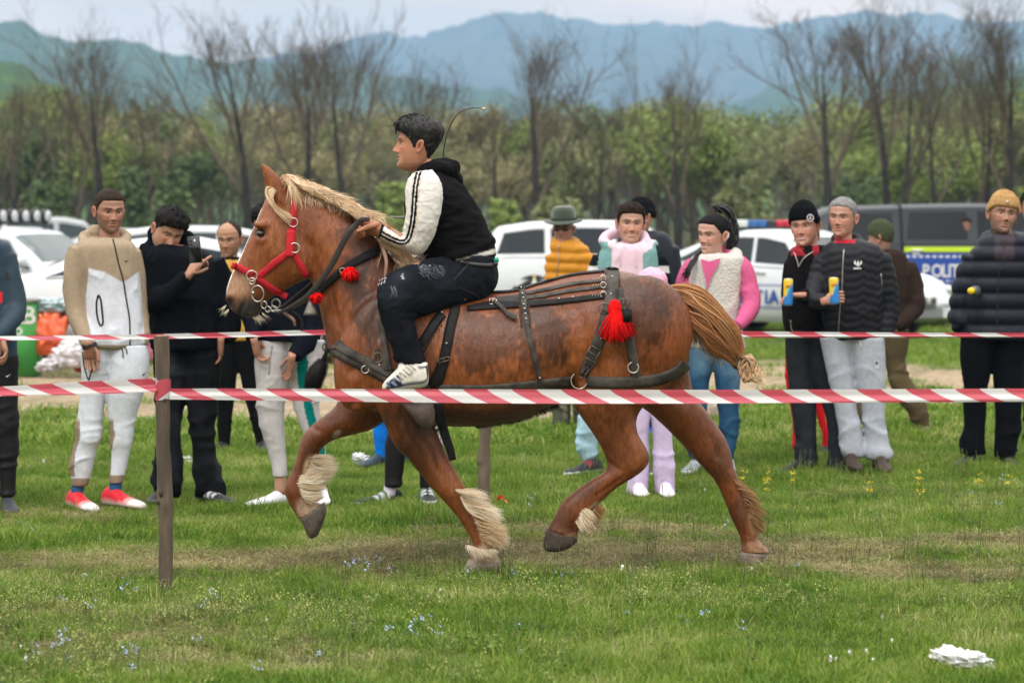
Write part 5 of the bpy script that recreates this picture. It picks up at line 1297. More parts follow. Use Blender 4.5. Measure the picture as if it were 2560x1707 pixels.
def wrinkle(me, amp, fr=(9, 9, 15), seed=0):
 """sharp directional folds in patches, smooth cloth between them"""
 v = getv(me); n = getn(me); sk = v + (fbm(v * 3 + seed, 2)[:, None] - .5) * .25
 k = fbm(sk * np.array(fr) * .8 + seed, 2); rid = (1 - np.abs(2 * k - 1)) ** 5
 msk = sm(.42, .62, fbm(v * 4.5 + seed * 2 + 5, 2)); k2 = fbm(v * 5 + seed, 2) - .5; k3 = fbm(v * 38 + seed, 2) - .5
 a = amp if not callable(amp) else amp(v)
 v2 = v + n * ((rid * (.25 + .75 * msk) - .12) * a * .75 + k2 * a * .7 + k3 * a * .07)[:, None]; putv(me, v2); return v

def shoe(par, ank, toe, Y0, dY, s, upper, sole, name='shoe', high=.06, wd=.048, sock=None, stripe=None, ln=None):
 """ank, toe in photo pixels on the ground line; pointing from ankle towards the toe, with real length"""
 a = P(ank[0], ank[1], Y0 + dY); tx = (toe[0] - ank[0]) / s; L_ = ln or .275; fy = -math.sqrt(max(L_ ** 2 * .6 - tx ** 2, .0004)) if abs(tx) < L_ * .78 else -.05
 d = np.array([tx, fy, 0]); d /= np.linalg.norm(d); sd = np.cross([0, 0, 1.0], d); z0 = P(0, toe[1], Y0 + dY + d[1] * L_ * .3)[2]; z0 = max(z0, .0)
 g = G(); rings = []; cols = []
 prof = [(-.30, .020, high * .75), (-.24, .034, high * 1.25), (-.08, .036, high * 1.45), (.10, .038, high * 1.35), (.32, .042, high * .95), (.55, .048, high * .72), (.75, .046, high * .58), (.90, .034, high * .48), (.97, .016, high * .35)]
 pr = crom(np.array(prof), 3)
 for t, w_, h_ in pr:
  c = a + d * t * L_; c[2] = z0; ring = []
  for q in np.arange(20) * math.pi / 10:
   cx = math.cos(q); sz = math.sin(q); X = w_ * (wd / .048) * math.copysign(abs(cx) ** .75, cx) * (1.0 if sz < .1 else 1 - .25 * sz); Zz = (.5 + .5 * math.copysign(abs(sz) ** .75, sz)) * h_
   ring.append(c + sd * X + np.array([0, 0, Zz])); 
   hgt = Zz; cc = sole if hgt < .022 else upper
   if stripe is not None and hgt > .03 and -.02 < t < .5 and int((t * 14 + hgt * 18)) % 2 == 0 and abs(cx) > .3: cc = stripe
   if callable(upper) and hgt >= .022: cc = upper(t, hgt, cx)
   cols.append(cc)
  rings.append(ring)
 g.tube(rings, True); g.c.append(np.array(cols + [cols[0], cols[-1]]))
 o = link(name, g.mesh(name), MATS['shoe'], par)
 return o

def tufts(g, c, rot, sc, ln, hm, par, zf, n=420, seed=1):
 nr = np.random.RandomState(seed); v = ((g.verts()[:-2] - c) @ rot) / sc; k = (v[:, 2] > zf(np.abs(np.arctan2(np.abs(v[:, 0]), -v[:, 1]))) + .006) & (v[:, 2] > .035); v = v[k]
 if len(v) == 0: return
 v = v[nr.randint(0, len(v), n)]; d = v - np.array([0, .01, .01]); d /= np.linalg.norm(d, axis=1)[:, None]; fl = np.array([.35, -.55, .05]) + nr.normal(0, .35, (n, 3)); t = d * .22 + fl * .75; L_ = ln * nr.uniform(.5, 1.2, (n, 1))
 p0 = v - d * .002; p1 = p0 + t * L_ * .55; p2 = p1 + (t * .8 - d * .25) * L_ * .5; s = np.cross(t, d); s /= np.linalg.norm(s, axis=1)[:, None] + 1e-9; w = .0028
 V = np.stack([p0 - s * w, p0 + s * w, p1 - s * w * .8, p1 + s * w * .8, p2 - s * w * .2, p2 + s * w * .2], 1).reshape(-1, 3) * sc @ rot.T + c; i = np.arange(n)[:, None] * 6
 link('hair_tufts', npmesh('hair_tufts', V, np.concatenate([i + [0, 1, 3, 2], i + [2, 3, 5, 4]])), hm, par)['kind'] = 'stuff'

def make_head(par, body, S, Y0):
 px, py, yaw, pitch, roll = S['head'][:5]; sc = S['head'][5] if len(S['head']) > 5 else 1.0
 c = P(px, py, Y0 + S.get('head_dy', 0)); rot = rotm(yaw, pitch, roll); skin = np.array(S.get('skin', (.42, .235, .16)))
 opt = S.get('face', {}); opt.setdefault('seed', px * .1)
 head_mesh(body, c, rot, sc, skin, opt)
 S['_c'], S['_rot'], S['_sc'] = c, rot, sc
 if not S.get('noeyes'):
  for s in (-1, 1):
   g = G(); th = np.linspace(0, math.pi, 14)[1:-1]; ph = np.linspace(0, 2 * math.pi, 20, endpoint=False)
   e = np.stack([np.sin(th)[:, None] * np.cos(ph), -np.cos(th)[:, None] + 0 * ph, np.sin(th)[:, None] * np.sin(ph)], -1)
   gz = opt.get('gaze', (0, 0)); r2 = np.sqrt((e[..., 0] - gz[0]) ** 2 + (e[..., 2] - gz[1]) ** 2); cc = np.where((r2 < .47)[..., None] & (e[..., 1] < 0)[..., None], np.array([.035, .02, .012]), np.array([.42, .38, .35]))
   cc = np.where((np.abs(e[..., 2] * .0115) > .0043 - .0012 * opt.get('squint', 0) - .25 * np.maximum(0, np.abs(e[..., 0]) - .4) * .0115)[..., None], skin * .8, cc)
   v = (e * .0118 + np.array([s * .031, -.0620, .0062])) * sc @ rot.T + c; g.tube(v, True); g.c.append(np.concatenate([cc.reshape(-1, 3), cc[0][:1], cc[-1][:1]])); link('eye', g.mesh('eye'), MATS['eye'], par)
 hair = S.get('hair')
 if hair:
  st, hc = hair[0], hair[1]; hm = M('hair', hc, .75, nscale=1, namt=.5, stretch=(130, 130, 25), bump=.004, bscale=1, spec=.12)
  if st in ('short', 'crop', 'top', 'bald', 'pulled'):
   zl = {'short': [.066, .060, .018, -.004, .010, -.035, -.055], 'crop': [.070, .064, .030, .000, .012, -.030, -.05], 'top': [.060, .055, .022, .005, .018, -.01, -.04], 'bald': [.116, .105, .060, .004, .010, -.035, -.055], 'pulled': [.072, .066, .030, .008, .014, -.035, -.055]}[st]
   zf = lambda a: np.interp(a, [0, .75, 1.15, 1.42, 1.85, 2.4, 3.15], zl)
   tt = {'short': (.014, .007), 'crop': (.007, .0035), 'top': (.024, .006), 'bald': (.003, .006), 'pulled': (.007, .006)}[st]
   def th(x, y, z, a):
    k = sm(.015, .085, z); return tt[1] * (1 - k) + tt[0] * k + (tt[0] * .35 * np.exp(-((y + .05) / .04) ** 2) * sm(.05, .09, z) if st in ('short', 'top') else 0)
   g = shell(zf, th, c, rot, sc, noise={'short': .018, 'crop': .007, 'top': .030, 'bald': .003, 'pulled': .0015}[st], seed=px, sunk=.007)
   link('hair', g.mesh('hair'), hm, par)
   if st in ('short', 'top', 'crop'): tufts(g, c, rot, sc, {'short': .014, 'top': .022, 'crop': .006}[st], hm, par, zf, 420)
 return c, rot, sc

def person(S):
 fabric(); Y0 = F / S['s']; s = S['s']
 gx = S.get('gx', S['head'][0] if 'head' in S else 0)
 root = empty('person', (P(gx, HY, Y0)[0], Y0, 0), S['label'], 'person', S.get('group', 'spectators behind the tape'))
 S['root'] = root; S['Y0'] = Y0; skin = np.array(S.get('skin', (.42, .235, .16)))
 body = G()
 if 'head' in S: make_head(root, body, S, Y0)
 # inner body, kept under the clothes
 inner = G()
 if S.get('torso'): rows(inner, [(q[0], q[1] + (q[2] - q[1]) * .2, q[2] - (q[2] - q[1]) * .2) + tuple(q[3:4]) for q in S['torso']], Y0, .2, 2, 12)
 for a in S.get('arms', []): limb(inner, [(q[0], q[1], q[2], q[3] * .55) for q in a], Y0, 2, 8)
 for l in S.get('legs', []): rows(inner, [(q[0], q[1] + (q[2] - q[1]) * .3, q[2] - (q[2] - q[1]) * .3) + tuple(q[3:4]) for q in l], Y0, .2, 2, 8)
 if inner.n:
  mi = remesh(inner, .022, 2); vi = getv(mi); fi = [np.array([p.vertices[:] for p in mi.polygons if len(p.vertices) == 4])]
  body.add(vi, fi[0]); body.c.append(np.tile(skin, (len(vi), 1)))
 if 'neck' in S:      # (top px,py,dy,r),(bottom ...)
  gg = G(); limb(gg, S['neck'], Y0, 4, 18)
 elif 'head' in S:
  px, py = S['head'][:2]; k = S['_sc']; gg = G(); bx, by = S.get('neckbase', (px, py + .19 * s * k)); yb = S.get('neck_dy', .02)
  limb(gg, [(px, py + .05 * s * k, .022, .050 * k), ((px + bx) / 2, py + .115 * s * k, .02 + yb * .3, .054 * k), (bx, by, .02 + yb, .064 * k)], Y0 + S.get('head_dy', 0), 4, 18)
 else: gg = None
 if gg is not None:
  body.v += gg.v; [body.f4.append(q + body.n) for q in gg.f4]; [body.f3.append(q + body.n) for q in gg.f3]; nn = sum(len(q) for q in gg.v); body.n += nn; body.c.append(np.tile(skin * .93, (nn, 1)))
 for h in S.get('hands', []):
  w_ = P(h['at'][0], h['at'][1], Y0 + h.get('dy', 0)); hand(body, w_, h['d'], h['n'], h.get('size', 1.0), skin * np.array([1.0, .92, .88]), h.get('curl', (.5, .6, .7, .8)), h.get('thumb', .5), h.get('side', 1), h.get('spread', 1))
 fixcol(body)
 link('body', body.mesh('body'), MATS['skin'], root)
 # upper garment
 vx = S.get('voxel', .0105)
 if S.get('torso') and not S.get('no_top'):
  g = G(); rows(g, S['torso'], Y0, S.get('tr', .33))
  for a in S.get('arms', []): limb(g, a, Y0)
  for q in S.get('lumps', []):       # px,py,dY, rx,ry,rz (m)
   g.ell(P(q[0], q[1], Y0 + q[2]), q[3:6], rot=rotm(0, 0, q[6]) if len(q) > 6 else None)
  for h in S.get('hoods', []):       # px,py,dY, ring radius, tube radius, tilt
   n = np.array([0, -math.sin(R(h[5])), math.cos(R(h[5]))]); torus(g, P(h[0], h[1], Y0 + h[2]), h[3], h[4], h[6] if len(h) > 6 else 1.0, 1.0, n, 24, 10)
  me = remesh(g, vx, S.get('tsm', 5)); v0 = wrinkle(me, S.get('wr', .016), S.get('wf', (11, 11, 6)), s)
  v = getv(me); px_, py_ = topx(v); fn = S.get('puff')
  if fn is not None: n = getn(me); v = v + n * fn(px_, py_, v)[:, None]; putv(me, v)
  c = S['topcol'](px_, py_, v, v[:, 1] - Y0) if callable(S['topcol']) else np.tile(np.array(S['topcol'], float), (len(v), 1))
  setcol(me, c); link(S.get('topname', 'jacket'), me, MATS[S.get('topmat', 'fab')], root); S['topbvh'] = bvh(me)
 if S.get('legs') and not S.get('no_legs'):
  g = G()
  for l in S['legs']: rows(g, l, Y0, .46, hwmax=.125)
  me = remesh(g, vx, 4)
  ya = max(q[0] for l in S['legs'] for q in l)
  zf = lambda v: S.get('lwr', .018) * (.35 + .65 * sm(.85, .25, v[:, 2]))
  wrinkle(me, zf, S.get('lwf', (4, 4, 12)), s * 3)
  v = getv(me); px_, py_ = topx(v)
  c = S['legcol'](px_, py_, v, v[:, 1] - Y0) if callable(S['legcol']) else np.tile(np.array(S['legcol'], float), (len(v), 1))
  setcol(me, c); link('trousers', me, MATS[S.get('legmat', 'fab')], root); S['legbvh'] = bvh(me)
 for q in S.get('socks', []):
  g = G(); limb(g, q[0], Y0); mm = g.mesh('sock'); setcol(mm, np.tile(np.array(q[1], float), (len(mm.vertices), 1))); link('sock', mm, MATS['fab'], root)
 for q in S.get('shoes', []):
  shoe(root, q[0], q[1], Y0, q[2], s, **q[3])
 return root

def onsurf(S, px, py, which='topbvh', off=.003):
 """point on the front of a garment seen at (px,py)"""
 o = Vector((0, 0, HC)); d = (Vector(P(px, py, S['Y0'])) - o).normalized(); h = S[which].ray_cast(o, d)
 return (np.array(h[0]) - np.array(d) * off) if h[0] is not None else P(px, py, S['Y0'] - .15)

def piping(S, name, pts, rad, mat, which='topbvh', off=.002, par=None, sub=6):
 """a cord, zip or seam lying on the garment"""
 a = crom(np.array(pts, float), sub); q = np.array([onsurf(S, x, y, which, off) for x, y in a]); q[1:-1, 1] = (q[:-2, 1] + q[1:-1, 1] + q[2:, 1]) / 3
 g = G(); g.rod(q, rad, 6); return link(name, g.mesh(name), mat, par or S['root'])

def patch(S, name, poly, mat, which='topbvh', off=.004, par=None):
 """flat emblem with real edges on the garment"""
 q = [onsurf(S, x, y, which, off) for x, y in poly]; ym = float(np.mean([p[1] for p in q])) ; c = np.mean(poly, 0); cc = onsurf(S, c[0], c[1], which, off)
 n = len(q); v = np.array(q + [cc]); g = G(); g.add(v, np.array([[i, (i + 1) % n, n] for i in range(n)])); return link(name, g.mesh(name, False), mat, par or S['root'])

def beanie(S, col, zl=(.045, .040, .022, .012, .005, -.01, -.02), top=.018, cuff=.007, name='beanie', rib=.0009, yshift=0.0):
 zf = lambda a: np.interp(a, [0, .75, 1.15, 1.42, 1.85, 2.4, 3.15], zl)
 def th(x, y, z, a): return .009 + cuff * (1 - sm(.042, .047, z - zf(a)))
 def post(v): v[..., 2] += top * sm(.05, .118, v[..., 2]); v[..., 1] += yshift * sm(.05, .12, v[..., 2]); return v
 g = shell(zf, th, S['_c'], S['_rot'], S['_sc'], nu=150, nv=70, noise=.004, seed=S['s'], sunk=.012, ribs=rib, post=post)
 o = link(name, g.mesh(name), M('knitted_wool', col, .95, nscale=60, namt=.25, bump=.002, bscale=250, spec=.08), S['root']); return o

def can(px0, py0, px1, py1, Y0, dy, lab):
 a = P(px0, py0, Y0 + dy); b = P(px1, py1, Y0 + dy); r = .031; al = M('aluminium', (.7, .7, .7), .3, 1.0)
 o = empty('drink_can', b, lab, 'can', 'drink cans held by spectators')
 d = a - b; Ln = np.linalg.norm(d); d /= Ln
 th = np.arange(28) * math.pi / 14; u = np.array([d[2], 0, -d[0]]); w_ = np.array([0, 1.0, 0]); rings, cols = [], []
 for t, rr in ((0, .026), (.03, r), (.1, r), (.2, r), (.3, r), (.4, r), (.5, r), (.6, r), (.7, r), (.8, r), (.88, r), (.93, .030), (.97, .026)):
  rings.append([b + d * Ln * t + rr * (math.cos(q) * u + math.sin(q) * w_) for q in th])
  for q in th:
   k = math.cos(q) * .5; cy_ = (.78, .55, .03); cb = (.02, .20, .55); lb = (.05, .42, .70)
   cols.append(cb if t < .5 + .5 * k and t > .02 else (lb if t < .62 + .5 * k and k > -.2 and t > .02 else cy_))
 g = G(); g.tube(rings, True); g.c.append(np.array(cols + [(.6, .6, .6)] * 2)); link('can_body', g.mesh('can_body'), M('printed_tin', attr=True, rough=.3, spec=.6), o)
 g = G(); torus(g, b + d * Ln * .97, .026, .002, nrm=d, n=24, m=6); link('rim', g.mesh('rim'), al, o)
 g = G(); c = b + d * Ln * .70 + [0, -r - .001, 0]; 
 for k in range(4): g.rod([c + [-.016 + k * .009, 0, -.009 + k * .001], c + [-.014 + k * .009, 0, .009 + k * .001]], .0026, 5)
 link('lettering', g.mesh('lettering'), M('red_print', (.6, .05, .02), .4), o); return o
def W_(c, m, col): m = np.clip(m, 0, 1)[:, None]; return c * (1 - m) + np.array(col) * m
def sol(v, col): return np.tile(np.array(col, float), (len(v), 1))
BLACK, NAVY, WHITE = (.005, .005, .0065), (.005, .007, .015), (.72, .73, .75)

def build_people():
 fabric()
 blackp = M('black_trim', (.012, .012, .014), .6); steel = M('zip_metal', (.5, .5, .5), .35, 1.0); whitep = M('white_print', (.75, .75, .75), .6); greyp = M('grey_cord', (.35, .33, .28), .8)
 D = {}
 # 1 -- cropped by the left edge
 def c1(px, py, v, dy): c = sol(v, (.022, .045, .068)); return W_(c, (px < 6) * (np.abs(py - 745) < 14) * (dy < 0), (.6, .02, .03))
 S = dict(s=441, gx=-30, label='person cut by the left edge in dark teal jacket and black track trousers', head=(-42, 545, 15, 5, 0, 1.05), hair=('short', (.02, .015, .012)), face=dict(beard=.5),
    torso=[(598, -75, 0), (615, -105, 28), (680, -100, 34), (760, -88, 38), (840, -80, 42), (898, -80, 46)], arms=[[(10, 640, 0, .07), (28, 710, 0, .068), (40, 775, -.03, .062), (14, 818, -.16, .05), (-8, 850, -.18, .042)], [(-95, 650, 0, .07), (-108, 740, 0, .062), (-100, 850, 0, .045)]],
    topcol=c1, topmat='shiny', legs=[[(885, -78, -18), (980, -75, -20), (1100, -70, -25), (1230, -62, -28)], [(885, -22, 46), (1000, -15, 46), (1100, -8, 46), (1200, 0, 40), (1240, 4, 36)]], legcol=BLACK, legmat='shiny',
    hands=[dict(at=(4, 846), d=(.35, -.1, -1), n=(-1, -.2, 0), dy=-.18, curl=(.4, .5, .5, .6))], shoes=[((18, 1272), (44, 1276), 0, dict(upper=(.03, .035, .045), sole=(.05, .05, .055))), ((-50, 1272), (-60, 1276), 0, dict(upper=(.03, .035, .045), sole=(.05, .05, .055)))])
 person(S); patch(S, 'logo_patch', [(12, 678), (22, 683), (24, 696), (15, 694)], blackp); patch(S, 'tick_mark', [(14, 938), (17, 941), (28, 934), (17, 943.5)], whitep, 'legbvh')
 # 2 -- tan and white hoodie
 tan, wht = (.36, .285, .20), (.66, .70, .78)
 def c2(px, py, v, dy):
  c = sol(v, tan); yl = np.interp(px, [205, 222, 225, 262, 303, 318, 345, 352], [660, 668, 672, 680, 704, 700, 680, 670])
  body = (px > 213 + 6 * np.sin(py * .03)) * (px < 356) * (dy > -.26); k = sm(-2, 2, py - yl) * sm(-1, 2, px - np.interp(py, [660, 700, 740, 790, 830, 870], [222, 219, 214, 217, 226, 232])) * (1 - sm(-3, 3, px - np.interp(py, [660, 700, 800, 870], [345, 350, 358, 362])))
  c = W_(c, k, wht); return W_(c, sm(861, 863, py) * (px > 240), (.30, .24, .17))
 def l2(px, py, v, dy):
  c = sol(v, (.62, .67, .74)); a = np.interp(py, [1050, 1090, 1130, 1165, 1190], [190, 192, 180, 176, 178]); b = np.interp(py, [1050, 1090, 1130, 1165, 1190], [277, 281, 272, 272, 270])
  k = sm(1040, 1056, py) * ((px < a + 9) + ((px > 262) * (px < b + 6))); c = W_(c, k * (py < 1190), (.27, .21, .15))
  return W_(c, sm(1186, 1189, py + (px < 235) * -8), (.26, .20, .145))
 S = dict(s=438, voxel=.008, label='person in beige and white zip hoodie, white joggers and red sneakers', skin=(.40, .215, .15), head=(274, 528, 24, 9, 0, 1.06), hair=('crop', (.028, .018, .013)), face=dict(beard=.62, jaw=1.04, squint=.5, beardcol=(.05, .028, .018)),
    torso=[(594, 228, 310), (602, 206, 326), (618, 188, 340), (660, 192, 344), (720, 206, 347), (790, 212, 354), (840, 210, 358), (870, 214, 354)],
    arms=[[(203, 622, 0, .070), (190, 665, 0, .070), (187, 730, -.01, .066), (192, 785, -.03, .060), (210, 830, -.08, .050), (222, 862, -.12, .043)], [(325, 628, .02, .062), (338, 690, .05, .060), (346, 770, .06, .054), (355, 835, .02, .045), (352, 860, 0, .04)]],
    hoods=[(262, 598, .03, .105, .034, 26, 1.15)], lumps=[(238, 580, .07, .05, .05, .045)], topcol=c2, wr=.012,
    legs=[[(862, 205, 285), (900, 201, 280), (957, 204, 272), (1005, 198, 262), (1060, 192, 256), (1095, 188, 253), (1130, 180, 241), (1165, 174, 232), (1192, 177, 226), (1214, 180, 219)], [(862, 275, 366), (895, 275, 373), (945, 268, 370), (1000, 268, 354), (1055, 272, 337), (1092, 276, 334), (1140, 276, 324), (1168, 273, 319), (1188, 271, 315), (1208, 272, 309)]],
    legcol=l2, lwr=.024, lwf=(5, 5, 12), hands=[dict(at=(222, 862), d=(.05, .42, -1), n=(.2, -.9, 0), dy=-.14, curl=(.25, .3, .3, .3), side=-1)],
    socks=[([(195, 1205, 0, .034), (192, 1245, 0, .036)], (.03, .10, .22)), ([(290, 1200, 0, .034), (287, 1240, 0, .036)], (.03, .10, .22))],
    shoes=[((190, 1272), (240, 1276), -.0, dict(upper=lambda t, h, x: (.62, .015, .03) if h > .035 and t < .55 else (.62, .30, .30) if t < .65 else (.7, .66, .64), sole=(.72, .70, .68), high=.075, wd=.052)), ((284, 1262), (352, 1266), 0, dict(upper=lambda t, h, x: (.62, .015, .03) if h > .035 and t < .55 else (.62, .30, .30) if t < .65 else (.7, .66, .64), sole=(.70, .60, .58), high=.075, wd=.052))])
 person(S)
 piping(S, 'zip', [(279, 588), (286, 612), (297, 660), (308, 700), (316, 750), (324, 800), (325, 862)], .0042, blackp); piping(S, 'pocket_zip', [(245, 738), (241, 760), (243, 790), (250, 812), (257, 808), (256, 785), (252, 750), (246, 737)], .0055, blackp)
 patch(S, 'tick_mark', [(314, 650), (316, 654), (323, 648), (316, 656), (312, 655)], blackp); patch(S, 'tick_mark', [(357, 934), (360, 937), (367, 928), (360, 939), (356, 938)], blackp, 'legbvh')
 piping(S, 'cord', [(300, 862), (306, 875), (308, 895)], .0035, blackp, 'legbvh', .004); piping(S, 'cord', [(302, 862), (314, 870), (318, 884)], .0035, blackp, 'legbvh', .004); piping(S, 'pocket_edge', [(241, 868), (240, 900), (228, 930), (222, 950)], .004, blackp, 'legbvh'); piping(S, 'pocket_edge', [(206, 880), (210, 915), (220, 948)], .004, blackp, 'legbvh')
 g = G(); limb(g, [(222, 860, -.12, .043), (225, 869, -.12, .043)], S['Y0']); link('cuff', g.mesh('cuff'), blackp, S['root'])
 # 3 -- filming with a phone
 S = dict(s=431, label='person in black hoodie and washed black jeans filming with a dark phone', skin=(.44, .25, .17), head=(420, 578, 30, 27, 12, 1.08), hair=('top', (.012, .010, .010)), face=dict(heavy=.7, jaw=1.06, squint=1, gaze=(.2, -.4)),
    torso=[(612, 398, 478), (626, 376, 512), (644, 358, 535), (700, 362, 552), (760, 372, 556), (820, 376, 556), (872, 384, 552)], tr=.36,
    arms=[[(372, 650, 0, .078), (362, 700, -.04, .078), (382, 748, -.13, .070), (430, 728, -.25, .056), (470, 690, -.30, .043)], [(532, 650, 0, .078), (556, 715, .02, .072), (574, 785, 0, .066), (576, 820, -.03, .058), (562, 850, -.07, .045)]],
    hoods=[(422, 624, .03, .115, .040, 30, 1.1)], lumps=[(388, 592, .08, .05, .05, .07), (468, 600, .07, .05, .05, .06)], topcol=(.0045,.0055,.0085), wr=.026,
    legs=[[(862, 384, 474), (940, 386, 470), (1006, 388, 461), (1073, 392, 451), (1150, 390, 454), (1205, 384, 450), (1236, 386, 446)], [(862, 464, 554), (920, 466, 554), (1006, 468, 546), (1075, 474, 534), (1127, 482, 541), (1180, 489, 549), (1222, 490, 560), (1242, 494, 556)]],
    legcol=lambda px, py, v, dy: sol(v, (.0075,.008,.010)) * (1 + 2.2 * np.clip(fbm(v * np.array([9, 9, 4]), 3) - .52, 0, 1) * 4)[:, None], legmat='denim', lwr=.03,
    hands=[dict(at=(474, 684), d=(.55, .1, .75), n=(.6, .8, -.4), dy=-.31, curl=(.15, .75, .85, .9), thumb=.7, side=-1), dict(at=(552, 852), d=(-.12, .55, -1), n=(-.9, -.3, 0), dy=-.09, curl=(.2, .3, .3, .3))],
    shoes=[((515, 1250), (578, 1254), -.02, dict(upper=(.02, .02, .024), sole=(.10, .10, .10), stripe=(.6, .6, .62))), ((412, 1246), (396, 1250), 0, dict(upper=(.02, .02, .024), sole=(.10, .10, .10)))])
 person(S); g = G(); c = P(487, 624, S['Y0'] - .42); Rm = rotm(-12, 8, -4); g.box(c, (.072, .009, .152), Rm); ph = link('phone', g.mesh('phone', False), M('black_glass', (.01, .01, .012), .12, spec=.7)); tag(ph, 'dark phone held up by the person in the black hoodie', 'phone')
 g = G()
 for k in range(3): g.ell(c + Rm @ np.array([-.022, -.006, .055 - .02 * k]), (.006, .003, .006), nu=10, nv=6)
 link('lens', g.mesh('lens'), M('lens_glass', (.03, .03, .035), .05, spec=.9), ph); ph['kind'] = 'thing'
 piping(S, 'belt', [(500, 868), (520, 869), (545, 866)], .008, blackp, 'legbvh'); piping(S, 'buckle', [(507, 868), (512, 870)], .009, steel, 'legbvh', .008)
 # 4 -- striped sweater
 def c4(px, py, v, dy): c = sol(v, (.52, .30, .06)); c = W_(c, (np.abs(py - 693) < 13) * 1., BLACK); return W_(c, (py < 650) * (np.abs(px - 580) < 34), BLACK)
 S = dict(s=352, label='person with receding dark hair in mustard sweater with black band', skin=(.40, .22, .14), head=(574, 598, -14, 12, 0, 1.09), hair=('bald', (.018, .013, .010)), face=dict(beard=.45, heavy=.3, gaze=(-.2, -.3)),
    torso=[(644, 556, 605), (654, 535, 626), (690, 528, 638), (760, 530, 640), (830, 538, 642), (852, 540, 642)], arms=[[(545, 672, 0, .065), (533, 760, 0, .058), (548, 850, -.04, .045)], [(620, 672, 0, .065), (640, 760, 0, .058), (630, 850, -.04, .045)]], topcol=c4,
    legs=[[(845, 538, 600), (940, 540, 592), (1040, 543, 582), (1100, 545, 576), (1122, 547, 572)], [(845, 582, 646), (940, 600, 644), (1020, 618, 650), (1080, 636, 658), (1122, 644, 663)]], legcol=(.0045,.0045,.005), shoes=[((560, 1128), (548, 1132), 0, dict(upper=BLACK, sole=BLACK)), ((655, 1134), (662, 1138), 0, dict(upper=BLACK, sole=BLACK))])
 person(S)
 # 5 -- grey joggers with green panel
 def l5(px, py, v, dy):
  c = sol(v, (.50, .49, .50)); a = np.interp(py, [870, 915, 960, 1000, 1040, 1080, 1120, 1160, 1200], [756, 742, 745, 757, 765, 776, 795, 803, 806]); b = np.interp(py, [870, 915, 960, 1000, 1040, 1080, 1120, 1160, 1200], [768, 770, 765, 778, 788, 800, 812, 814, 815]); return W_(c, (px > a) * (px < b), (.0, .17, .155))
 S = dict(s=433, voxel=.007, label='person behind the horse head in black sweatshirt and grey joggers with green side panel', head=(672, 570, -20, 8, 0, 1.04), hair=('top', (.014, .011, .010)),
    torso=[(638, 640, 716), (655, 612, 748), (700, 606, 775), (760, 622, 786), (820, 638, 796), (852, 644, 800)], arms=[[(625, 680, 0, .07), (618, 750, -.02, .062), (632, 810, -.08, .056), (630, 852, -.13, .042)], [(760, 680, 0, .07), (780, 760, 0, .065), (772, 840, -.06, .056), (735, 892, -.16, .044)]], topcol=(.005,.006,.012), wr=.024,
    legs=[[(850, 640, 728), (913, 636, 726), (965, 640, 722), (1015, 640, 712), (1070, 650, 712), (1130, 668, 716), (1172, 677, 719), (1192, 680, 717)], [(850, 715, 812), (905, 718, 810), (950, 724, 806), (1000, 730, 798), (1060, 748, 804), (1120, 775, 814), (1190, 785, 816)]], legcol=l5, lwr=.024,
    hands=[dict(at=(637, 854), d=(.2, .55, -1), n=(1, -.3, 0), dy=-.14, curl=(.5, .6, .6, .6), side=-1), dict(at=(729, 895), d=(-.15, .75, -1), n=(-.9, -.4, 0), dy=-.17, curl=(.3, .3, .3, .3))], socks=[([(700, 1185, 0, .035), (702, 1235, 0, .037)], (.40, .235, .16))],
    shoes=[((702, 1256), (636, 1262), 0, dict(upper=(.72, .74, .78), sole=(.74, .74, .76))), ((805, 1250), (812, 1256), 0, dict(upper=(.72, .74, .78), sole=(.74, .74, .76)))])
 person(S); piping(S, 'cord', [(680, 862), (676, 890), (672, 935)], .003, greyp, 'legbvh', .004)
 # 6 -- child in blue
 S = dict(s=372, label='child in bright blue trousers hidden behind the horse chest', head=(1000, 735, 0, 5, 0, .95), hair=('short', (.03, .02, .012)), torso=[(785, 972, 1020), (800, 950, 1040), (900, 945, 1035), (960, 945, 1030)], arms=[[(955, 815, 0, .045), (948, 900, 0, .04), (950, 950, 0, .035)], [(1035, 815, 0, .045), (1042, 900, 0, .04), (1042, 950, 0, .035)]], topcol=NAVY,
    legs=[[(945, 942, 990), (1010, 936, 978), (1066, 934, 971), (1100, 936, 970), (1146, 938, 967)], [(945, 985, 1032), (1050, 990, 1028), (1146, 996, 1026)]], legcol=(.005, .16, .62), shoes=[((952, 1160), (912, 1164), 0, dict(upper=(.02, .04, .06), sole=(.06, .07, .08))), ((1055, 1160), (1100, 1164), 0, dict(upper=(.02, .04, .08), sole=(.06, .07, .12)))])
 person(S)
 # 7 -- black track trousers behind the horse
 def l7(px, py, v, dy): c = sol(v, (.0045,.0045,.0055)); t = px - np.interp(py, [1000, 1069, 1118, 1180], [1112, 1098, 1100, 1082]); return W_(c, (px > 1040) * ((np.abs(t) < 1.6) + (np.abs(t - 5.5) < 1.4) + (np.abs(t + 5.5) < 1.2)), WHITE)
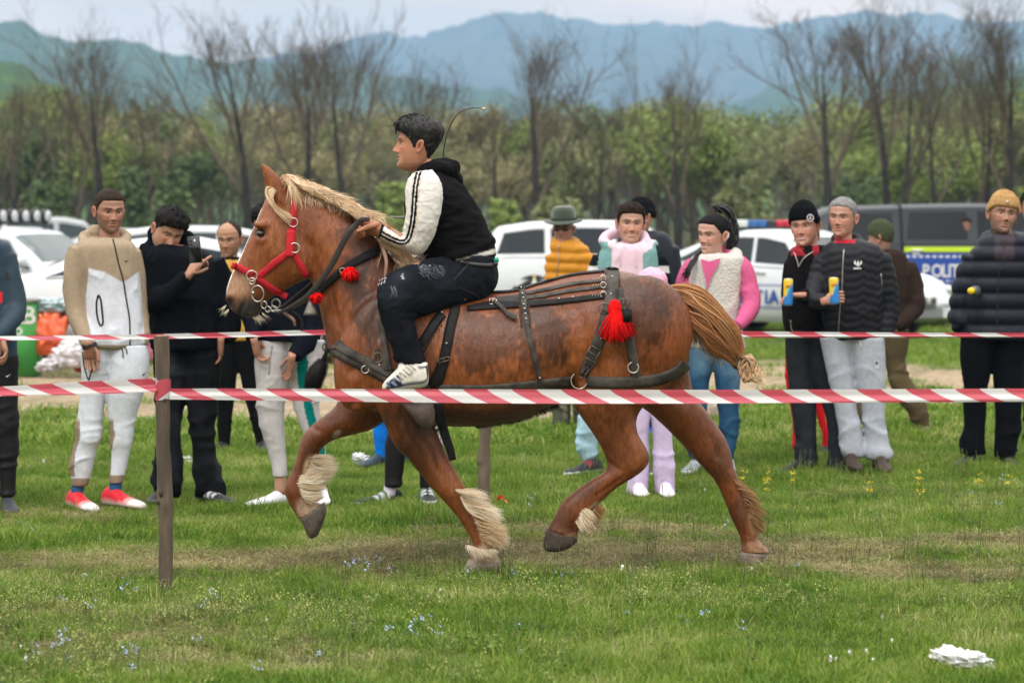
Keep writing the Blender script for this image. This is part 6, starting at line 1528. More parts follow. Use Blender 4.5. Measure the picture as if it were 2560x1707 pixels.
 S = dict(s=432, label='person hidden behind rider, legs in black track trousers with white stripes and striped sneakers', head=(1090, 560, -20, 10, 0, 1.0), hair=('short', (.02, .014, .01)), torso=[(635, 1055, 1125), (650, 1025, 1155), (700, 1020, 1165), (790, 1025, 1160), (860, 1030, 1155)], arms=[[(1030, 665, 0, .06), (1028, 740, -.04, .055), (1040, 800, -.1, .045)], [(1150, 670, 0, .06), (1160, 760, 0, .055), (1150, 850, 0, .045)]], topcol=NAVY,
    legs=[[(850, 1030, 1100), (930, 1015, 1085), (1010, 990, 1055), (1097, 965, 1020), (1150, 962, 1013), (1216, 960, 1002)], [(850, 1085, 1155), (950, 1085, 1140), (1010, 1075, 1122), (1069, 1064, 1108), (1118, 1058, 1104), (1180, 1052, 1084), (1216, 1050, 1078)]], legcol=l7, legmat='shiny', lwr=.02,
    socks=[([(976, 1208, 0, .036), (973, 1240, 0, .038)], (.60, .58, .68)), ([(1064, 1200, 0, .034), (1066, 1225, 0, .034)], (.05, .05, .06))], shoes=[((974, 1254), (900, 1260), 0, dict(upper=(.016, .018, .018), sole=(.55, .55, .52), stripe=(.6, .68, .66), wd=.046)), ((1066, 1248), (1076, 1254), 0, dict(upper=(.016, .018, .018), sole=(.5, .5, .5), stripe=(.6, .68, .66)))])
 person(S)
 # 8 -- green hat
 S = dict(s=323, label='person in dark green felt hat, sunglasses and mustard puffer jacket', skin=(.36, .19, .14), head=(1409, 572, -14, 4, 0, 1.02), face=dict(beard=.2, beardcol=(.1, .08, .07)), torso=[(600, 1388, 1440), (612, 1378, 1462), (640, 1376, 1476), (700, 1376, 1482), (800, 1380, 1486), (862, 1384, 1484)],
    arms=[[(1388, 640, 0, .07), (1384, 720, 0, .065), (1396, 800, -.04, .05)], [(1462, 638, -.02, .078), (1474, 700, -.03, .075), (1472, 790, -.03, .06)]], hoods=[(1411, 606, .02, .085, .030, 12)], topcol=(.55, .235, .015), topmat='shiny', puff=lambda px, py, v: .014 * np.abs(np.sin(v[:, 2] * math.pi / .078 + v[:, 0] * 2)) - .006, wr=.008, tsm=4,
    legs=[[(855, 1385, 1438), (940, 1384, 1434), (1006, 1383, 1427), (1050, 1380, 1426), (1076, 1380, 1422)], [(855, 1430, 1486), (1000, 1432, 1474), (1076, 1436, 1472)]], legcol=lambda px, py, v, dy: W_(sol(v, (.17, .16, .11)), (fbm(v * 7, 3) > .5) * 1., (.08, .085, .06)), lwr=.035, shoes=[((1398, 1082), (1372, 1086), 0, dict(upper=(.05, .055, .05), sole=(.04, .04, .04))), ((1450, 1080), (1440, 1084), 0, dict(upper=(.05, .055, .05), sole=(.04, .04, .04)))])
 person(S); felt = M('green_felt', (.035, .055, .035), .95, nscale=60, namt=.2, sheen=.4); c, r_, k = S['_c'], S['_rot'], S['_sc']; hb = G(); rings = []
 for t, r, z in ((0, .148, .050), (0, .150, .056), (1, .118, .060), (2, .100, .064), (3, .096, .072), (4, .094, .100), (5, .088, .135), (6, .078, .158), (7, .058, .170), (8, .03, .168), (9, .008, .160)):
  rings.append([c + r_ @ (np.array([math.cos(a) * r, math.sin(a) * r * 1.12 + .008, z - (.016 * math.cos(a) ** 2 * (r > .11) * -1) - .012 * (r > .11) * (math.sin(a) < 0)]) * k) for a in np.arange(36) * math.pi / 18])
 hb.tube(rings, True); link('hat', hb.mesh('hat'), felt, S['root'])
 g = G(); g.tube([[c + r_ @ (np.array([math.cos(a) * .099, math.sin(a) * .099 * 1.12 + .008, z]) * k) for a in np.arange(36) * math.pi / 18] for z in (.066, .084)], False); link('hat_band', g.mesh('hat_band'), M('hat_band_cloth', (.02, .03, .02), .9), S['root'])
 g = G()
 for s_ in (-1, 1): g.ell(c + r_ @ (np.array([s_ * .033, -.089, .006]) * k), (.030, .009, .017), rot=r_, nu=18, nv=10); g.rod([c + r_ @ (np.array([s_ * .06, -.084, .008]) * k), c + r_ @ (np.array([s_ * .079, -.02, .010]) * k), c + r_ @ (np.array([s_ * .079, .012, .006]) * k)], .003, 6)
 g.rod([c + r_ @ (np.array([-.01, -.094, .010]) * k), c + r_ @ (np.array([.01, -.094, .010]) * k)], .003, 6); link('sunglasses', g.mesh('sunglasses'), M('dark_lens', (.008, .008, .01), .08, spec=.8), S['root'])
 piping(S, 'zip', [(1397, 612), (1396, 650), (1392, 690)], .004, steel)
 # 10 -- black beanie seen from behind
 S = dict(s=332, label='person in black beanie and dark navy jacket behind the smiling man', skin=(.42, .24, .18), head=(1604, 543, -70, 6, 0, 1.08), torso=[(578, 1592, 1652), (592, 1570, 1676), (640, 1558, 1690), (720, 1556, 1694), (860, 1566, 1690)], arms=[[(1572, 620, 0, .07), (1560, 720, 0, .065), (1570, 840, 0, .05)], [(1674, 618, 0, .075), (1684, 700, 0, .072), (1680, 790, -.02, .06), (1660, 850, -.05, .05)]], topcol=(.007,.011,.020), topmat='shiny', wr=.02,
    legs=[[(850, 1568, 1632), (960, 1580, 1630), (1080, 1590, 1625)], [(850, 1622, 1690), (960, 1622, 1680), (1080, 1620, 1662)]], legcol=(.012, .014, .022), shoes=[((1606, 1088), (1600, 1092), 0, dict(upper=(.01, .05, .25), sole=(.4, .4, .4))), ((1630, 1088), (1630, 1092), 0, dict(upper=(.01, .07, .40), sole=(.2, .25, .4)))])
 person(S); beanie(S, (.005,.006,.008), cuff=.006)
 # 9 -- smiling, pink hoodie
 def c9(px, py, v, dy):
  c = sol(v, (.70, .52, .60)); a = np.interp(py, [600, 640, 700, 880], [1534, 1529, 1526, 1524]); b = np.interp(py, [600, 640, 700, 880], [1604, 1607, 1609, 1612]); out = ((px < a) + (px > b)) * (py > 603) * (np.hypot((px - 1577) / 58, (py - 604) / 34) > 1)
  c = W_(c, out, (.17, .33, .33)); o2 = ((px < np.interp(py, [610, 660, 800], [1502, 1494, 1494])) + (px > np.interp(py, [610, 660, 800], [1640, 1645, 1646]))) * (py > 612); c = W_(c, o2, (.006,.008,.013)); return W_(c, o2 * (np.abs(py - 674) < 9), (.62, .62, .62))
 S = dict(s=387, label='smiling person in pale pink hoodie under a teal and black jacket', skin=(.50, .29, .21), head=(1577, 560, 3, 3, 2, 1.12), hair=('short', (.022, .014, .010)), face=dict(smile=1, squint=1, beard=.12), torso=[(606, 1545, 1612), (618, 1508, 1642), (650, 1492, 1652), (720, 1486, 1654), (800, 1490, 1650), (880, 1495, 1645)],
    arms=[[(1506, 645, 0, .066), (1484, 710, 0, .062), (1478, 790, -.02, .055), (1500, 868, -.12, .045)], [(1640, 645, 0, .066), (1656, 710, 0, .062), (1658, 790, -.02, .055), (1640, 868, -.12, .045)]], hoods=[(1562, 603, .01, .112, .036, 30, 1.2)], lumps=[(1632, 612, 0, .04, .06, .035)], topcol=c9, wr=.016,
    legs=[[(870, 1494, 1568), (940, 1478, 1545), (1000, 1458, 1522), (1045, 1446, 1504), (1090, 1440, 1494), (1130, 1444, 1493), (1150, 1460, 1487)], [(870, 1560, 1645), (960, 1562, 1635), (1060, 1572, 1625), (1150, 1580, 1622)]], legcol=(.32, .50, .58), legmat='denim', lwr=.022,
    shoes=[((1480, 1178), (1426, 1184), -.02, dict(upper=lambda t, h, x: (.20, .02, .03) if (t > .1 and t < .3 and h > .05) else (.018, .018, .025), sole=(.70, .70, .72), high=.07)), ((1602, 1178), (1612, 1184), 0, dict(upper=(.018, .018, .025), sole=(.7, .7, .7)))])
 person(S)
 for pts in ([(1548, 622), (1549, 640), (1550, 665)], [(1589, 622), (1591, 640), (1590, 670)]): piping(S, 'cord', pts, .003, M('pink_cord', (.7, .55, .62), .8), off=.005)
 # 11 -- child in pink hood
 S = dict(s=417, label='child in pink hood and lavender trousers behind the horse back', skin=(.45, .27, .2), head=(1630, 724, -8, 4, 0, .95), torso=[(772, 1598, 1664), (790, 1572, 1688), (860, 1576, 1690), (960, 1580, 1690)], arms=[[(1582, 800, 0, .05), (1566, 880, 0, .045), (1570, 950, 0, .04)], [(1680, 800, 0, .05), (1698, 880, 0, .045), (1696, 950, 0, .04)]], topcol=(.68, .28, .42), wr=.014,
    legs=[[(945, 1582, 1640), (1000, 1588, 1632), (1050, 1585, 1622), (1120, 1580, 1620), (1180, 1572, 1621), (1236, 1565, 1621)], [(945, 1626, 1684), (1000, 1628, 1676), (1050, 1630, 1677), (1120, 1634, 1682), (1180, 1635, 1686), (1234, 1637, 1687)]], legcol=(.56, .47, .68), lwr=.016, shoes=[((1595, 1232), (1600, 1236), 0, dict(upper=(.7, .6, .7), sole=(.7, .7, .7))), ((1662, 1232), (1664, 1236), 0, dict(upper=(.7, .6, .7), sole=(.7, .7, .7)))])
 person(S); zf = lambda a: np.interp(a, [0, .7, 1.0, 1.3, 3.15], [.052, .045, .0, -.12, -.12])
 g = shell(zf, lambda x, y, z, a: .026 + 0 * x, S['_c'], S['_rot'], S['_sc'], noise=.012, sunk=.01); link('hood', g.mesh('hood'), M('pink_fabric', (.68, .30, .45), .9, nscale=60, col2=(.74, .45, .58), bump=.002, bscale=200), S['root'])
 g = shell(lambda a: np.interp(a, [0, .75, 1.15, 1.42, 3.15], [.046, .040, .0, -.04, -.08]), lambda x, y, z, a: .006 + 0 * x, S['_c'], S['_rot'], S['_sc'], noise=.004, sunk=.008); link('hair', g.mesh('hair'), M('dark_fringe', (.03, .018, .015), .6), S['root'])
 # 12 -- woman with ponytail
 S = dict(s=384, label='woman with long black ponytail in white fleece vest over pink hoodie and blue jeans', skin=(.56, .33, .25), head=(1782, 587, -42, 6, 4, 1.13), hair=('pulled', (.008, .007, .009)), face=dict(smile=.9, nose=.9, jaw=.92, brow=(.015, .01, .01), gaze=(-.2, -.1)), neckbase=(1788, 650),
    torso=[(634, 1752, 1838), (646, 1728, 1862), (690, 1716, 1858), (740, 1714, 1852), (800, 1720, 1852), (870, 1722, 1866)], topmat='fleece', topname='fleece_vest', topcol=(.62, .60, .57), lumps=[(1836, 636, .04, .055, .06, .045)], wr=.012,
    legs=[[(862, 1720, 1798), (905, 1716, 1784), (970, 1716, 1771), (1040, 1720, 1764), (1100, 1716, 1752), (1142, 1722, 1747)], [(862, 1788, 1862), (905, 1785, 1855), (970, 1791, 1850), (1014, 1796, 1847), (1065, 1798, 1849), (1110, 1804, 1840), (1150, 1809, 1832)]], legcol=lambda px, py, v, dy: W_(sol(v, (.025, .085, .17)), np.clip((fbm(v * 4, 2) - .4) * 3, 0, 1) * (py < 1010), (.14, .25, .36)), legmat='denim', lwr=.022,
    shoes=[((1740, 1174), (1712, 1180), 0, dict(upper=(.30, .34, .38), sole=(.5, .52, .55))), ((1822, 1172), (1815, 1178), 0, dict(upper=(.30, .34, .38), sole=(.5, .52, .55)))])
 person(S)
 g = G(); limb(g, [(1738, 660, 0, .055), (1722, 676, 0, .058), (1706, 715, -.01, .056), (1700, 780, -.03, .050), (1730, 830, -.14, .042)], S['Y0']); limb(g, [(1838, 654, 0, .06), (1856, 672, -.01, .064), (1870, 710, -.01, .062), (1878, 762, -.05, .058), (1858, 800, -.14, .048), (1842, 815, -.18, .04)], S['Y0'])
 torus(g, P(1790, 640, S['Y0'] + .01), .085, .026, 1.1, 1, (0, -.5, .85)); me = remesh(g, .009, 4); wrinkle(me, .022, (9, 9, 13), 5); setcol(me, sol(getv(me), (.60, .115, .26))); link('pink_sleeves', me, MATS['fab'], S['root'])
 patch(S, 'hoodie_front', [(1752, 648), (1774, 654), (1802, 645), (1792, 668), (1778, 692), (1768, 726), (1764, 698), (1756, 670)], M('pink_cloth', (.60, .115, .26), .9, spec=.08), off=.016)
 blackh = M('black_glossy_hair', (.008, .007, .010), .32, nscale=1, namt=.4, stretch=(160, 160, 20), bump=.002, bscale=1, spec=.5)
 g = G()
 rnd = random.Random(2)
 for k in range(70):
  j = lambda a_: rnd.gauss(0, a_)
  g.rod(crom(np.array([P(1800 + j(3), 528 + j(3), S['Y0'] + .04), P(1796 + j(5), 514 + j(2), S['Y0'] + .03), P(1822 + j(4), 530 + j(4), S['Y0'] + .05 + j(.02)), P(1834 + j(5), 565 + j(4), S['Y0'] + .05 + j(.02)), P(1830 + j(6), 605 + j(5), S['Y0'] + .04 + j(.02)), P(1816 + j(6), 640 + j(6), S['Y0'] + .06)]), 3), .0058, 5)
 for k in range(46):
  g.rod(crom(np.array([P(1786 + j(4), 590 + j(4), S['Y0'] + .07), P(1762 + j(3), 622 + j(3), S['Y0'] + .04), P(1742 + j(3), 640 + j(3), S['Y0'] - .06), P(1727 + j(4), 664 + j(5), S['Y0'] - .14), P(1712 + j(6), 692 + j(8), S['Y0'] - .16)]), 3), np.linspace(.0048, .002, 13), 5)
 link('ponytail', g.mesh('ponytail'), blackh, S['root']); g = G(); torus(g, P(1797, 524, S['Y0'] + .04), .016, .007, nrm=(.5, 0, 1)); link('hair_tie', g.mesh('hair_tie'), M('blue_grey_tie', (.05, .07, .10), .5), S['root'])
 piping(S, 'zip', [(1782, 672), (1770, 700), (1764, 740), (1762, 800)], .0035, steel, off=.012)
 # 18 -- red trousers behind
 S = dict(s=360, label='person in red trousers standing right behind the person in the star beanie', head=(2020, 590, 0, 0, 0, .95), hair=('short', (.02, .015, .012)), torso=[(640, 1995, 2055), (655, 1975, 2075), (760, 1972, 2078), (850, 1975, 2075)], arms=[[(1982, 670, 0, .05), (1982, 760, 0, .05), (1990, 840, 0, .045)], [(2068, 670, 0, .05), (2072, 760, 0, .05), (2066, 840, 0, .045)]], topcol=BLACK,
    legs=[[(845, 1966, 2028), (945, 1963, 2012), (1040, 1980, 2015), (1130, 1984, 2010)], [(845, 2022, 2082), (960, 2030, 2068), (1030, 2040, 2062), (1080, 2054, 2070), (1130, 2058, 2070)]], legcol=(.55, .012, .02), shoes=[((2000, 1146), (1990, 1150), 0, dict(upper=BLACK, sole=BLACK)), ((2064, 1150), (2052, 1154), 0, dict(upper=(.02, .02, .03), sole=(.1, .1, .1)))])
 person(S)
 # 13 -- star beanie
 S = dict(s=381, label='person in black beanie with white star badge and black jacket holding a yellow blue can', skin=(.50, .27, .20), head=(2012, 567, -22, 4, -4, 1.14), face=dict(smile=.55, squint=.8, heavy=.5, gaze=(-.3, 0)), torso=[(612, 1995, 2062), (624, 1976, 2082), (660, 1964, 2086), (740, 1958, 2080), (800, 1956, 2070), (830, 1964, 2062)],
    arms=[[(1982, 658, 0, .06), (1972, 730, .02, .055), (1974, 800, .0, .05), (1985, 820, -.03, .042)], [(2072, 660, -.04, .07), (2076, 730, -.10, .066), (2052, 758, -.20, .058), (2004, 738, -.29, .043)]], topcol=lambda px, py, v, dy: W_(sol(v, (.007,.0055,.006)), (np.abs(px - 2020 - (py - 625) * .2) > 11) * (np.abs(px - 2012) < 34) * (py < 640) * (py > 610) * (dy < 0) * (((px * .4 + py * .3).astype(int) % 3) > 0), (.40, .03, .04)),
    legs=[[(822, 1962, 2036), (900, 1964, 2028), (1000, 1976, 2040), (1080, 1986, 2041), (1166, 1990, 2042)], [(822, 2026, 2084), (900, 2022, 2078), (970, 2042, 2082), (1010, 2054, 2088), (1060, 2067, 2098), (1130, 2071, 2108), (1168, 2066, 2112)]], legcol=(.022,.025,.031), legmat='denim', lwr=.02,
    hands=[dict(at=(2003, 738), d=(-1, -.12, .0), n=(-.1, -.1, -1), dy=-.30, curl=(.5, .55, .6, .6), thumb=.2, side=-1)], shoes=[((2004, 1174), (1958, 1180), 0, dict(upper=BLACK, sole=(.03, .03, .03))), ((2092, 1172), (2100, 1178), 0, dict(upper=BLACK, sole=(.03, .03, .03)))])
 person(S); beanie(S, (.004,.0045,.006), top=.030)
 bc = S['_c'] + S['_rot'] @ (np.array([.060, -.080, .052]) * S['_sc']); nb = S['_rot'] @ np.array([.58, -.80, .1]); g = G(); torus(g, bc, .022, .0026, nrm=nb, n=24, m=6)
 ub = np.cross(nb, [0, 0, 1.0]); ub /= np.linalg.norm(ub); vb = np.cross(ub, nb)
 for a in (90, 210, 330): g.rod([bc, bc + (ub * math.cos(R(a)) + vb * math.sin(R(a))) * .021], [.0036, .0012], 6)
 link('star_badge', g.mesh('star_badge'), whitep, S['root']); piping(S, 'zip', [(1985, 630), (1994, 655), (1996, 668)], .003, steel); piping(S, 'zip', [(2034, 628), (2010, 645), (1996, 668)], .003, steel); piping(S, 'zip', [(1976, 800), (1978, 820), (1982, 828)], .003, steel)
 can(1971, 695, 1970, 764, S['Y0'], -.345, 'yellow and blue drink can held by the person in the star beanie')
 # 15 -- olive beanie
 S = dict(s=327, label='person in olive beanie, brown jacket and khaki trousers half hidden behind the grey haired one', skin=(.42, .24, .18), head=(2202, 596, -115, 8, 0, 1.05), torso=[(622, 2180, 2240), (636, 2162, 2266), (690, 2156, 2276), (760, 2160, 2272), (826, 2166, 2268)], arms=[[(2262, 662, 0, .072), (2282, 712, 0, .07), (2292, 762, -.02, .062), (2262, 802, -.08, .052), (2240, 816, -.1, .045)], [(2170, 665, 0, .065), (2160, 750, 0, .06), (2170, 820, 0, .05)]], topcol=(.032,.020,.016), wr=.024,
    legs=[[(820, 2196, 2272), (862, 2204, 2272), (910, 2212, 2264), (964, 2226, 2284), (1012, 2258, 2312), (1045, 2277, 2320), (1070, 2288, 2323)], [(820, 2164, 2226), (900, 2158, 2212), (1000, 2140, 2176), (1060, 2140, 2162)]], legcol=(.10, .075, .040), lwr=.026, shoes=[((2318, 1084), (2284, 1090), 0, dict(upper=(.14, .12, .10), sole=(.12, .11, .10))), ((2150, 1078), (2144, 1084), 0, dict(upper=(.14, .12, .10), sole=(.12, .11, .10)))])
 person(S); beanie(S, (.050, .062, .034), zl=(.035, .035, .02, .0, -.01, -.03, -.04), cuff=.002, rib=.0003)
 # 14 -- grey hair, quilted jacket
 def pq(px, py, v):
  z = v[:, 2] + .012 * np.sin(v[:, 0] * 38) + .006 * np.sin(v[:, 0] * 90 + 2); return .0065 * (np.abs(np.sin(z * math.pi / .052)) ** .6) - .004
 S = dict(s=384, label='person with short grey hair in black quilted jacket and light grey joggers holding a can', skin=(.47, .26, .19), head=(2107, 545, -26, 2, 2, 1.12), hair=('crop', (.20, .20, .205)), face=dict(smile=.35, squint=.9, beard=.15, beardcol=(.2, .18, .17), brow=(.10, .08, .07), gaze=(-.2, 0)), torso=[(600, 2092, 2160), (612, 2066, 2190), (636, 2048, 2212), (700, 2042, 2214), (780, 2052, 2210), (830, 2064, 2206), (848, 2070, 2202)],
    arms=[[(2062, 645, 0, .07), (2044, 700, -.02, .068), (2036, 748, -.14, .060), (2064, 754, -.25, .045)], [(2196, 642, 0, .078), (2216, 700, 0, .072), (2224, 770, 0, .063), (2216, 835, -.03, .052)]], topcol=lambda px, py, v, dy: W_(sol(v, (.0065,.0075,.012)), (py < 608) * (dy < .02) * (np.abs(px - 2112) < 26), (.40, .01, .03)), topmat='shiny', puff=pq, wr=.012, hoods=[(2118, 600, .02, .078, .026, 24, 1.05)],
    legs=[[(842, 2048, 2130), (900, 2060, 2128), (971, 2076, 2138), (1015, 2084, 2143), (1053, 2092, 2148), (1089, 2098, 2156), (1125, 2104, 2162), (1142, 2110, 2158)], [(842, 2120, 2212), (900, 2130, 2213), (971, 2139, 2214), (1007, 2150, 2213), (1053, 2158, 2213), (1094, 2163, 2216), (1127, 2160, 2229), (1144, 2168, 2224)]], legcol=(.40, .44, .51), lwr=.024,
    hands=[dict(at=(2064, 752), d=(.85, -.25, .25), n=(.55, .8, -.1), dy=-.27, curl=(.6, .7, .7, .7), thumb=.5, side=1)],
    socks=[([(2126, 1138, 0, .046), (2124, 1162, -.01, .048)], (.045, .025, .02)), ([(2202, 1140, -.02, .052), (2200, 1168, -.03, .054)], (.045, .025, .02))], shoes=[((2126, 1168), (2132, 1172), -.02, dict(upper=(.045, .025, .02), sole=(.02, .015, .012), high=.08)), ((2200, 1174), (2204, 1178), -.03, dict(upper=(.045, .025, .02), sole=(.02, .015, .012), high=.08))])
 person(S); piping(S, 'zip', [(2110, 622), (2107, 660), (2105, 720), (2100, 770), (2096, 830)], .0035, steel); piping(S, 'sleeve_zip', [(2202, 684), (2206, 718)], .0035, steel)
 for px0, dx in ((2140, -5), (2145, 0), (2150, 5)): patch(S, 'leaf_emblem', [(2145, 667), (px0 + dx * .5 - 3, 658), (px0 + dx * .6, 650), (px0 + dx * .5 + 3, 658)], whitep, off=.006)
 for k in range(6): patch(S, 'lettering', [(2134 + k * 3.4, 669), (2136.4 + k * 3.4, 669), (2136.4 + k * 3.4, 673), (2134 + k * 3.4, 673)], whitep, off=.006)
 patch(S, 'logo_tag', [(2186, 901), (2198, 901), (2198, 922), (2186, 922)], M('light_tag', (.5, .54, .6), .8), 'legbvh'); patch(S, 'tag_mark', [(2188, 908), (2192, 902), (2196, 908), (2192, 911)], blackp, 'legbvh', .008); piping(S, 'cord', [(2150, 850), (2152, 866)], .003, whitep, 'legbvh')
 can(2084, 692, 2087, 760, S['Y0'], -.345, 'yellow and blue drink can held by the grey haired person')
 # 17 -- sliver at the right edge
 S = dict(s=345, gx=2590, label='person cut by the right edge in blue jacket, behind the beige beanie', head=(2583, 520, -10, 0, 0, 1.1), hair=('short', (.02, .015, .012)), torso=[(575, 2565, 2620), (592, 2550, 2640), (700, 2545, 2645), (850, 2550, 2640)], arms=[[(2560, 620, 0, .06), (2556, 720, 0, .055), (2562, 820, 0, .045)]], topcol=(.02, .06, .16), legs=[[(850, 2555, 2600), (1100, 2560, 2598)], [(850, 2600, 2645), (1100, 2600, 2640)]], legcol=NAVY)
 person(S)
 # 16 -- beige beanie
 S = dict(s=375, label='person in beige knitted beanie, navy puffer jacket and black trousers near the right edge', skin=(.36, .20, .14), head=(2506, 538, 6, -3, 8, 1.17), face=dict(beard=.55, squint=1, gaze=(0, 0)), torso=[(588, 2478, 2556), (602, 2448, 2588), (640, 2424, 2606), (720, 2412, 2612), (780, 2404, 2616), (830, 2400, 2616), (852, 2402, 2612)], tr=.36,
    arms=[[(2436, 646, 0, .084), (2414, 710, 0, .08), (2400, 775, 0, .072), (2404, 822, -.05, .06)], [(2590, 646, 0, .084), (2612, 710, 0, .08), (2620, 775, 0, .072), (2612, 822, -.05, .06)]], hoods=[(2512, 596, .02, .10, .034, 20, 1.1)], topcol=lambda px, py, v, dy: W_(sol(v, (.005,.0075,.017)), (np.abs(px - 2512) < 24) * (py < 650) * (py > 575) * (dy < 0), (.035, .025, .035)), topmat='shiny', puff=lambda px, py, v: .020 * np.abs(np.sin(v[:, 2] * math.pi / .105)) ** .8 - .008, wr=.014,
    legs=[[(835, 2402, 2496), (900, 2400, 2482), (964, 2410, 2470), (1007, 2408, 2466), (1066, 2410, 2465), (1100, 2400, 2463), (1136, 2400, 2466)], [(835, 2486, 2586), (900, 2483, 2562), (976, 2485, 2556), (1028, 2488, 2554), (1073, 2486, 2551), (1117, 2484, 2543), (1146, 2490, 2536)]], legcol=(.0035,.004,.006), lwr=.018,
    shoes=[((2428, 1160), (2378, 1166), 0, dict(upper=(.035, .035, .035), sole=(.03, .03, .03))), ((2516, 1164), (2524, 1168), 0, dict(upper=(.035, .035, .035), sole=(.03, .03, .03)))])
 person(S); beanie(S, (.42, .26, .11), zl=(.040, .038, .024, .014, .005, -.01, -.02), top=.022, cuff=.009, rib=.0016); piping(S, 'zip', [(2512, 600), (2506, 660), (2496, 700), (2492, 850)], .0035, blackp)
 pt = S['_c'] + S['_rot'] @ (np.array([-.012, -.107, .070]) * S['_sc']); g = G(); g.box(pt, (.014, .006, .012)); link('knit_label', g.mesh('knit_label', False), whitep, S['root'])
 Yb = S['Y0'] - .30; o = empty('bottle', P(2432, 727, Yb), 'small clear bottle with yellow cap under the arm of the beige beanie person', 'bottle')
 g = G(); g.rod([P(2426, 727, Yb - .02), P(2431, 727, Yb + .03)], .021, 16); link('cap', g.mesh('cap'), M('yellow_plastic', (.80, .62, .01), .35), o)
 g = G(); g.rod([P(2431, 727, Yb + .03), P(2434, 727, Yb + .06), P(2438, 727, Yb + .12), P(2442, 727, Yb + .2)], [.018, .03, .036, .036], 16); link('bottle_body', g.mesh('bottle_body'), M('clear_plastic', (.75, .80, .78), .08, trans=.85), o)
def build_rider():
 fabric(); Y = HY0; s = 528
 root = empty('person', P(1090, 700, Y), 'young rider in black jacket with white sleeves and ripped black jeans sitting on the horse', 'person')
 S = dict(s=s, skin=(.42, .205, .125), head=(1043, 365, -88, -3, -2, 1.02), face=dict(res=(150, 120), jaw=1.0, heavy=.25, nose=1.22, squint=1, gaze=(0, 0)), root=root, Y0=Y)
 body = G(); make_head(root, body, S, Y); skin = np.array(S['skin'])
 hm = M('black_short_hair', (.006, .0055, .006), .6, nscale=1, namt=.5, stretch=(90, 40, 60), bump=.003, bscale=1, spec=.4)
 zl = lambda a: np.interp(a, [0, .5, .8, 1.15, 1.32, 1.5, 1.9, 2.4, 3.15], [.062, .058, .045, .020, -.016, -.012, .010, -.055, -.062])
 def th(x, y, z, a): k = sm(.0, .07, z); return .0035 + .023 * k + .010 * np.exp(-((y + .06) / .035) ** 2) * sm(.05, .08, z) + .006 * sm(.02, .08, y) * sm(-.04, .04, z)
 g = shell(zl, th, S['_c'], S['_rot'], S['_sc'], 160, 110, noise=.014, seed=4, sunk=.006); link('hair', g.mesh('hair'), hm, root); tufts(g, S['_c'], S['_rot'], S['_sc'], .017, hm, root, zl, 900, 3)
 g = G(); rnd = random.Random(4)
 for k in range(60):      # fringe falling over the forehead
  sx = rnd.uniform(-.05, .05); p0 = np.array([sx, -.045, .105]); p1 = np.array([sx + .004, -.088, .100]); p2 = np.array([sx + rnd.gauss(.003, .004), -.104, .083 + rnd.gauss(0, .004)]); p3 = np.array([sx + rnd.gauss(.005, .006), -.100, .064 + rnd.gauss(0, .008)])
  g.rod(crom(np.array([S['_c'] + S['_rot'] @ (q * S['_sc']) for q in (p0, p1, p2, p3)]), 3), np.linspace(.006, .0015, 10), 5)
 link('fringe', g.mesh('fringe'), hm, root)
 # inner body with neck
 inner = G()
 loft(inner, [(1036, 470, 1130, 470, .12), (1030, 520, 1175, 520, .14), (1045, 580, 1200, 575, .13), (1085, 640, 1215, 635, .11), (1150, 670, 1215, 690, .08)], Y, 3, 14)
 limb(inner, [(1085, 405, 0, .055), (1060, 440, 0, .056), (1062, 475, 0, .07)], Y)
 for sy in (-1, 1):
  limb(inner, [(1062, 470, sy * .19, .045), (1052, 560, sy * .22, .038), (1030, 608, sy * .20, .036), (955, 575, sy * .12, .026)], Y, 2, 8)
  limb(inner, [(1195, 700, sy * .10, .06), (1090, 710, sy * .22, .045), (985, 735, sy * .30, .045), (1000, 800, sy * .33, .04), (1030, 915, sy * .33, .028)], Y, 2, 8)
 mi = remesh(inner, .016, 3); body.add(getv(mi), np.array([p.vertices[:] for p in mi.polygons if len(p.vertices) == 4])); body.c.append(np.tile(skin * .92, (len(mi.vertices), 1)))
 for sy in (-1, 1):
  wr = P(953, 578, Y + sy * .135); hand(body, wr, (-.93, -sy * .10, .30), (-.25, -sy * -.75, -.75), 1.22, skin * np.array([1.0, .9, .86]), (1.15, 1.2, 1.25, 1.3), .8, -sy, .7)
 fixcol(body); link('body', body.mesh('body'), MATS['skin'], root)
 # jacket
 g = G()
 loft(g, [(1042, 430, 1105, 425, .10), (1028, 446, 1136, 448, .16), (1018, 478, 1162, 472, .195), (1015, 520, 1188, 512, .195), (1022, 560, 1208, 550, .18), (1040, 600, 1224, 590, .17), (1058, 630, 1237, 618, .17), (1072, 650, 1240, 640, .165)], Y, 4, 30, .92)
 g.ell(P(1150, 600, Y), (.16, .17, .09))
 me = remesh(g, .0075, 5); v = getv(me); n = getn(me); px, py = topx(v)
 k = np.sin((px - 1100) * .045 + (py - 500) * .075 + 3 * fbm(v * 5, 2)); k2 = fbm(v * np.array([5, 9, 14]) + 2, 3); fold = (np.maximum(0, k) ** 3 * .010 * sm(500, 600, py) + ((1 - np.abs(2 * k2 - 1)) ** 3) * .014 - .004)
 putv(me, v + n * fold[:, None]); v = getv(me); px, py = topx(v)
 c = sol(v, (.0055,.0055,.0065)); hem = np.interp(px, [1141, 1180, 1237], [650, 640, 622]); c = W_(c, sm(-2, 2, py - hem) * (1 - sm(9, 13, py - hem)) * (px > 1138), (.62, .61, .56)); setcol(me, c)
 link('jacket', me, MATS['fab'], root); S['topbvh'] = bvh(me)
 # hood lying on the back
 g = G(); th_ = np.linspace(0, math.pi * 2, 20)
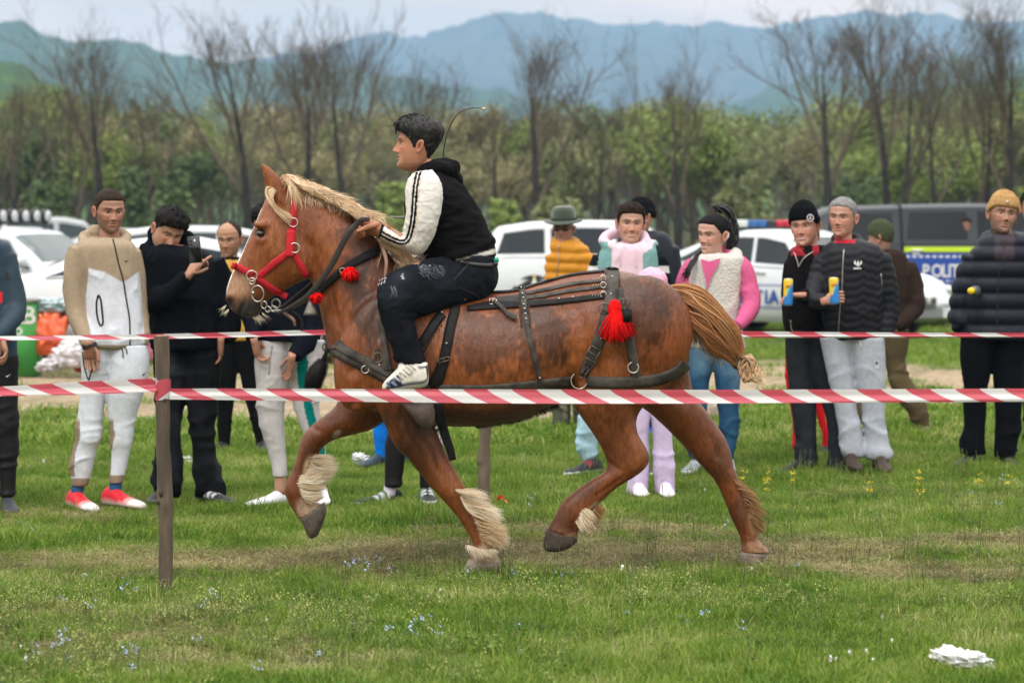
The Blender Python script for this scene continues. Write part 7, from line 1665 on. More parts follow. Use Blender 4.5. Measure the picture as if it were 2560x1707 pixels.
 loft(g, [(1030, 446, 1052, 458, .075), (1048, 414, 1076, 452, .10), (1080, 398, 1110, 446, .115), (1112, 398, 1135, 452, .105), (1138, 402, 1146, 448, .07), (1148, 408, 1146, 420, .03)], Y, 4, 18)
 g.ell(P(1142, 452, Y), (.030, .05, .045)); g.ell(P(1120, 440, Y), (.05, .09, .05))
 me = remesh(g, .0065, 4); wrinkle(me, .016, (14, 14, 20), 3); setcol(me, sol(getv(me), (.0048,.0048,.0058))); link('hood', me, MATS['fab'], root)
 g = G(); g.rod([P(1028, 436, Y - .09), P(1025, 446, Y - .1), P(1024, 456, Y - .1)], .006, 8); link('zip_pull', g.mesh('zip_pull'), MATS['fab'], root); setcol(g.mesh('x'), [(0, 0, 0)] * 1) if False else None
 # sleeves
 stripe = crom(np.array([(1050, 424), (1044, 440), (1038, 475), (1033, 541), (1026, 580), (1018, 600), (1004, 606), (984, 600), (962, 589), (949, 582)], float), 8)
 for sy in (-1, 1):
  g = G(); a = sy * .185
  loft(g, [(1036, 432, 1080, 424, .03, a * .9), (1022, 446, 1096, 444, .055, a), (1014, 478, 1107, 478, .070, a * 1.05), (1015, 520, 1103, 522, .072, a * 1.12), (1013, 556, 1093, 564, .066, a * 1.15), (1008, 582, 1080, 600, .060, a * 1.12), (1001, 594, 1052, 636, .056, a * 1.05), (985, 584, 1012, 628, .050, a * .95), (966, 570, 978, 612, .043, a * .85), (955, 559, 947, 596, .036, a * .75)], Y, 4, 26)
  me = remesh(g, .0048, 5); v = getv(me); n = getn(me); px, py = topx(v)
  el = np.exp(-(((px - 1012) / 24) ** 2 + ((py - 585) / 22) ** 2)); k = fbm(v * np.array([26, 10, 26]) + 5, 3); putv(me, v + n * ((((1 - np.abs(2 * k - 1)) ** 3 - .2) * (.004 + .010 * el)) + (fbm(v * 6, 2) - .5) * .006)[:, None]); v = getv(me); px, py = topx(v)
  d2 = np.full(len(v), 1e9); sg = np.zeros(len(v)); 
  for i in range(len(stripe) - 1):
   p0, p1 = stripe[i], stripe[i + 1]; dd = p1 - p0; L2 = (dd @ dd); t = np.clip(((px - p0[0]) * dd[0] + (py - p0[1]) * dd[1]) / L2, 0, 1); ex = px - p0[0] - t * dd[0]; ey = py - p0[1] - t * dd[1]; q = ex * ex + ey * ey; m_ = q < d2; d2[m_] = q[m_]; sg[m_] = np.sign(ex * dd[1] - ey * dd[0])[m_]
  d = np.sqrt(d2) * sg; front = n[:, 1] * sy > .25
  c = sol(v, (.66, .65, .62)); c = W_(c, front * (np.abs(d) > 1.2) * (np.abs(d) < 7.2), (.005,.005,.011)); c = W_(c, front * ((d > 8) * (d < 11) + (d < -8) * (d > -10)) * 1., (.60, .48, .34))
  tcf = (px - 953) * .93 + (py - 577) * .36 ; c = W_(c, (tcf < 3.5) * (px < 975) * 1., (.012, .012, .016)); c = W_(c, (py < 436) * (px > 1052) * 0., (0, 0, 0)); setcol(me, c); link('sleeve', me, MATS['fab'], root)
 # jeans
 for sy in (-1, 1):
  g = G(); q = sy
  loft(g, [(1150, 640, 1236, 642, .13, q * .04), (1150, 652, 1244, 700, .13, q * .07), (1130, 648, 1215, 745, .115, q * .11), (1092, 645, 1140, 768, .105, q * .17), (1050, 654, 1075, 782, .10, q * .24), (1005, 668, 1040, 795, .092, q * .29), (965, 690, 1035, 800, .08, q * .315), (946, 716, 1034, 806, .078, q * .325), (942, 745, 1036, 815, .076, q * .33), (950, 790, 1040, 835, .074, q * .33), (966, 838, 1050, 862, .068, q * .33), (980, 872, 1056, 886, .06, q * .33), (990, 903, 1062, 908, .054, q * .33)], Y, 4, 26)
  me = remesh(g, .0065, 4); v = getv(me); n = getn(me); px, py = topx(v)
  k = fbm(v * np.array([14, 8, 14]) + 7, 3); kn = np.exp(-(((px - 1020) / 50) ** 2 + ((py - 790) / 40) ** 2)) + np.exp(-(((px - 1150) / 60) ** 2 + ((py - 660) / 30) ** 2)) + .8 * sm(870, 905, py)
  putv(me, v + n * (((1 - np.abs(2 * k - 1)) ** 3 - .25) * (.006 + .012 * kn))[:, None]); v = getv(me); px, py = topx(v)
  kk = fbm(v * np.array([60, 60, 60]), 2); c = sol(v, (.0075,.009,.0125)) * (1 + 1.2 * np.clip(fbm(v * 6, 3) - .5, 0, 1) * 4)[:, None]
  rip = np.exp(-(((px - 1075) / 30) ** 2 + ((py - 668) / 9) ** 2)) + np.exp(-(((px - 1010) / 14) ** 2 + ((py - 690) / 10) ** 2)) * .8
  c = W_(c, (rip > .45) * (kk > .60), (.40, .42, .46)); c = W_(c, (np.abs(py - 655) < 5) * (np.abs(px - 1040) < 8) * (q < 0), (.3, .15, .10)); setcol(me, c); link('jeans', me, MATS['denim'], root)
  if sy < 0: S['legbvh'] = bvh(me)
 whitep = M('white_thread', (.62, .64, .68), .8); blackp = M('black_belt', (.015, .014, .015), .45)
 rnd = random.Random(8); g = G()
 for k in range(46):
  a = (rnd.uniform(1040, 1105), rnd.uniform(660, 682)); pts = [a, (a[0] + rnd.uniform(2, 12), a[1] + rnd.uniform(2, 10)), (a[0] + rnd.uniform(0, 20), a[1] + rnd.uniform(8, 24))]; q = [onsurf(S, x, y, 'legbvh', .004 + .006 * rnd.random()) for x, y in pts]; g.rod(np.array(q), .0012, 4)
 for k in range(10):
  a = (rnd.uniform(975, 990), rnd.uniform(712, 722)); q = [onsurf(S, x, y, 'legbvh', .006) for x, y in (a, (a[0] + rnd.uniform(0, 8), a[1] + 14), (a[0] + rnd.uniform(-6, 10), a[1] + 30))]; g.rod(np.array(q), .0011, 4)
 o = link('frayed_threads', g.mesh('frayed_threads'), M('grey_thread', (.09, .11, .14), .9), root); tag(o, kind='stuff')
 for k, (x, y) in enumerate(((948, 702), (955, 699), (962, 697), (946, 712), (953, 709), (960, 706))): piping(S, 'printed_letter', [(x, y + 3), (x + 1, y - 3), (x + 4, y - 2)], .0014, whitep, 'legbvh', .002)
 piping(S, 'belt', [(1150, 655), (1190, 662), (1225, 664), (1240, 660)], .012, blackp, 'legbvh', .002)
 piping(S, 'seam', [(1135, 700), (1160, 672), (1170, 660)], .0016, M('seam_thread', (.06, .065, .08), .8), 'legbvh', .001); piping(S, 'seam', [(1150, 720), (1185, 735), (1200, 745)], .0016, blackp, 'legbvh', .001)
 # sneaker
 navy, cream = (.015, .022, .055), (.68, .67, .60)
 for sy in (-1, 1):
  g = G(); rr = []; cols = []; yo = Y + sy * .335
  secs = np.array([(1068, 906, 1072, 940, .030), (1062, 905, 1070, 958, .042), (1046, 904, 1060, 968, .046), (1024, 898, 1040, 972, .047), (1008, 904, 1018, 974, .048), (992, 922, 998, 976, .050), (976, 938, 980, 976, .050), (964, 950, 966, 976, .042), (956, 962, 957, 976, .024)], float)
  a = crom(secs, 3); th_ = np.arange(24) * math.pi / 12
  for i, (ax, ay, bx, by, hw) in enumerate(a):
   A, B = P(ax, ay, yo), P(bx, by, yo); ring = []
   for q in th_:
    ct, st = math.cos(q), math.sin(q); ring.append((A + B) / 2 + math.copysign(abs(ct) ** .75, ct) * (A - B) / 2 + np.array([0, math.copysign(abs(st) ** .8, st) * hw, 0])); h = (1 - ct) / 2; t = i / len(a)
    col = cream
    if h > .80: col = (.62, .62, .57)
    elif h > .66: col = navy
    elif t < .28 and h > .15: col = navy if (t < .12 or h < .35) else cream
    elif .28 < t < .48 and h < .62 and (i % 2 == 0): col = (.70, .70, .66)
    elif t > .52 and h > .3: col = navy if (int(q * 6) + i) % 3 else (.25, .30, .40)
    if t > .8 and h < .66: col = cream
    cols.append(col)
   rr.append(ring)
  g.tube(rr, True); g.c.append(np.array(cols + [cols[0], cols[-1]])); link('sneaker', g.mesh('sneaker'), MATS['shoe'], root)
  if sy < 0:
   S['shoe'] = bvh(g.mesh('x')); gl = G()
   for k in range(6):
    x = 1030 - k * 8; y = 914 + k * 6; q = [onsurf(S, *p_, 'shoe', .004) for p_ in ((x - 8, y - 6), (x, y), (x + 9, y + 10))]; gl.rod(np.array(q), .0034, 6)
   gl.rod(np.array([onsurf(S, *p_, 'shoe', .008) for p_ in ((1012, 922), (1000, 912), (1004, 904), (1018, 912), (1030, 922), (1026, 938))]), .003, 6)
   o = link('laces', gl.mesh('laces'), M('cream_lace', (.70, .68, .62), .8), root)
   gt = G(); gt.ell(P(1008, 915, yo - .005), (.026, .03, .022), rot=rotm(0, 0, -35)); link('tongue', gt.mesh('tongue'), M('cream_tongue', (.68, .66, .60), .7, bump=.002, bscale=60), root)
 # green lighter in the back pocket
 g = G(); g.box(P(1241, 650, Y - .12), (.022, .012, .022), rotm(0, 0, -12)); o = link('lighter', g.mesh('lighter', False), M('green_plastic', (.0, .30, .16), .3)); tag(o, 'green lighter sticking out of the rider back pocket', 'lighter')
 # whip
 g = G(); g.rod(crom(np.array([P(1108, 398, Y + .16), P(1108, 392, Y + .16), P(1110, 372, Y + .16), P(1118, 335, Y + .16), P(1135, 298, Y + .15), P(1152, 280, Y + .15), P(1180, 271, Y + .14), P(1205, 271, Y + .14)]), 5), np.linspace(.0042, .0022, 36), 6)
 g2 = G(); g2.rod([P(1205, 271, Y + .14), P(1213, 272, Y + .14)], [.003, .006], 8); wr = empty('whip', P(1108, 400, Y + .16), 'thin black riding whip curving up behind the rider with pale tip', 'whip')
 link('shaft', g.mesh('shaft'), M('black_braid', (.02, .018, .018), .5), wr); link('tip', g2.mesh('tip'), M('pale_tip', (.7, .6, .48), .6), wr)
 g = G(); g.rod(crom(np.array([P(975, 542, Y + .16), P(1015, 541, Y + .16), P(1060, 520, Y + .18), P(1100, 440, Y + .17), P(1108, 398, Y + .16)]), 4), .004, 6); link('handle', g.mesh('handle'), M('braided_cord', (.30, .32, .32), .6, nscale=60, namt=.6), wr)
# ================================================================ CARS
PROFILES = {
 # x (rear -, front +), belt height, top height
 'sedan': dict(L=4.5, W=.88, st=[(-2.25, .62, .64), (-2.2, .80, .83), (-2.05, .90, .95), (-1.75, .95, 1.03), (-1.35, .96, 1.20), (-.85, .95, 1.38), (-.3, .94, 1.44), (.15, .92, 1.43), (.5, .91, 1.36), (.85, .90, 1.16), (1.12, .88, .98), (1.4, .84, .91), (1.85, .76, .82), (2.1, .68, .72), (2.22, .56, .58), (2.26, .45, .46)],
    win=[(-1.55, -.98, -1.02, -.80), (-.92, -.02, -.76, -.06), (.04, .95, .0, .50)], ws=(.52, 1.08), rw=(-1.66, -.98), wheels=(-1.36, 1.38)),
 'suv': dict(L=4.6, W=.90, st=[(-2.28, .70, .75), (-2.25, .95, 1.0), (-2.15, 1.02, 1.30), (-1.9, 1.03, 1.56), (-1.4, 1.03, 1.64), (-.6, 1.02, 1.67), (.1, 1.0, 1.66), (.5, .99, 1.58), (.85, .98, 1.32), (1.12, .97, 1.10), (1.4, .95, 1.03), (1.9, .90, .96), (2.18, .80, .85), (2.28, .62, .64), (2.3, .5, .52)],
    win=[(-2.0, -1.2, -1.86, -1.2), (-1.1, -.12, -1.1, -.14), (-.02, .98, -.04, .52)], ws=(.52, 1.1), rw=(-2.24, -1.98), wheels=(-1.38, 1.42)),
 'pickup': dict(L=5.3, W=.93, st=[(-2.66, .80, .86), (-2.62, 1.22, 1.30), (-2.55, 1.25, 1.72), (-2.3, 1.25, 1.82), (-1.3, 1.25, 1.85), (-.85, 1.25, 1.86), (-.2, 1.24, 1.87), (.4, 1.22, 1.86), (.75, 1.20, 1.78), (1.1, 1.18, 1.48), (1.35, 1.16, 1.24), (1.7, 1.12, 1.18), (2.2, 1.06, 1.12), (2.5, .98, 1.03), (2.62, .75, .78), (2.66, .6, .62)],
    win=[(-2.42, -1.42, -2.36, -1.42), (-1.22, -.30, -1.16, -.30), (-.14, 1.12, -.14, .66)], ws=(.80, 1.36), rw=(-2.6, -2.5), wheels=(-1.75, 1.72)),
}
def car(kind, px, Y, rot, paint, label, zs=1.0, sc=1.0, glass=None, group='cars parked behind the spectators', gcol=(.02, .03, .035)):
 p = PROFILES[kind]; st = np.array(p['st'], float); W = p['W']; st[:, 1:] *= zs
 xs = st[:, 0]; q = 9
 cowl = p['ws'][1]; 
 def section(x):
  zb = np.interp(x, xs, st[:, 1]); zt = np.interp(x, xs, st[:, 2]); e = max(0, abs(x) / (p['L'] / 2)); w_ = W * (1 - .16 * max(0, e - .78) ** 1.5 / .104 * 1.0) ; w_ = W * (1 - 1.4 * max(0, e - .80) ** 1.6)
  cab = min(1, max(0, (zt - zb - .04) / .30)); wr = w_ * (.95 - .17 * cab); zl = .20 + .10 * max(0, e - .85) * 5
  return np.array([(0, zl), (w_ * .86, zl), (w_ * .97, zl + .10), (w_, .45 * zs), (w_ * 1.01, min(.62 * zs, zb - .05)), (w_ * .985, zb - .03), (w_ * .955, zb + .015), (wr, zt - .055 * cab - .004), (wr * .86, zt - .012), (0, zt)])
 def surf(x, qq, side, off=0):
  s0 = section(x); i = min(int(qq), 8); f = qq - i; a = s0[i] * (1 - f) + s0[i + 1] * f; d = s0[i + 1] - s0[i]; n = np.array([d[1], -d[0]]); n /= np.linalg.norm(n) + 1e-9
  if qq > 8.9: n = np.array([0, 1.0])
  a = a + n * off; return np.array([x, side * a[0], a[1]])
 root = empty(('parked_car' if kind != 'pickup' else 'police_pickup'), ((px - CX) * Y / F, Y, 0), label, 'car' if kind != 'pickup' else 'pickup', group); root.rotation_euler = (0, 0, R(rot)); root.scale = (sc,) * 3
 def put(nm, me, m, par=root, sm_=True):
  o = bpy.data.objects.new(nm, me); COL.objects.link(o); me.materials.append(m) if not me.materials else None; o.parent = par; return o
 pm = M(kind + '_paint', paint, .32, spec=.25 if kind == 'pickup' else .4, coat=0 if kind == 'pickup' else .25, nscale=3, namt=.05); gm = glass or M('car_glass', tuple(q * .5 for q in gcol), .08, spec=.3); bk = M('black_plastic', (.012, .012, .013), .6); rb = M('tyre_rubber', (.015, .015, .016), .8); al = M('alloy', (.35, .36, .38), .35, .8)
 X = np.unique(np.concatenate([xs, np.linspace(xs[0], xs[-1], 60)])); rings = []
 for x in X:
  s0 = section(x); half = [(x, y, z) for y, z in s0]; rings.append(half + [(x, -y, z) for y, z in s0[-2:0:-1]])
 g = G(); g.tube(np.array(rings), True); body = put('body', g.mesh('body'), pm)
 body.data.set_sharp_from_angle(angle=R(38)) if hasattr(body.data, 'set_sharp_from_angle') else None
 def panel(nm, m, fx0, fx1, q0, q1, sides, off=.006, nx=8, nq=5, par=root):
  for s_ in sides:
   g = G(); V = []
   for i in range(nx + 1):
    for j in range(nq + 1):
     tq = j / nq; x0 = fx0(tq); x1 = fx1(tq); V.append(surf(x0 + (x1 - x0) * i / nx, q0 + (q1 - q0) * tq, s_, off))
   k = nq + 1; f = [[i * k + j, (i + 1) * k + j, (i + 1) * k + j + 1, i * k + j + 1] for i in range(nx) for j in range(nq)]
   g.add(np.array(V), np.array(f)); put(nm, g.mesh(nm), m, par)
 for (a0, b0, a1, b1) in p['win']: panel('side_window', gm, lambda t, a0=a0, a1=a1: a0 + (a1 - a0) * t, lambda t, b0=b0, b1=b1: b0 + (b1 - b0) * t, 6.12, 6.88, (-1, 1))
 w0, w1 = p['ws']
 def across(nm, m, x0, x1, y_in=.93, off=.007):
  g = G(); V = []
  for i in range(9):
   x = x0 + (x1 - x0) * i / 8; s0 = section(x)
   for j in range(13):
    u = -1 + j / 6; yy = u * y_in * s0[7][0]; zz = np.interp(abs(yy), s0[::-1][:3, 0], s0[::-1][:3, 1]); V.append((x + math.copysign(off, x) * (1 if nm != 'bonnet' else 0), yy, zz + off))
  f = [[i * 13 + j, (i + 1) * 13 + j, (i + 1) * 13 + j + 1, i * 13 + j + 1] for i in range(8) for j in range(12)]; g.add(np.array(V), np.array(f)); put(nm, g.mesh(nm), m)
 across('windscreen', gm, w0 + .03, w1 - .04); across('rear_window', gm, p['rw'][0] + .06, p['rw'][1] - .04)
 # doors: dark shut lines, handles, mirrors
 for s_ in (-1, 1):
  g = G()
  for (a0, b0, a1, b1) in p['win'][1:]:
   for x in (a0 - .05, b0 + .04): g.rod([surf(x, 6.0, s_, .003), surf(x, 5.0, s_, .003), surf(x, 4.2, s_, .003), surf(x, 3.1, s_, .003)], .006, 4)
  g.rod([surf(x, 5.9, s_, .003) for x in np.linspace(p['win'][0][0], p['win'][-1][1], 20)], .007, 4); put('door_gap', g.mesh('door_gap'), bk)
  for (a0, b0, a1, b1) in p['win'][1:]:
   g = G(); g.rod([surf(a0 + .06, 4.9, s_, .02), surf(a0 + .24, 4.9, s_, .03)], .018, 6); put('door_handle', g.mesh('door_handle'), pm if kind != 'pickup' else M('white_handle', (.7, .7, .7), .4))
  g = G(); c = surf(p['win'][-1][1] - .12, 6.1, s_, .10); g.ell(c + [0, 0, .06], (.07, .11, .085)); put('mirror', g.mesh('mirror'), pm)
  for wx in p['wheels']:
   r = .33 if kind != 'sedan' else .31; r = .37 if kind == 'pickup' else r; yb = section(wx)[3][0]
   g = G(); th = np.linspace(0, math.pi, 15); v = [(wx + math.cos(a) * (r + .065), s_ * (yb + .006), r + math.sin(a) * (r + .065)) for a in th] + [(wx, s_ * (yb + .006), r * .8)]; g.add(np.array(v), np.array([[i, i + 1, 15] for i in range(14)])); put('wheel_arch', g.mesh('wheel_arch', False), bk)
   wo = G(); wo.rod([(wx, s_ * (yb - .18), r), (wx, s_ * (yb + .008), r), (wx, s_ * (yb + .016), r)], [r, r, r - .03], 28); w_o = put('wheel', wo.mesh('wheel'), rb)
   g = G(); g.rod([(wx, s_ * (yb + .010), r), (wx, s_ * (yb + .020), r)], [r * .66, r * .6], 20); ro = put('rim', g.mesh('rim'), al, w_o)
   g = G()
   for k in range(5): a = k * 1.2566; g.rod([(wx + math.cos(a) * r * .15, s_ * (yb + .022), r + math.sin(a) * r * .15), (wx + math.cos(a) * r * .62, s_ * (yb + .024), r + math.sin(a) * r * .62)], .03, 4)
  g = G(); g.ell(surf(p['L'] / 2 - .16, 4.6, s_, -.02), (.17, .10, .075)); put('headlight', g.mesh('headlight'), M('headlight_glass', (.45, .48, .5), .1, spec=.8)); g = G(); g.ell(surf(-p['L'] / 2 + .10, 4.8, s_, -.02), (.12, .09, .10)); put('tail_light', g.mesh('tail_light'), M('red_lens', (.35, .01, .01), .2))
 xf = p['L'] / 2; hh = section(xf - .1)[6][1]
 g = G(); g.box((xf - .035, 0, hh * .72), (.09, .8, .15)); put('grille', g.mesh('grille', False), bk); 
 for k in range(3): g = G(); g.box((xf + .015, 0, hh * .72 - .05 + .05 * k), (.012, .74, .012)); put('grille_bar', g.mesh('grille_bar', False), al)
 g = G(); g.box((xf - .05, 0, .34), (.12, 1.1, .14)); put('lower_grille', g.mesh('lower_grille', False), bk)
 g = G(); g.box((xf + .02, 0, .52 if kind != 'pickup' else .62), (.02, .50, .11)); pl = put('number_plate', g.mesh('number_plate', False), M('white_plate', (.7, .7, .7), .5))
 return root, surf, put, pm

def text(body, size, m, par, name='lettering', ext=.002, sx=1.0):
 c = bpy.data.curves.new(name, 'FONT'); c.body = body; c.size = size; c.extrude = ext; c.offset = size * .018; c.resolution_u = 3
 o = bpy.data.objects.new(name, c); COL.objects.link(o); bpy.context.view_layer.update(); me = bpy.data.meshes.new_from_object(o.evaluated_get(bpy.context.evaluated_depsgraph_get())); bpy.data.objects.remove(o)
 o = bpy.data.objects.new(name, me); COL.objects.link(o); me.materials.clear(); me.materials.append(m); o.parent = par; o.scale = (sx, 1, 1); return o

def build_cars():
 white = (.62, .66, .70); gpale = (.05, .075, .08)
 # left group
 r, surf, put, pm = car('sedan', 470, F / 215, 3, white, 'white saloon car side on behind the tan hoodie person', gcol=(.018, .03, .04))
 r, surf, put, pm = car('suv', 20, F / 176, -24, (.60, .64, .68), 'white off road car with a row of lamps on its roof at the left edge', zs=.92, gcol=(.16, .22, .23))
 hs = M('lamp_housing', (.01, .01, .012), .5); ls = M('lamp_glass', (.55, .58, .6), .15)
 g = G(); g.rod([(.25, -.62, 1.58), (.25, .62, 1.58)], .02, 8)
 for y in (-.55, .55): g.rod([(.25, y, 1.46), (.25, y, 1.60)], .015, 6)
 put('lamp_bar', g.mesh('lamp_bar'), hs)
 for k in range(5):
  y = -.56 + .28 * k; g = G(); g.rod([(.21, y, 1.68), (.30, y, 1.68)], .095, 16); lo = put('roof_lamp', g.mesh('roof_lamp'), hs); g = G(); g.rod([(.298, y, 1.68), (.308, y, 1.68)], .078, 16); put('lens', g.mesh('lens'), ls, lo)
 car('suv', 150, F / 118, 10, (.35, .38, .40), 'silver estate car half hidden between lamp car and tan hoodie person', gcol=(.05, .08, .09))
 car('sedan', 345, F / 128, 4, (.45, .50, .52), 'pale grey car far back between tan hoodie and filming persons', gcol=(.05, .08, .09))
 car('suv', 560, F / 135, 6, (.58, .62, .65), 'white car behind the head of the mustard sweater person', zs=.90, gcol=(.05, .08, .09))
 car('sedan', 800, F / 150, 176, (.50, .54, .58), 'grey white car low behind the horse neck and chest', zs=.98)
 # centre
 car('suv', 1535, F / 151, 3, (.66, .70, .74), 'white people carrier with large dark side windows behind the rider back', zs=.965, gcol=(.022, .035, .045))
 # white police saloon
 blue = M('police_blue', (.005, .055, .32), .45); dash = M('pale_white', (.7, .72, .75), .5)
 Y = F / 176; rot = -45
 r, surf, put, pm = car('sedan', 1975, Y, rot, white, 'white police saloon with blue stripes and roof light bar, its front towards the right', zs=1.035, gcol=(.02, .035, .042)); r.name = 'police_car'
 for qz in (.40, .71):
  g = G(); xs_ = np.linspace(-2.0, 2.0, 40)
  def on(x, z, off=.008):
   ss = np.array([surf(x, q, -1, 0)[1:] for q in (3, 4, 5, 6)]); y = np.interp(z, ss[:, 1], ss[:, 0] * 1.0) ; return np.array([x, y - off, z])
  for x0, x1 in ((-1.95, -1.0), (-.95, .9), (1.75, 2.0)) if qz < .5 else ((-1.95, .95),):
   xx = np.linspace(x0, x1, 16); g.add(np.array([on(x, qz) for x in xx] + [on(x, qz + .014) for x in xx]), np.array([[i, i + 1, 17 + i, 16 + i] for i in range(15)]))
  put('blue_stripe', g.mesh('blue_stripe'), blue)
 # letters set one by one along the door
 x = -.95
 tpx = lambda px: None
 for ch, xx in zip('POLITIA', (-1.02, -.80, -.56, -.38, -.30, -.10, -.02)):
  xo = xx + .47; o = text(ch, .27, blue, r, 'letter'); o.rotation_euler = (R(90), 0, 0); o.location = (xo - .09, on(xo, .55)[1] - .016, .46)
 fl = [((.0, .05, .35), 0), ((.7, .5, .02), 1), ((.5, .02, .02), 2)]
 for c_, k in fl: g = G(); g.box((.69, on(.69, .6)[1] - .010, .60 - .026 * k), (.13, .006, .026)); put('flag_band', g.mesh('flag_band', False), M('flag_' + 'blue yellow red'.split()[k], c_, .5))
 lb = empty('light_bar', (0, 0, 0)); lb.parent = r
 g = G(); g.box((-.54, 0, 1.505), (.22, 1.26, .035)); put('bar_base', g.mesh('bar_base', False), M('bar_black', (.012, .012, .014), .4), lb)
 for k, c_ in enumerate(((.55, .62, .60), (.01, .10, .30), (.01, .10, .30), (.012, .014, .018), (.45, .012, .03), (.45, .012, .03))):
  g = G(); g.box((-.54, -.525 + .21 * k, 1.57), (.26, .195, .10)); o = put('lamp', g.mesh('lamp', False), M('lamp_colour', c_, .2, spec=.6), lb); bv = o.modifiers.new('b', 'BEVEL'); bv.width = .02; bv.segments = 2
 lb.location = (0, 0, 0)
 o = text('953', .12, M('plate_black', (.01, .01, .01), .5), r, 'plate_lettering'); o.rotation_euler = (R(90), 0, R(90)); o.location = (2.285, -.02, .48)
 # dark police pickup
 Y = F / 163
 r, surf, put, pm = car('pickup', 2445, Y, 0, (.030, .035, .043), 'dark grey police pickup with yellow green and blue side bands and an open window', gcol=(.006, .008, .011))
 r['category'] = 'pickup'; lime = M('lime_reflective', (.50, .72, .02), .4)
 def on(x, z, off=.006):
  ss = np.array([surf(x, q, -1, 0)[1:] for q in (1, 2, 3, 4, 5, 6)]); y = np.interp(z, ss[:, 1], ss[:, 0]); return np.array([x, y - off, z])
 def band(nm, x0, x1, z0, z1, m, off=.006):
  xx = np.linspace(x0, x1, 14); g = G(); g.add(np.array([on(x, z0, off) for x in xx] + [on(x, (z0 + z1) / 2, off) for x in xx] + [on(x, z1, off) for x in xx]), np.array([[i, i + 1, 15 + i, 14 + i] for i in range(13)] + [[14 + i, 15 + i, 29 + i, 28 + i] for i in range(13)])); put(nm, g.mesh(nm), m)
 band('lime_band', -1.26, -.20, 1.14, 1.215, lime); band('lime_band', -.19, 1.2, 1.14, 1.215, lime); band('blue_band', -1.26, 1.4, .66, 1.12, blue); band('lime_band', -1.0, 1.3, .40, .55, lime, .008)
 for k in range(26): band('white_dash', -1.24 + k * .1, -1.18 + k * .1, 1.055, 1.085, dash, .009); band('white_dash', -1.24 + k * .1, -1.18 + k * .1, .69, .71, dash, .009)
 x0 = (2283 - 2445) / 163
 for ch, xo in zip('POLITIA', (0, .135, .29, .385, .43, .56, .60)):
  o = text(ch, .27, dash, r, 'letter', sx=.78); o.rotation_euler = (R(90), 0, 0); o.location = (x0 + xo, on(0, .85)[1] - .014, .765)
 band('white_sticker', -1.14, -1.02, 1.10, 1.13, dash, .01); g = G(); g.rod([(-.05, 0, 1.86), (-.12, 0, 1.96)], .012, 6); put('antenna', g.mesh('antenna'), M('antenna_black', (.01, .01, .01), .5))
 g = G(); g.rod([surf(-1.29, q, -1, .006) for q in (2.2, 3, 4, 5, 6, 7, 8, 9)], .022, 6); put('cab_gap', g.mesh('cab_gap'), M('gap_black', (.004, .004, .005), .9))
 # officer looking out of the window
 S = dict(s=F / (Y - .75), gx=2416, label='person sitting in the dark pickup, face in the open front window', group='people', head=(2416, 566, -10, 0, 0, 1.0), hair=('short', (.02, .015, .012)), skin=(.30, .15, .11), torso=[(596, 2404, 2430), (608, 2388, 2446), (650, 2386, 2450)], topcol=(.01, .012, .02), voxel=.02)
 r0 = person(S)

# ================================================================ POSTS, TAPE, RUBBISH
def tape_mat(name, period, slant):
 m = bpy.data.materials.new(name); m.use_nodes = True; nt = m.node_tree; N = nt.nodes; L = nt.links; b = N['Principled BSDF']
 b.inputs['Roughness'].default_value = .28; b.inputs['Specular IOR Level'].default_value = .5
 a = N.new('ShaderNodeAttribute'); a.attribute_name = 'Col'; s = N.new('ShaderNodeSeparateXYZ'); L.new(a.outputs['Vector'], s.inputs[0])
 q = N.new('ShaderNodeMath'); q.operation = 'POWER'; q.inputs[1].default_value = 1.35; L.new(s.outputs[1], q.inputs[0])
 k = N.new('ShaderNodeMath'); k.operation = 'MULTIPLY_ADD'; k.inputs[1].default_value = -slant; L.new(q.outputs[0], k.inputs[0]); L.new(s.outputs[0], k.inputs[2])
 d = N.new('ShaderNodeMath'); d.operation = 'DIVIDE'; d.inputs[1].default_value = period; L.new(k.outputs[0], d.inputs[0])
 f = N.new('ShaderNodeMath'); f.operation = 'FRACT'; L.new(d.outputs[0], f.inputs[0]); g = N.new('ShaderNodeMath'); g.operation = 'GREATER_THAN'; g.inputs[1].default_value = .5; L.new(f.outputs[0], g.inputs[0])
 mx = N.new('ShaderNodeMix'); mx.data_type = 'RGBA'; mx.inputs[6].default_value = (.70, .72, .72, 1); mx.inputs[7].default_value = (.60, .10, .14, 1); L.new(g.outputs[0], mx.inputs[0]); L.new(mx.outputs[2], b.inputs['Base Color'])
 t = N.new('ShaderNodeBsdfTranslucent'); L.new(mx.outputs[2], t.inputs[0]); ms = N.new('ShaderNodeMixShader'); ms.inputs[0].default_value = .3; L.new(b.outputs[0], ms.inputs[1]); L.new(t.outputs[0], ms.inputs[2]); L.new(ms.outputs[0], N['Material Output'].inputs[0])
 return m
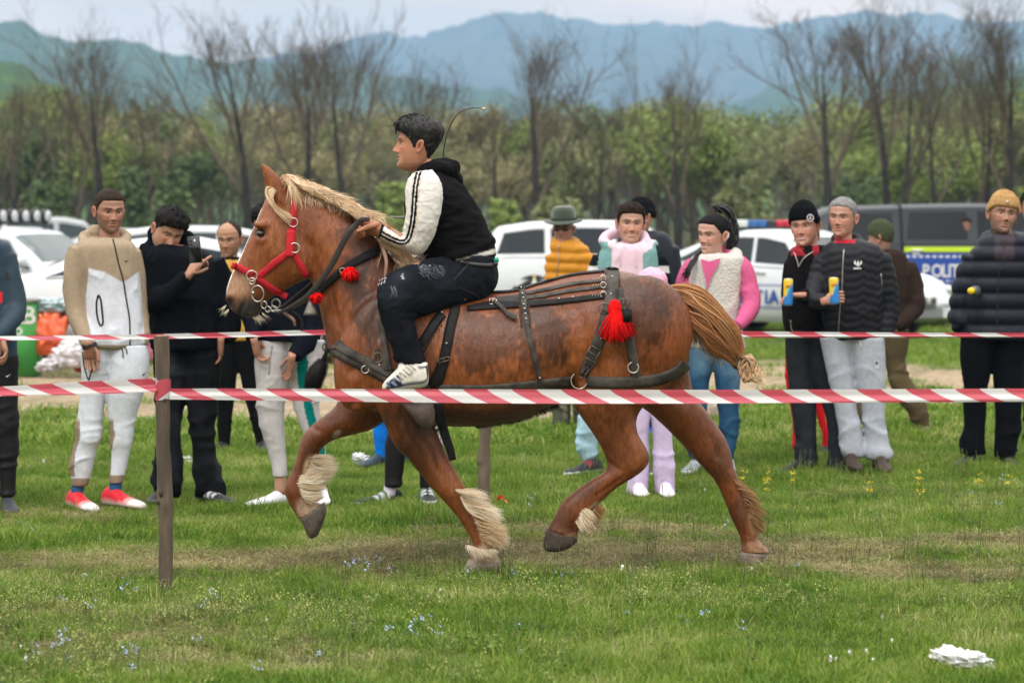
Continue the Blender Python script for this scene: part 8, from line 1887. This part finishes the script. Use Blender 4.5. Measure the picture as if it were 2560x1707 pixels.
def tape(name, pts, m, label, fold=.5, seed=0, group='red and white barrier tape'):
 """pts: px, top row, bottom row, Y"""
 a = crom(np.array(pts, float), 24); V, Cc = [], []; u = 0; last = None; kk = 9
 for i, (px, y0, y1, Yy) in enumerate(a):
  c = P(px, (y0 + y1) / 2, Yy); u += 0 if last is None else np.linalg.norm(c - last); last = c
  for j in range(kk):
   w_ = j / (kk - 1); q = P(px, y0 + (y1 - y0) * w_, Yy); ph = .6 * math.sin(u * 2.1 + seed)
   q[1] += .012 * math.sin(w_ * math.pi * 1.7 + ph) * fold + .006 * fold * math.sin(w_ * 9 + u * .9 + seed); V.append(q); Cc.append((u + 50, w_, 0))
 n = len(a); f = np.array([[i * kk + j, (i + 1) * kk + j, (i + 1) * kk + j + 1, i * kk + j + 1] for i in range(n - 1) for j in range(kk - 1)])
 o = link(name, npmesh(name, np.array(V), f, True, np.array(Cc)), m); tag(o, label, 'tape', group); return o

def crumple(name, c, r, m, seed, label, cat, ground=True, n=(40, 26), amp=.45, kind=None):
 th = np.linspace(0.02, math.pi - .02, n[1]); ph = np.arange(n[0]) * 2 * math.pi / n[0]
 d = np.stack([np.sin(th)[:, None] * np.cos(ph), np.sin(th)[:, None] * np.sin(ph), np.cos(th)[:, None] + 0 * ph], -1); k = fbm(d.reshape(-1, 3) * 2.4 + seed, 3).reshape(d.shape[:2]); k2 = fbm(d.reshape(-1, 3) * 6 + seed, 2).reshape(d.shape[:2])
 v = d * np.array(r) * (1 - amp * .6 + amp * 1.4 * (np.abs(2 * k - 1) * 1.3 + .4 * np.abs(2 * k2 - 1)))[..., None]; v[..., 2] = np.maximum(v[..., 2], -np.array(r)[2] * .7)
 g = G(); g.tube(v + np.array(c), True); o = link(name, g.mesh(name, amp < .5), m)
 if label: tag(o, label, cat)
 return o

def build_misc():
 bark = M('old_wood', (.15, .115, .08), .9, nscale=12, col2=(.075, .058, .042), bump=.006, bscale=45, stretch=(1, 1, .22)); cut = M('cut_wood', (.34, .27, .18), .9, nscale=60, namt=.3)
 # near post
 Y = F / 573; g = G(); rings = []
 for py, x0, x1 in ((840, 387, 422), (845, 386, 423), (900, 387, 423), (960, 389, 424), (1040, 390, 424), (1110, 390, 425), (1160, 391, 427), (1238, 394, 433), (1262, 392, 434), (1300, 396, 432), (1380, 396, 432), (1440, 397, 431), (1520, 397, 432)):
  a, b = P(x0, py, Y), P(x1, py, Y); r = (b - a)[0] / 2; c = (a + b) / 2
  rings.append([c + np.array([math.cos(t) * r, math.sin(t) * r, 0]) * (1 + .06 * math.sin(3 * t + py * .05) + .03 * math.sin(7 * t + py * .11)) for t in np.arange(24) * math.pi / 12])
 p = empty('fence_post', ((410 - CX) * Y / F, Y, 0), 'grey wooden post in front holding the tape, nearest the camera', 'post', 'wooden tape posts')
 sub = crom(np.array(rings).reshape(len(rings), -1), 5).reshape(-1, 24, 3); g.tube(sub, True); link('stake', g.mesh('stake'), bark, p)
 g = G(); g.rod([P(404, 839.5, Y), P(404, 838.5, Y)], .028, 20); link('cut_end', g.mesh('cut_end'), cut, p)
 for px, py, r in ((402, 1232, .011), (395, 1256, .007), (412, 1000, .006)): g = G(); g.ell(P(px, py, Y - .031), (r, .010, r * 1.5)); link('knot', g.mesh('knot'), M('dark_knot', (.05, .035, .025), .9), p)
 # far post
 Yf = F / 438; g = G(); rings = []
 for py, x0, x1 in ((860, 1200, 1228), (1000, 1198, 1229), (1060, 1199, 1230), (1110, 1197, 1226), (1150, 1193, 1225), (1165, 1196, 1226), (1200, 1194, 1226), (1275, 1195, 1226)):
  a, b = P(x0, py, Yf), P(x1, py, Yf); r = (b - a)[0] / 2; c = (a + b) / 2; rings.append([c + np.array([math.cos(t) * r, math.sin(t) * r, 0]) * (1 + .08 * math.sin(2 * t + py * .05)) for t in np.arange(20) * math.pi / 10])
 sub = crom(np.array(rings).reshape(len(rings), -1), 4).reshape(-1, 20, 3); g.tube(sub, True); o = link('fence_post', g.mesh('fence_post'), bark); tag(o, 'crooked wooden post standing behind the horse belly', 'post', 'wooden tape posts')
 # tapes
 tm = tape_mat('barrier_tape', .215, .11); tm2 = tape_mat('barrier_tape_far', .30, .09)
 tape('barrier_tape', [(424, 971, 998, Y - .02), (600, 971, 1000, Y), (900, 972, 1004, Y + .03), (1300, 973, 1008, Y + .04), (1700, 974, 1008, Y + .03), (2100, 973, 1006, Y), (2560, 971, 1004, Y), (2900, 970, 1002, Y)], tm, 'lower red and white tape stretched right of the near post, in front of the horse', .8)
 tape('barrier_tape', [(-300, 976, 1000, Y - .1), (0, 966, 990, Y - .06), (200, 954, 986, Y - .03), (392, 945, 979, Y - .025)], tm, 'lower red and white tape left of the near post', .8, 2)
 tape('barrier_tape', [(-200, 842, 853, 15.0), (0, 840, 851, 15.1), (380, 835, 847, 15.3), (620, 829, 842, 15.4), (830, 824, 837, 15.5), (1200, 824, 838, 15.8)], tm2, 'upper tape behind the horse, left part in front of the spectators', .8, 1)
 tape('barrier_tape', [(1205, 826, 842, 15.8), (1500, 826, 843, 15.85), (1850, 828, 844, 15.9), (2200, 831, 844, 16.0), (2560, 832, 843, 16.0), (2800, 832, 843, 16.0)], tm2, 'upper tape behind the horse, right part in front of the spectators', .8, 3)
 g = G(); rings = []
 for t in np.linspace(-.1, math.pi + .1, 16) : rings.append(t)
 V, Cc = [], []
 for i, t in enumerate(np.linspace(0, 2 * math.pi, 28, endpoint=True)):
  for j in range(5): py = 948 + j * 12.5 + 2 * math.sin(t * 2); c = P(407, py, Y); V.append(c + np.array([-math.cos(t) * .0345, -math.sin(t) * .0345, 0])); Cc.append((.068 + i * .0065 + 50 * .196, j / 4, 0))
 f = np.array([[i * 5 + j, (i + 1) * 5 + j, (i + 1) * 5 + j + 1, i * 5 + j + 1] for i in range(27) for j in range(4)]); o = link('tape_wrap', npmesh('tape_wrap', np.array(V), f, True, np.array(Cc)), tape_mat('barrier_tape_wrap', .196, -.10)); tag(o, 'piece of tape wound round the near wooden post', 'tape', 'red and white barrier tape')
 # green crate with lettering
 Yg = F / 238; gr = M('green_plastic_sheet', (.06, .34, .07), .6, nscale=4, namt=.1); wl = M('white_letters', (.6, .62, .6), .6)
 o = empty('stall_counter', P(20, 938, Yg) * [1, 1, 0], 'green stall counter panel with white letters at the left edge', 'counter')
 g = G(); a = P(-60, 757, Yg); b = P(90, 940, Yg); g.box(((a[0] + b[0]) / 2, Yg + .2, (a[2] + b[2]) / 2), (b[0] - a[0], .4, a[2] - b[2])); link('panel', g.mesh('panel', False), gr, o)
 for ch, px, py, s_ in (('B', 55, 809, .26), ('B', 30, 809, .26), ('o', 34, 838, .18)):
  t = text(ch, s_, wl, None); t.parent = o; t.location = P(px, py, Yg) * [1, 0, 1] - np.array(o.location) * [1, 0, 1] + np.array([0, -.006, 0]); t.rotation_euler = (R(90), 0, 0)
 g = G(); c = P(-60, 752, Yg); g.box((a[0] / 2 + b[0] / 2, Yg + .2, c[2] + .01), (b[0] - a[0] + .06, .46, .03)); link('counter_top', g.mesh('counter_top', False), M('grey_top', (.35, .37, .36), .6), o)
 # heap of plastic bags and toys
 film = lambda n, c, t=.35: M(n, c, .25, spec=.6, trans=t, nscale=8, namt=.3)
 def at(px, py, dy=0): return P(px, py, Yg + dy)
 orange = film('orange_plastic', (.80, .13, .035), .1)
 crumple('plastic_bag', at(126, 838, .1), (.18, .14, .30), orange, 3, 'big orange plastic bag next to the green counter', 'bag')
 crumple('plastic_bag', at(190, 890, -.25), (.26, .15, .17), film('clear_film', (.62, .60, .64)), 5, 'crumpled clear plastic bag on the ground behind the tan hoodie person', 'bag', n=(60, 40), amp=.3)
 crumple('plastic_bag', at(120, 915, -.3), (.12, .10, .08), film('pale_film', (.60, .58, .62)), 9, 'small crumpled plastic film at the foot of the green counter', 'bag')
 crumple('plastic_bag', at(215, 780, .25), (.30, .15, .18), film('pink_film', (.66, .42, .55)), 7, 'pale pink plastic wrapping above the clear bag', 'bag')
 crumple('plastic_bag', at(125, 765, .15), (.22, .15, .09), film('teal_film', (.25, .40, .42)), 8, 'grey teal plastic wrapping on top of the orange bag', 'bag')
 crumple('plastic_bag', at(366, 850, .3), (.09, .12, .32), film('hot_pink_film', (.65, .22, .36)), 11, 'tall pink wrapped toy between tan hoodie and filming persons', 'toy')
 g = G(); g.ell(at(200, 911, -.1), (.085, .085, .085), nu=24, nv=16); o = link('ball', g.mesh('ball'), M('red_rubber', (.55, .01, .02), .4)); tag(o, 'red ball lying behind the legs of the tan hoodie person', 'ball')
 # litter
 wp = M('white_plastic_film', (.72, .74, .76), .4, trans=.2)
 def lit(px, py, r, seed, label, m=wp, cat='litter', name='litter'):
  Y_ = min(GY(py), 40); c = P(px, py, Y_); c[2] = r[2] * .6; return crumple(name, c, r, m, seed, label, cat, n=(44, 28), amp=.6)
 b_ = crumple('plastic_bag', (0, 0, 0), (.12, .07, .040), wp, 33, 'crumpled white plastic bag in the grass of the lower right corner', 'litter', n=(90, 50), amp=.42); c = P(2402, 1672, GY(1672)); b_.location = (c[0], c[1], .035); b_.rotation_euler = (0, R(9), R(-12))
 lit(900, 1158, (.055, .05, .045), 23, 'crumpled white plastic in front of the blue trousers'); lit(925, 1162, (.035, .03, .03), 27, 'small white scrap beside the crumpled white plastic'); lit(465, 1150, (.04, .03, .015), 24, 'flat white scrap between the black jeans and the dark shoes'); lit(476, 1158, (.035, .03, .012), 28, 'white card scrap lying below the flat white scrap')
 lit(213, 1443, (.014, .012, .012), 29, 'small clear plastic lid in the grass left of the near post', film('lid_plastic', (.7, .72, .68), .6))
 g = G(); Ys = GY(1052); c = P(1780, 1052, Ys); g.ell((c[0], Ys, .06), (.13, .10, .11), nu=20, nv=12); me = remesh(g, .02, 1); wrinkle(me, .05); o = link('stone', me, M('pale_stone', (.36, .30, .23), .9, nscale=14, namt=.3, bump=.004, bscale=50)); tag(o, 'pale stone block in the grass behind the woman in jeans', 'stone')
 Yb = F / 200; bt = empty('bottle', P(1336, 730, Yb), 'bottle with yellow cap seen above the horse back by the white car', 'bottle'); g = G(); zb = P(1336, 700, Yb); g.rod([zb - [0, 0, .30], zb - [0, 0, .06], zb, zb + [0, 0, .02]], [.04, .04, .018, .015], 14); link('bottle_body', g.mesh('bottle_body'), M('milky_plastic', (.6, .62, .58), .3), bt); g = G(); g.rod([zb + [0, 0, .02], zb + [0, 0, .05]], .018, 12); link('cap', g.mesh('cap'), M('yellow_cap', (.7, .55, .05), .4), bt)
 g = G(); tb = zb - [0, 0, .32]; g.box(tb, (.5, .3, .03)); 
 for x in (-.22, .22): g.rod([tb + [x, 0, 0], (tb[0] + x, tb[1], 0)], .02, 8)
 o = link('table', g.mesh('table'), M('dark_table', (.05, .05, .05), .6)); tag(o, 'small dark folding table under the bottle behind the horse', 'table')
# ================================================================ BUILD
import time as _t
_t0 = _t.time()
for fn in ('build_ground', 'build_hills', 'build_haze', 'build_trees', 'build_horse', 'build_rider', 'build_harness', 'build_people', 'build_cars', 'build_misc', 'build_grass'):
 if fn in globals():
  globals()[fn](); print('TIME', fn, round(_t.time() - _t0, 1))
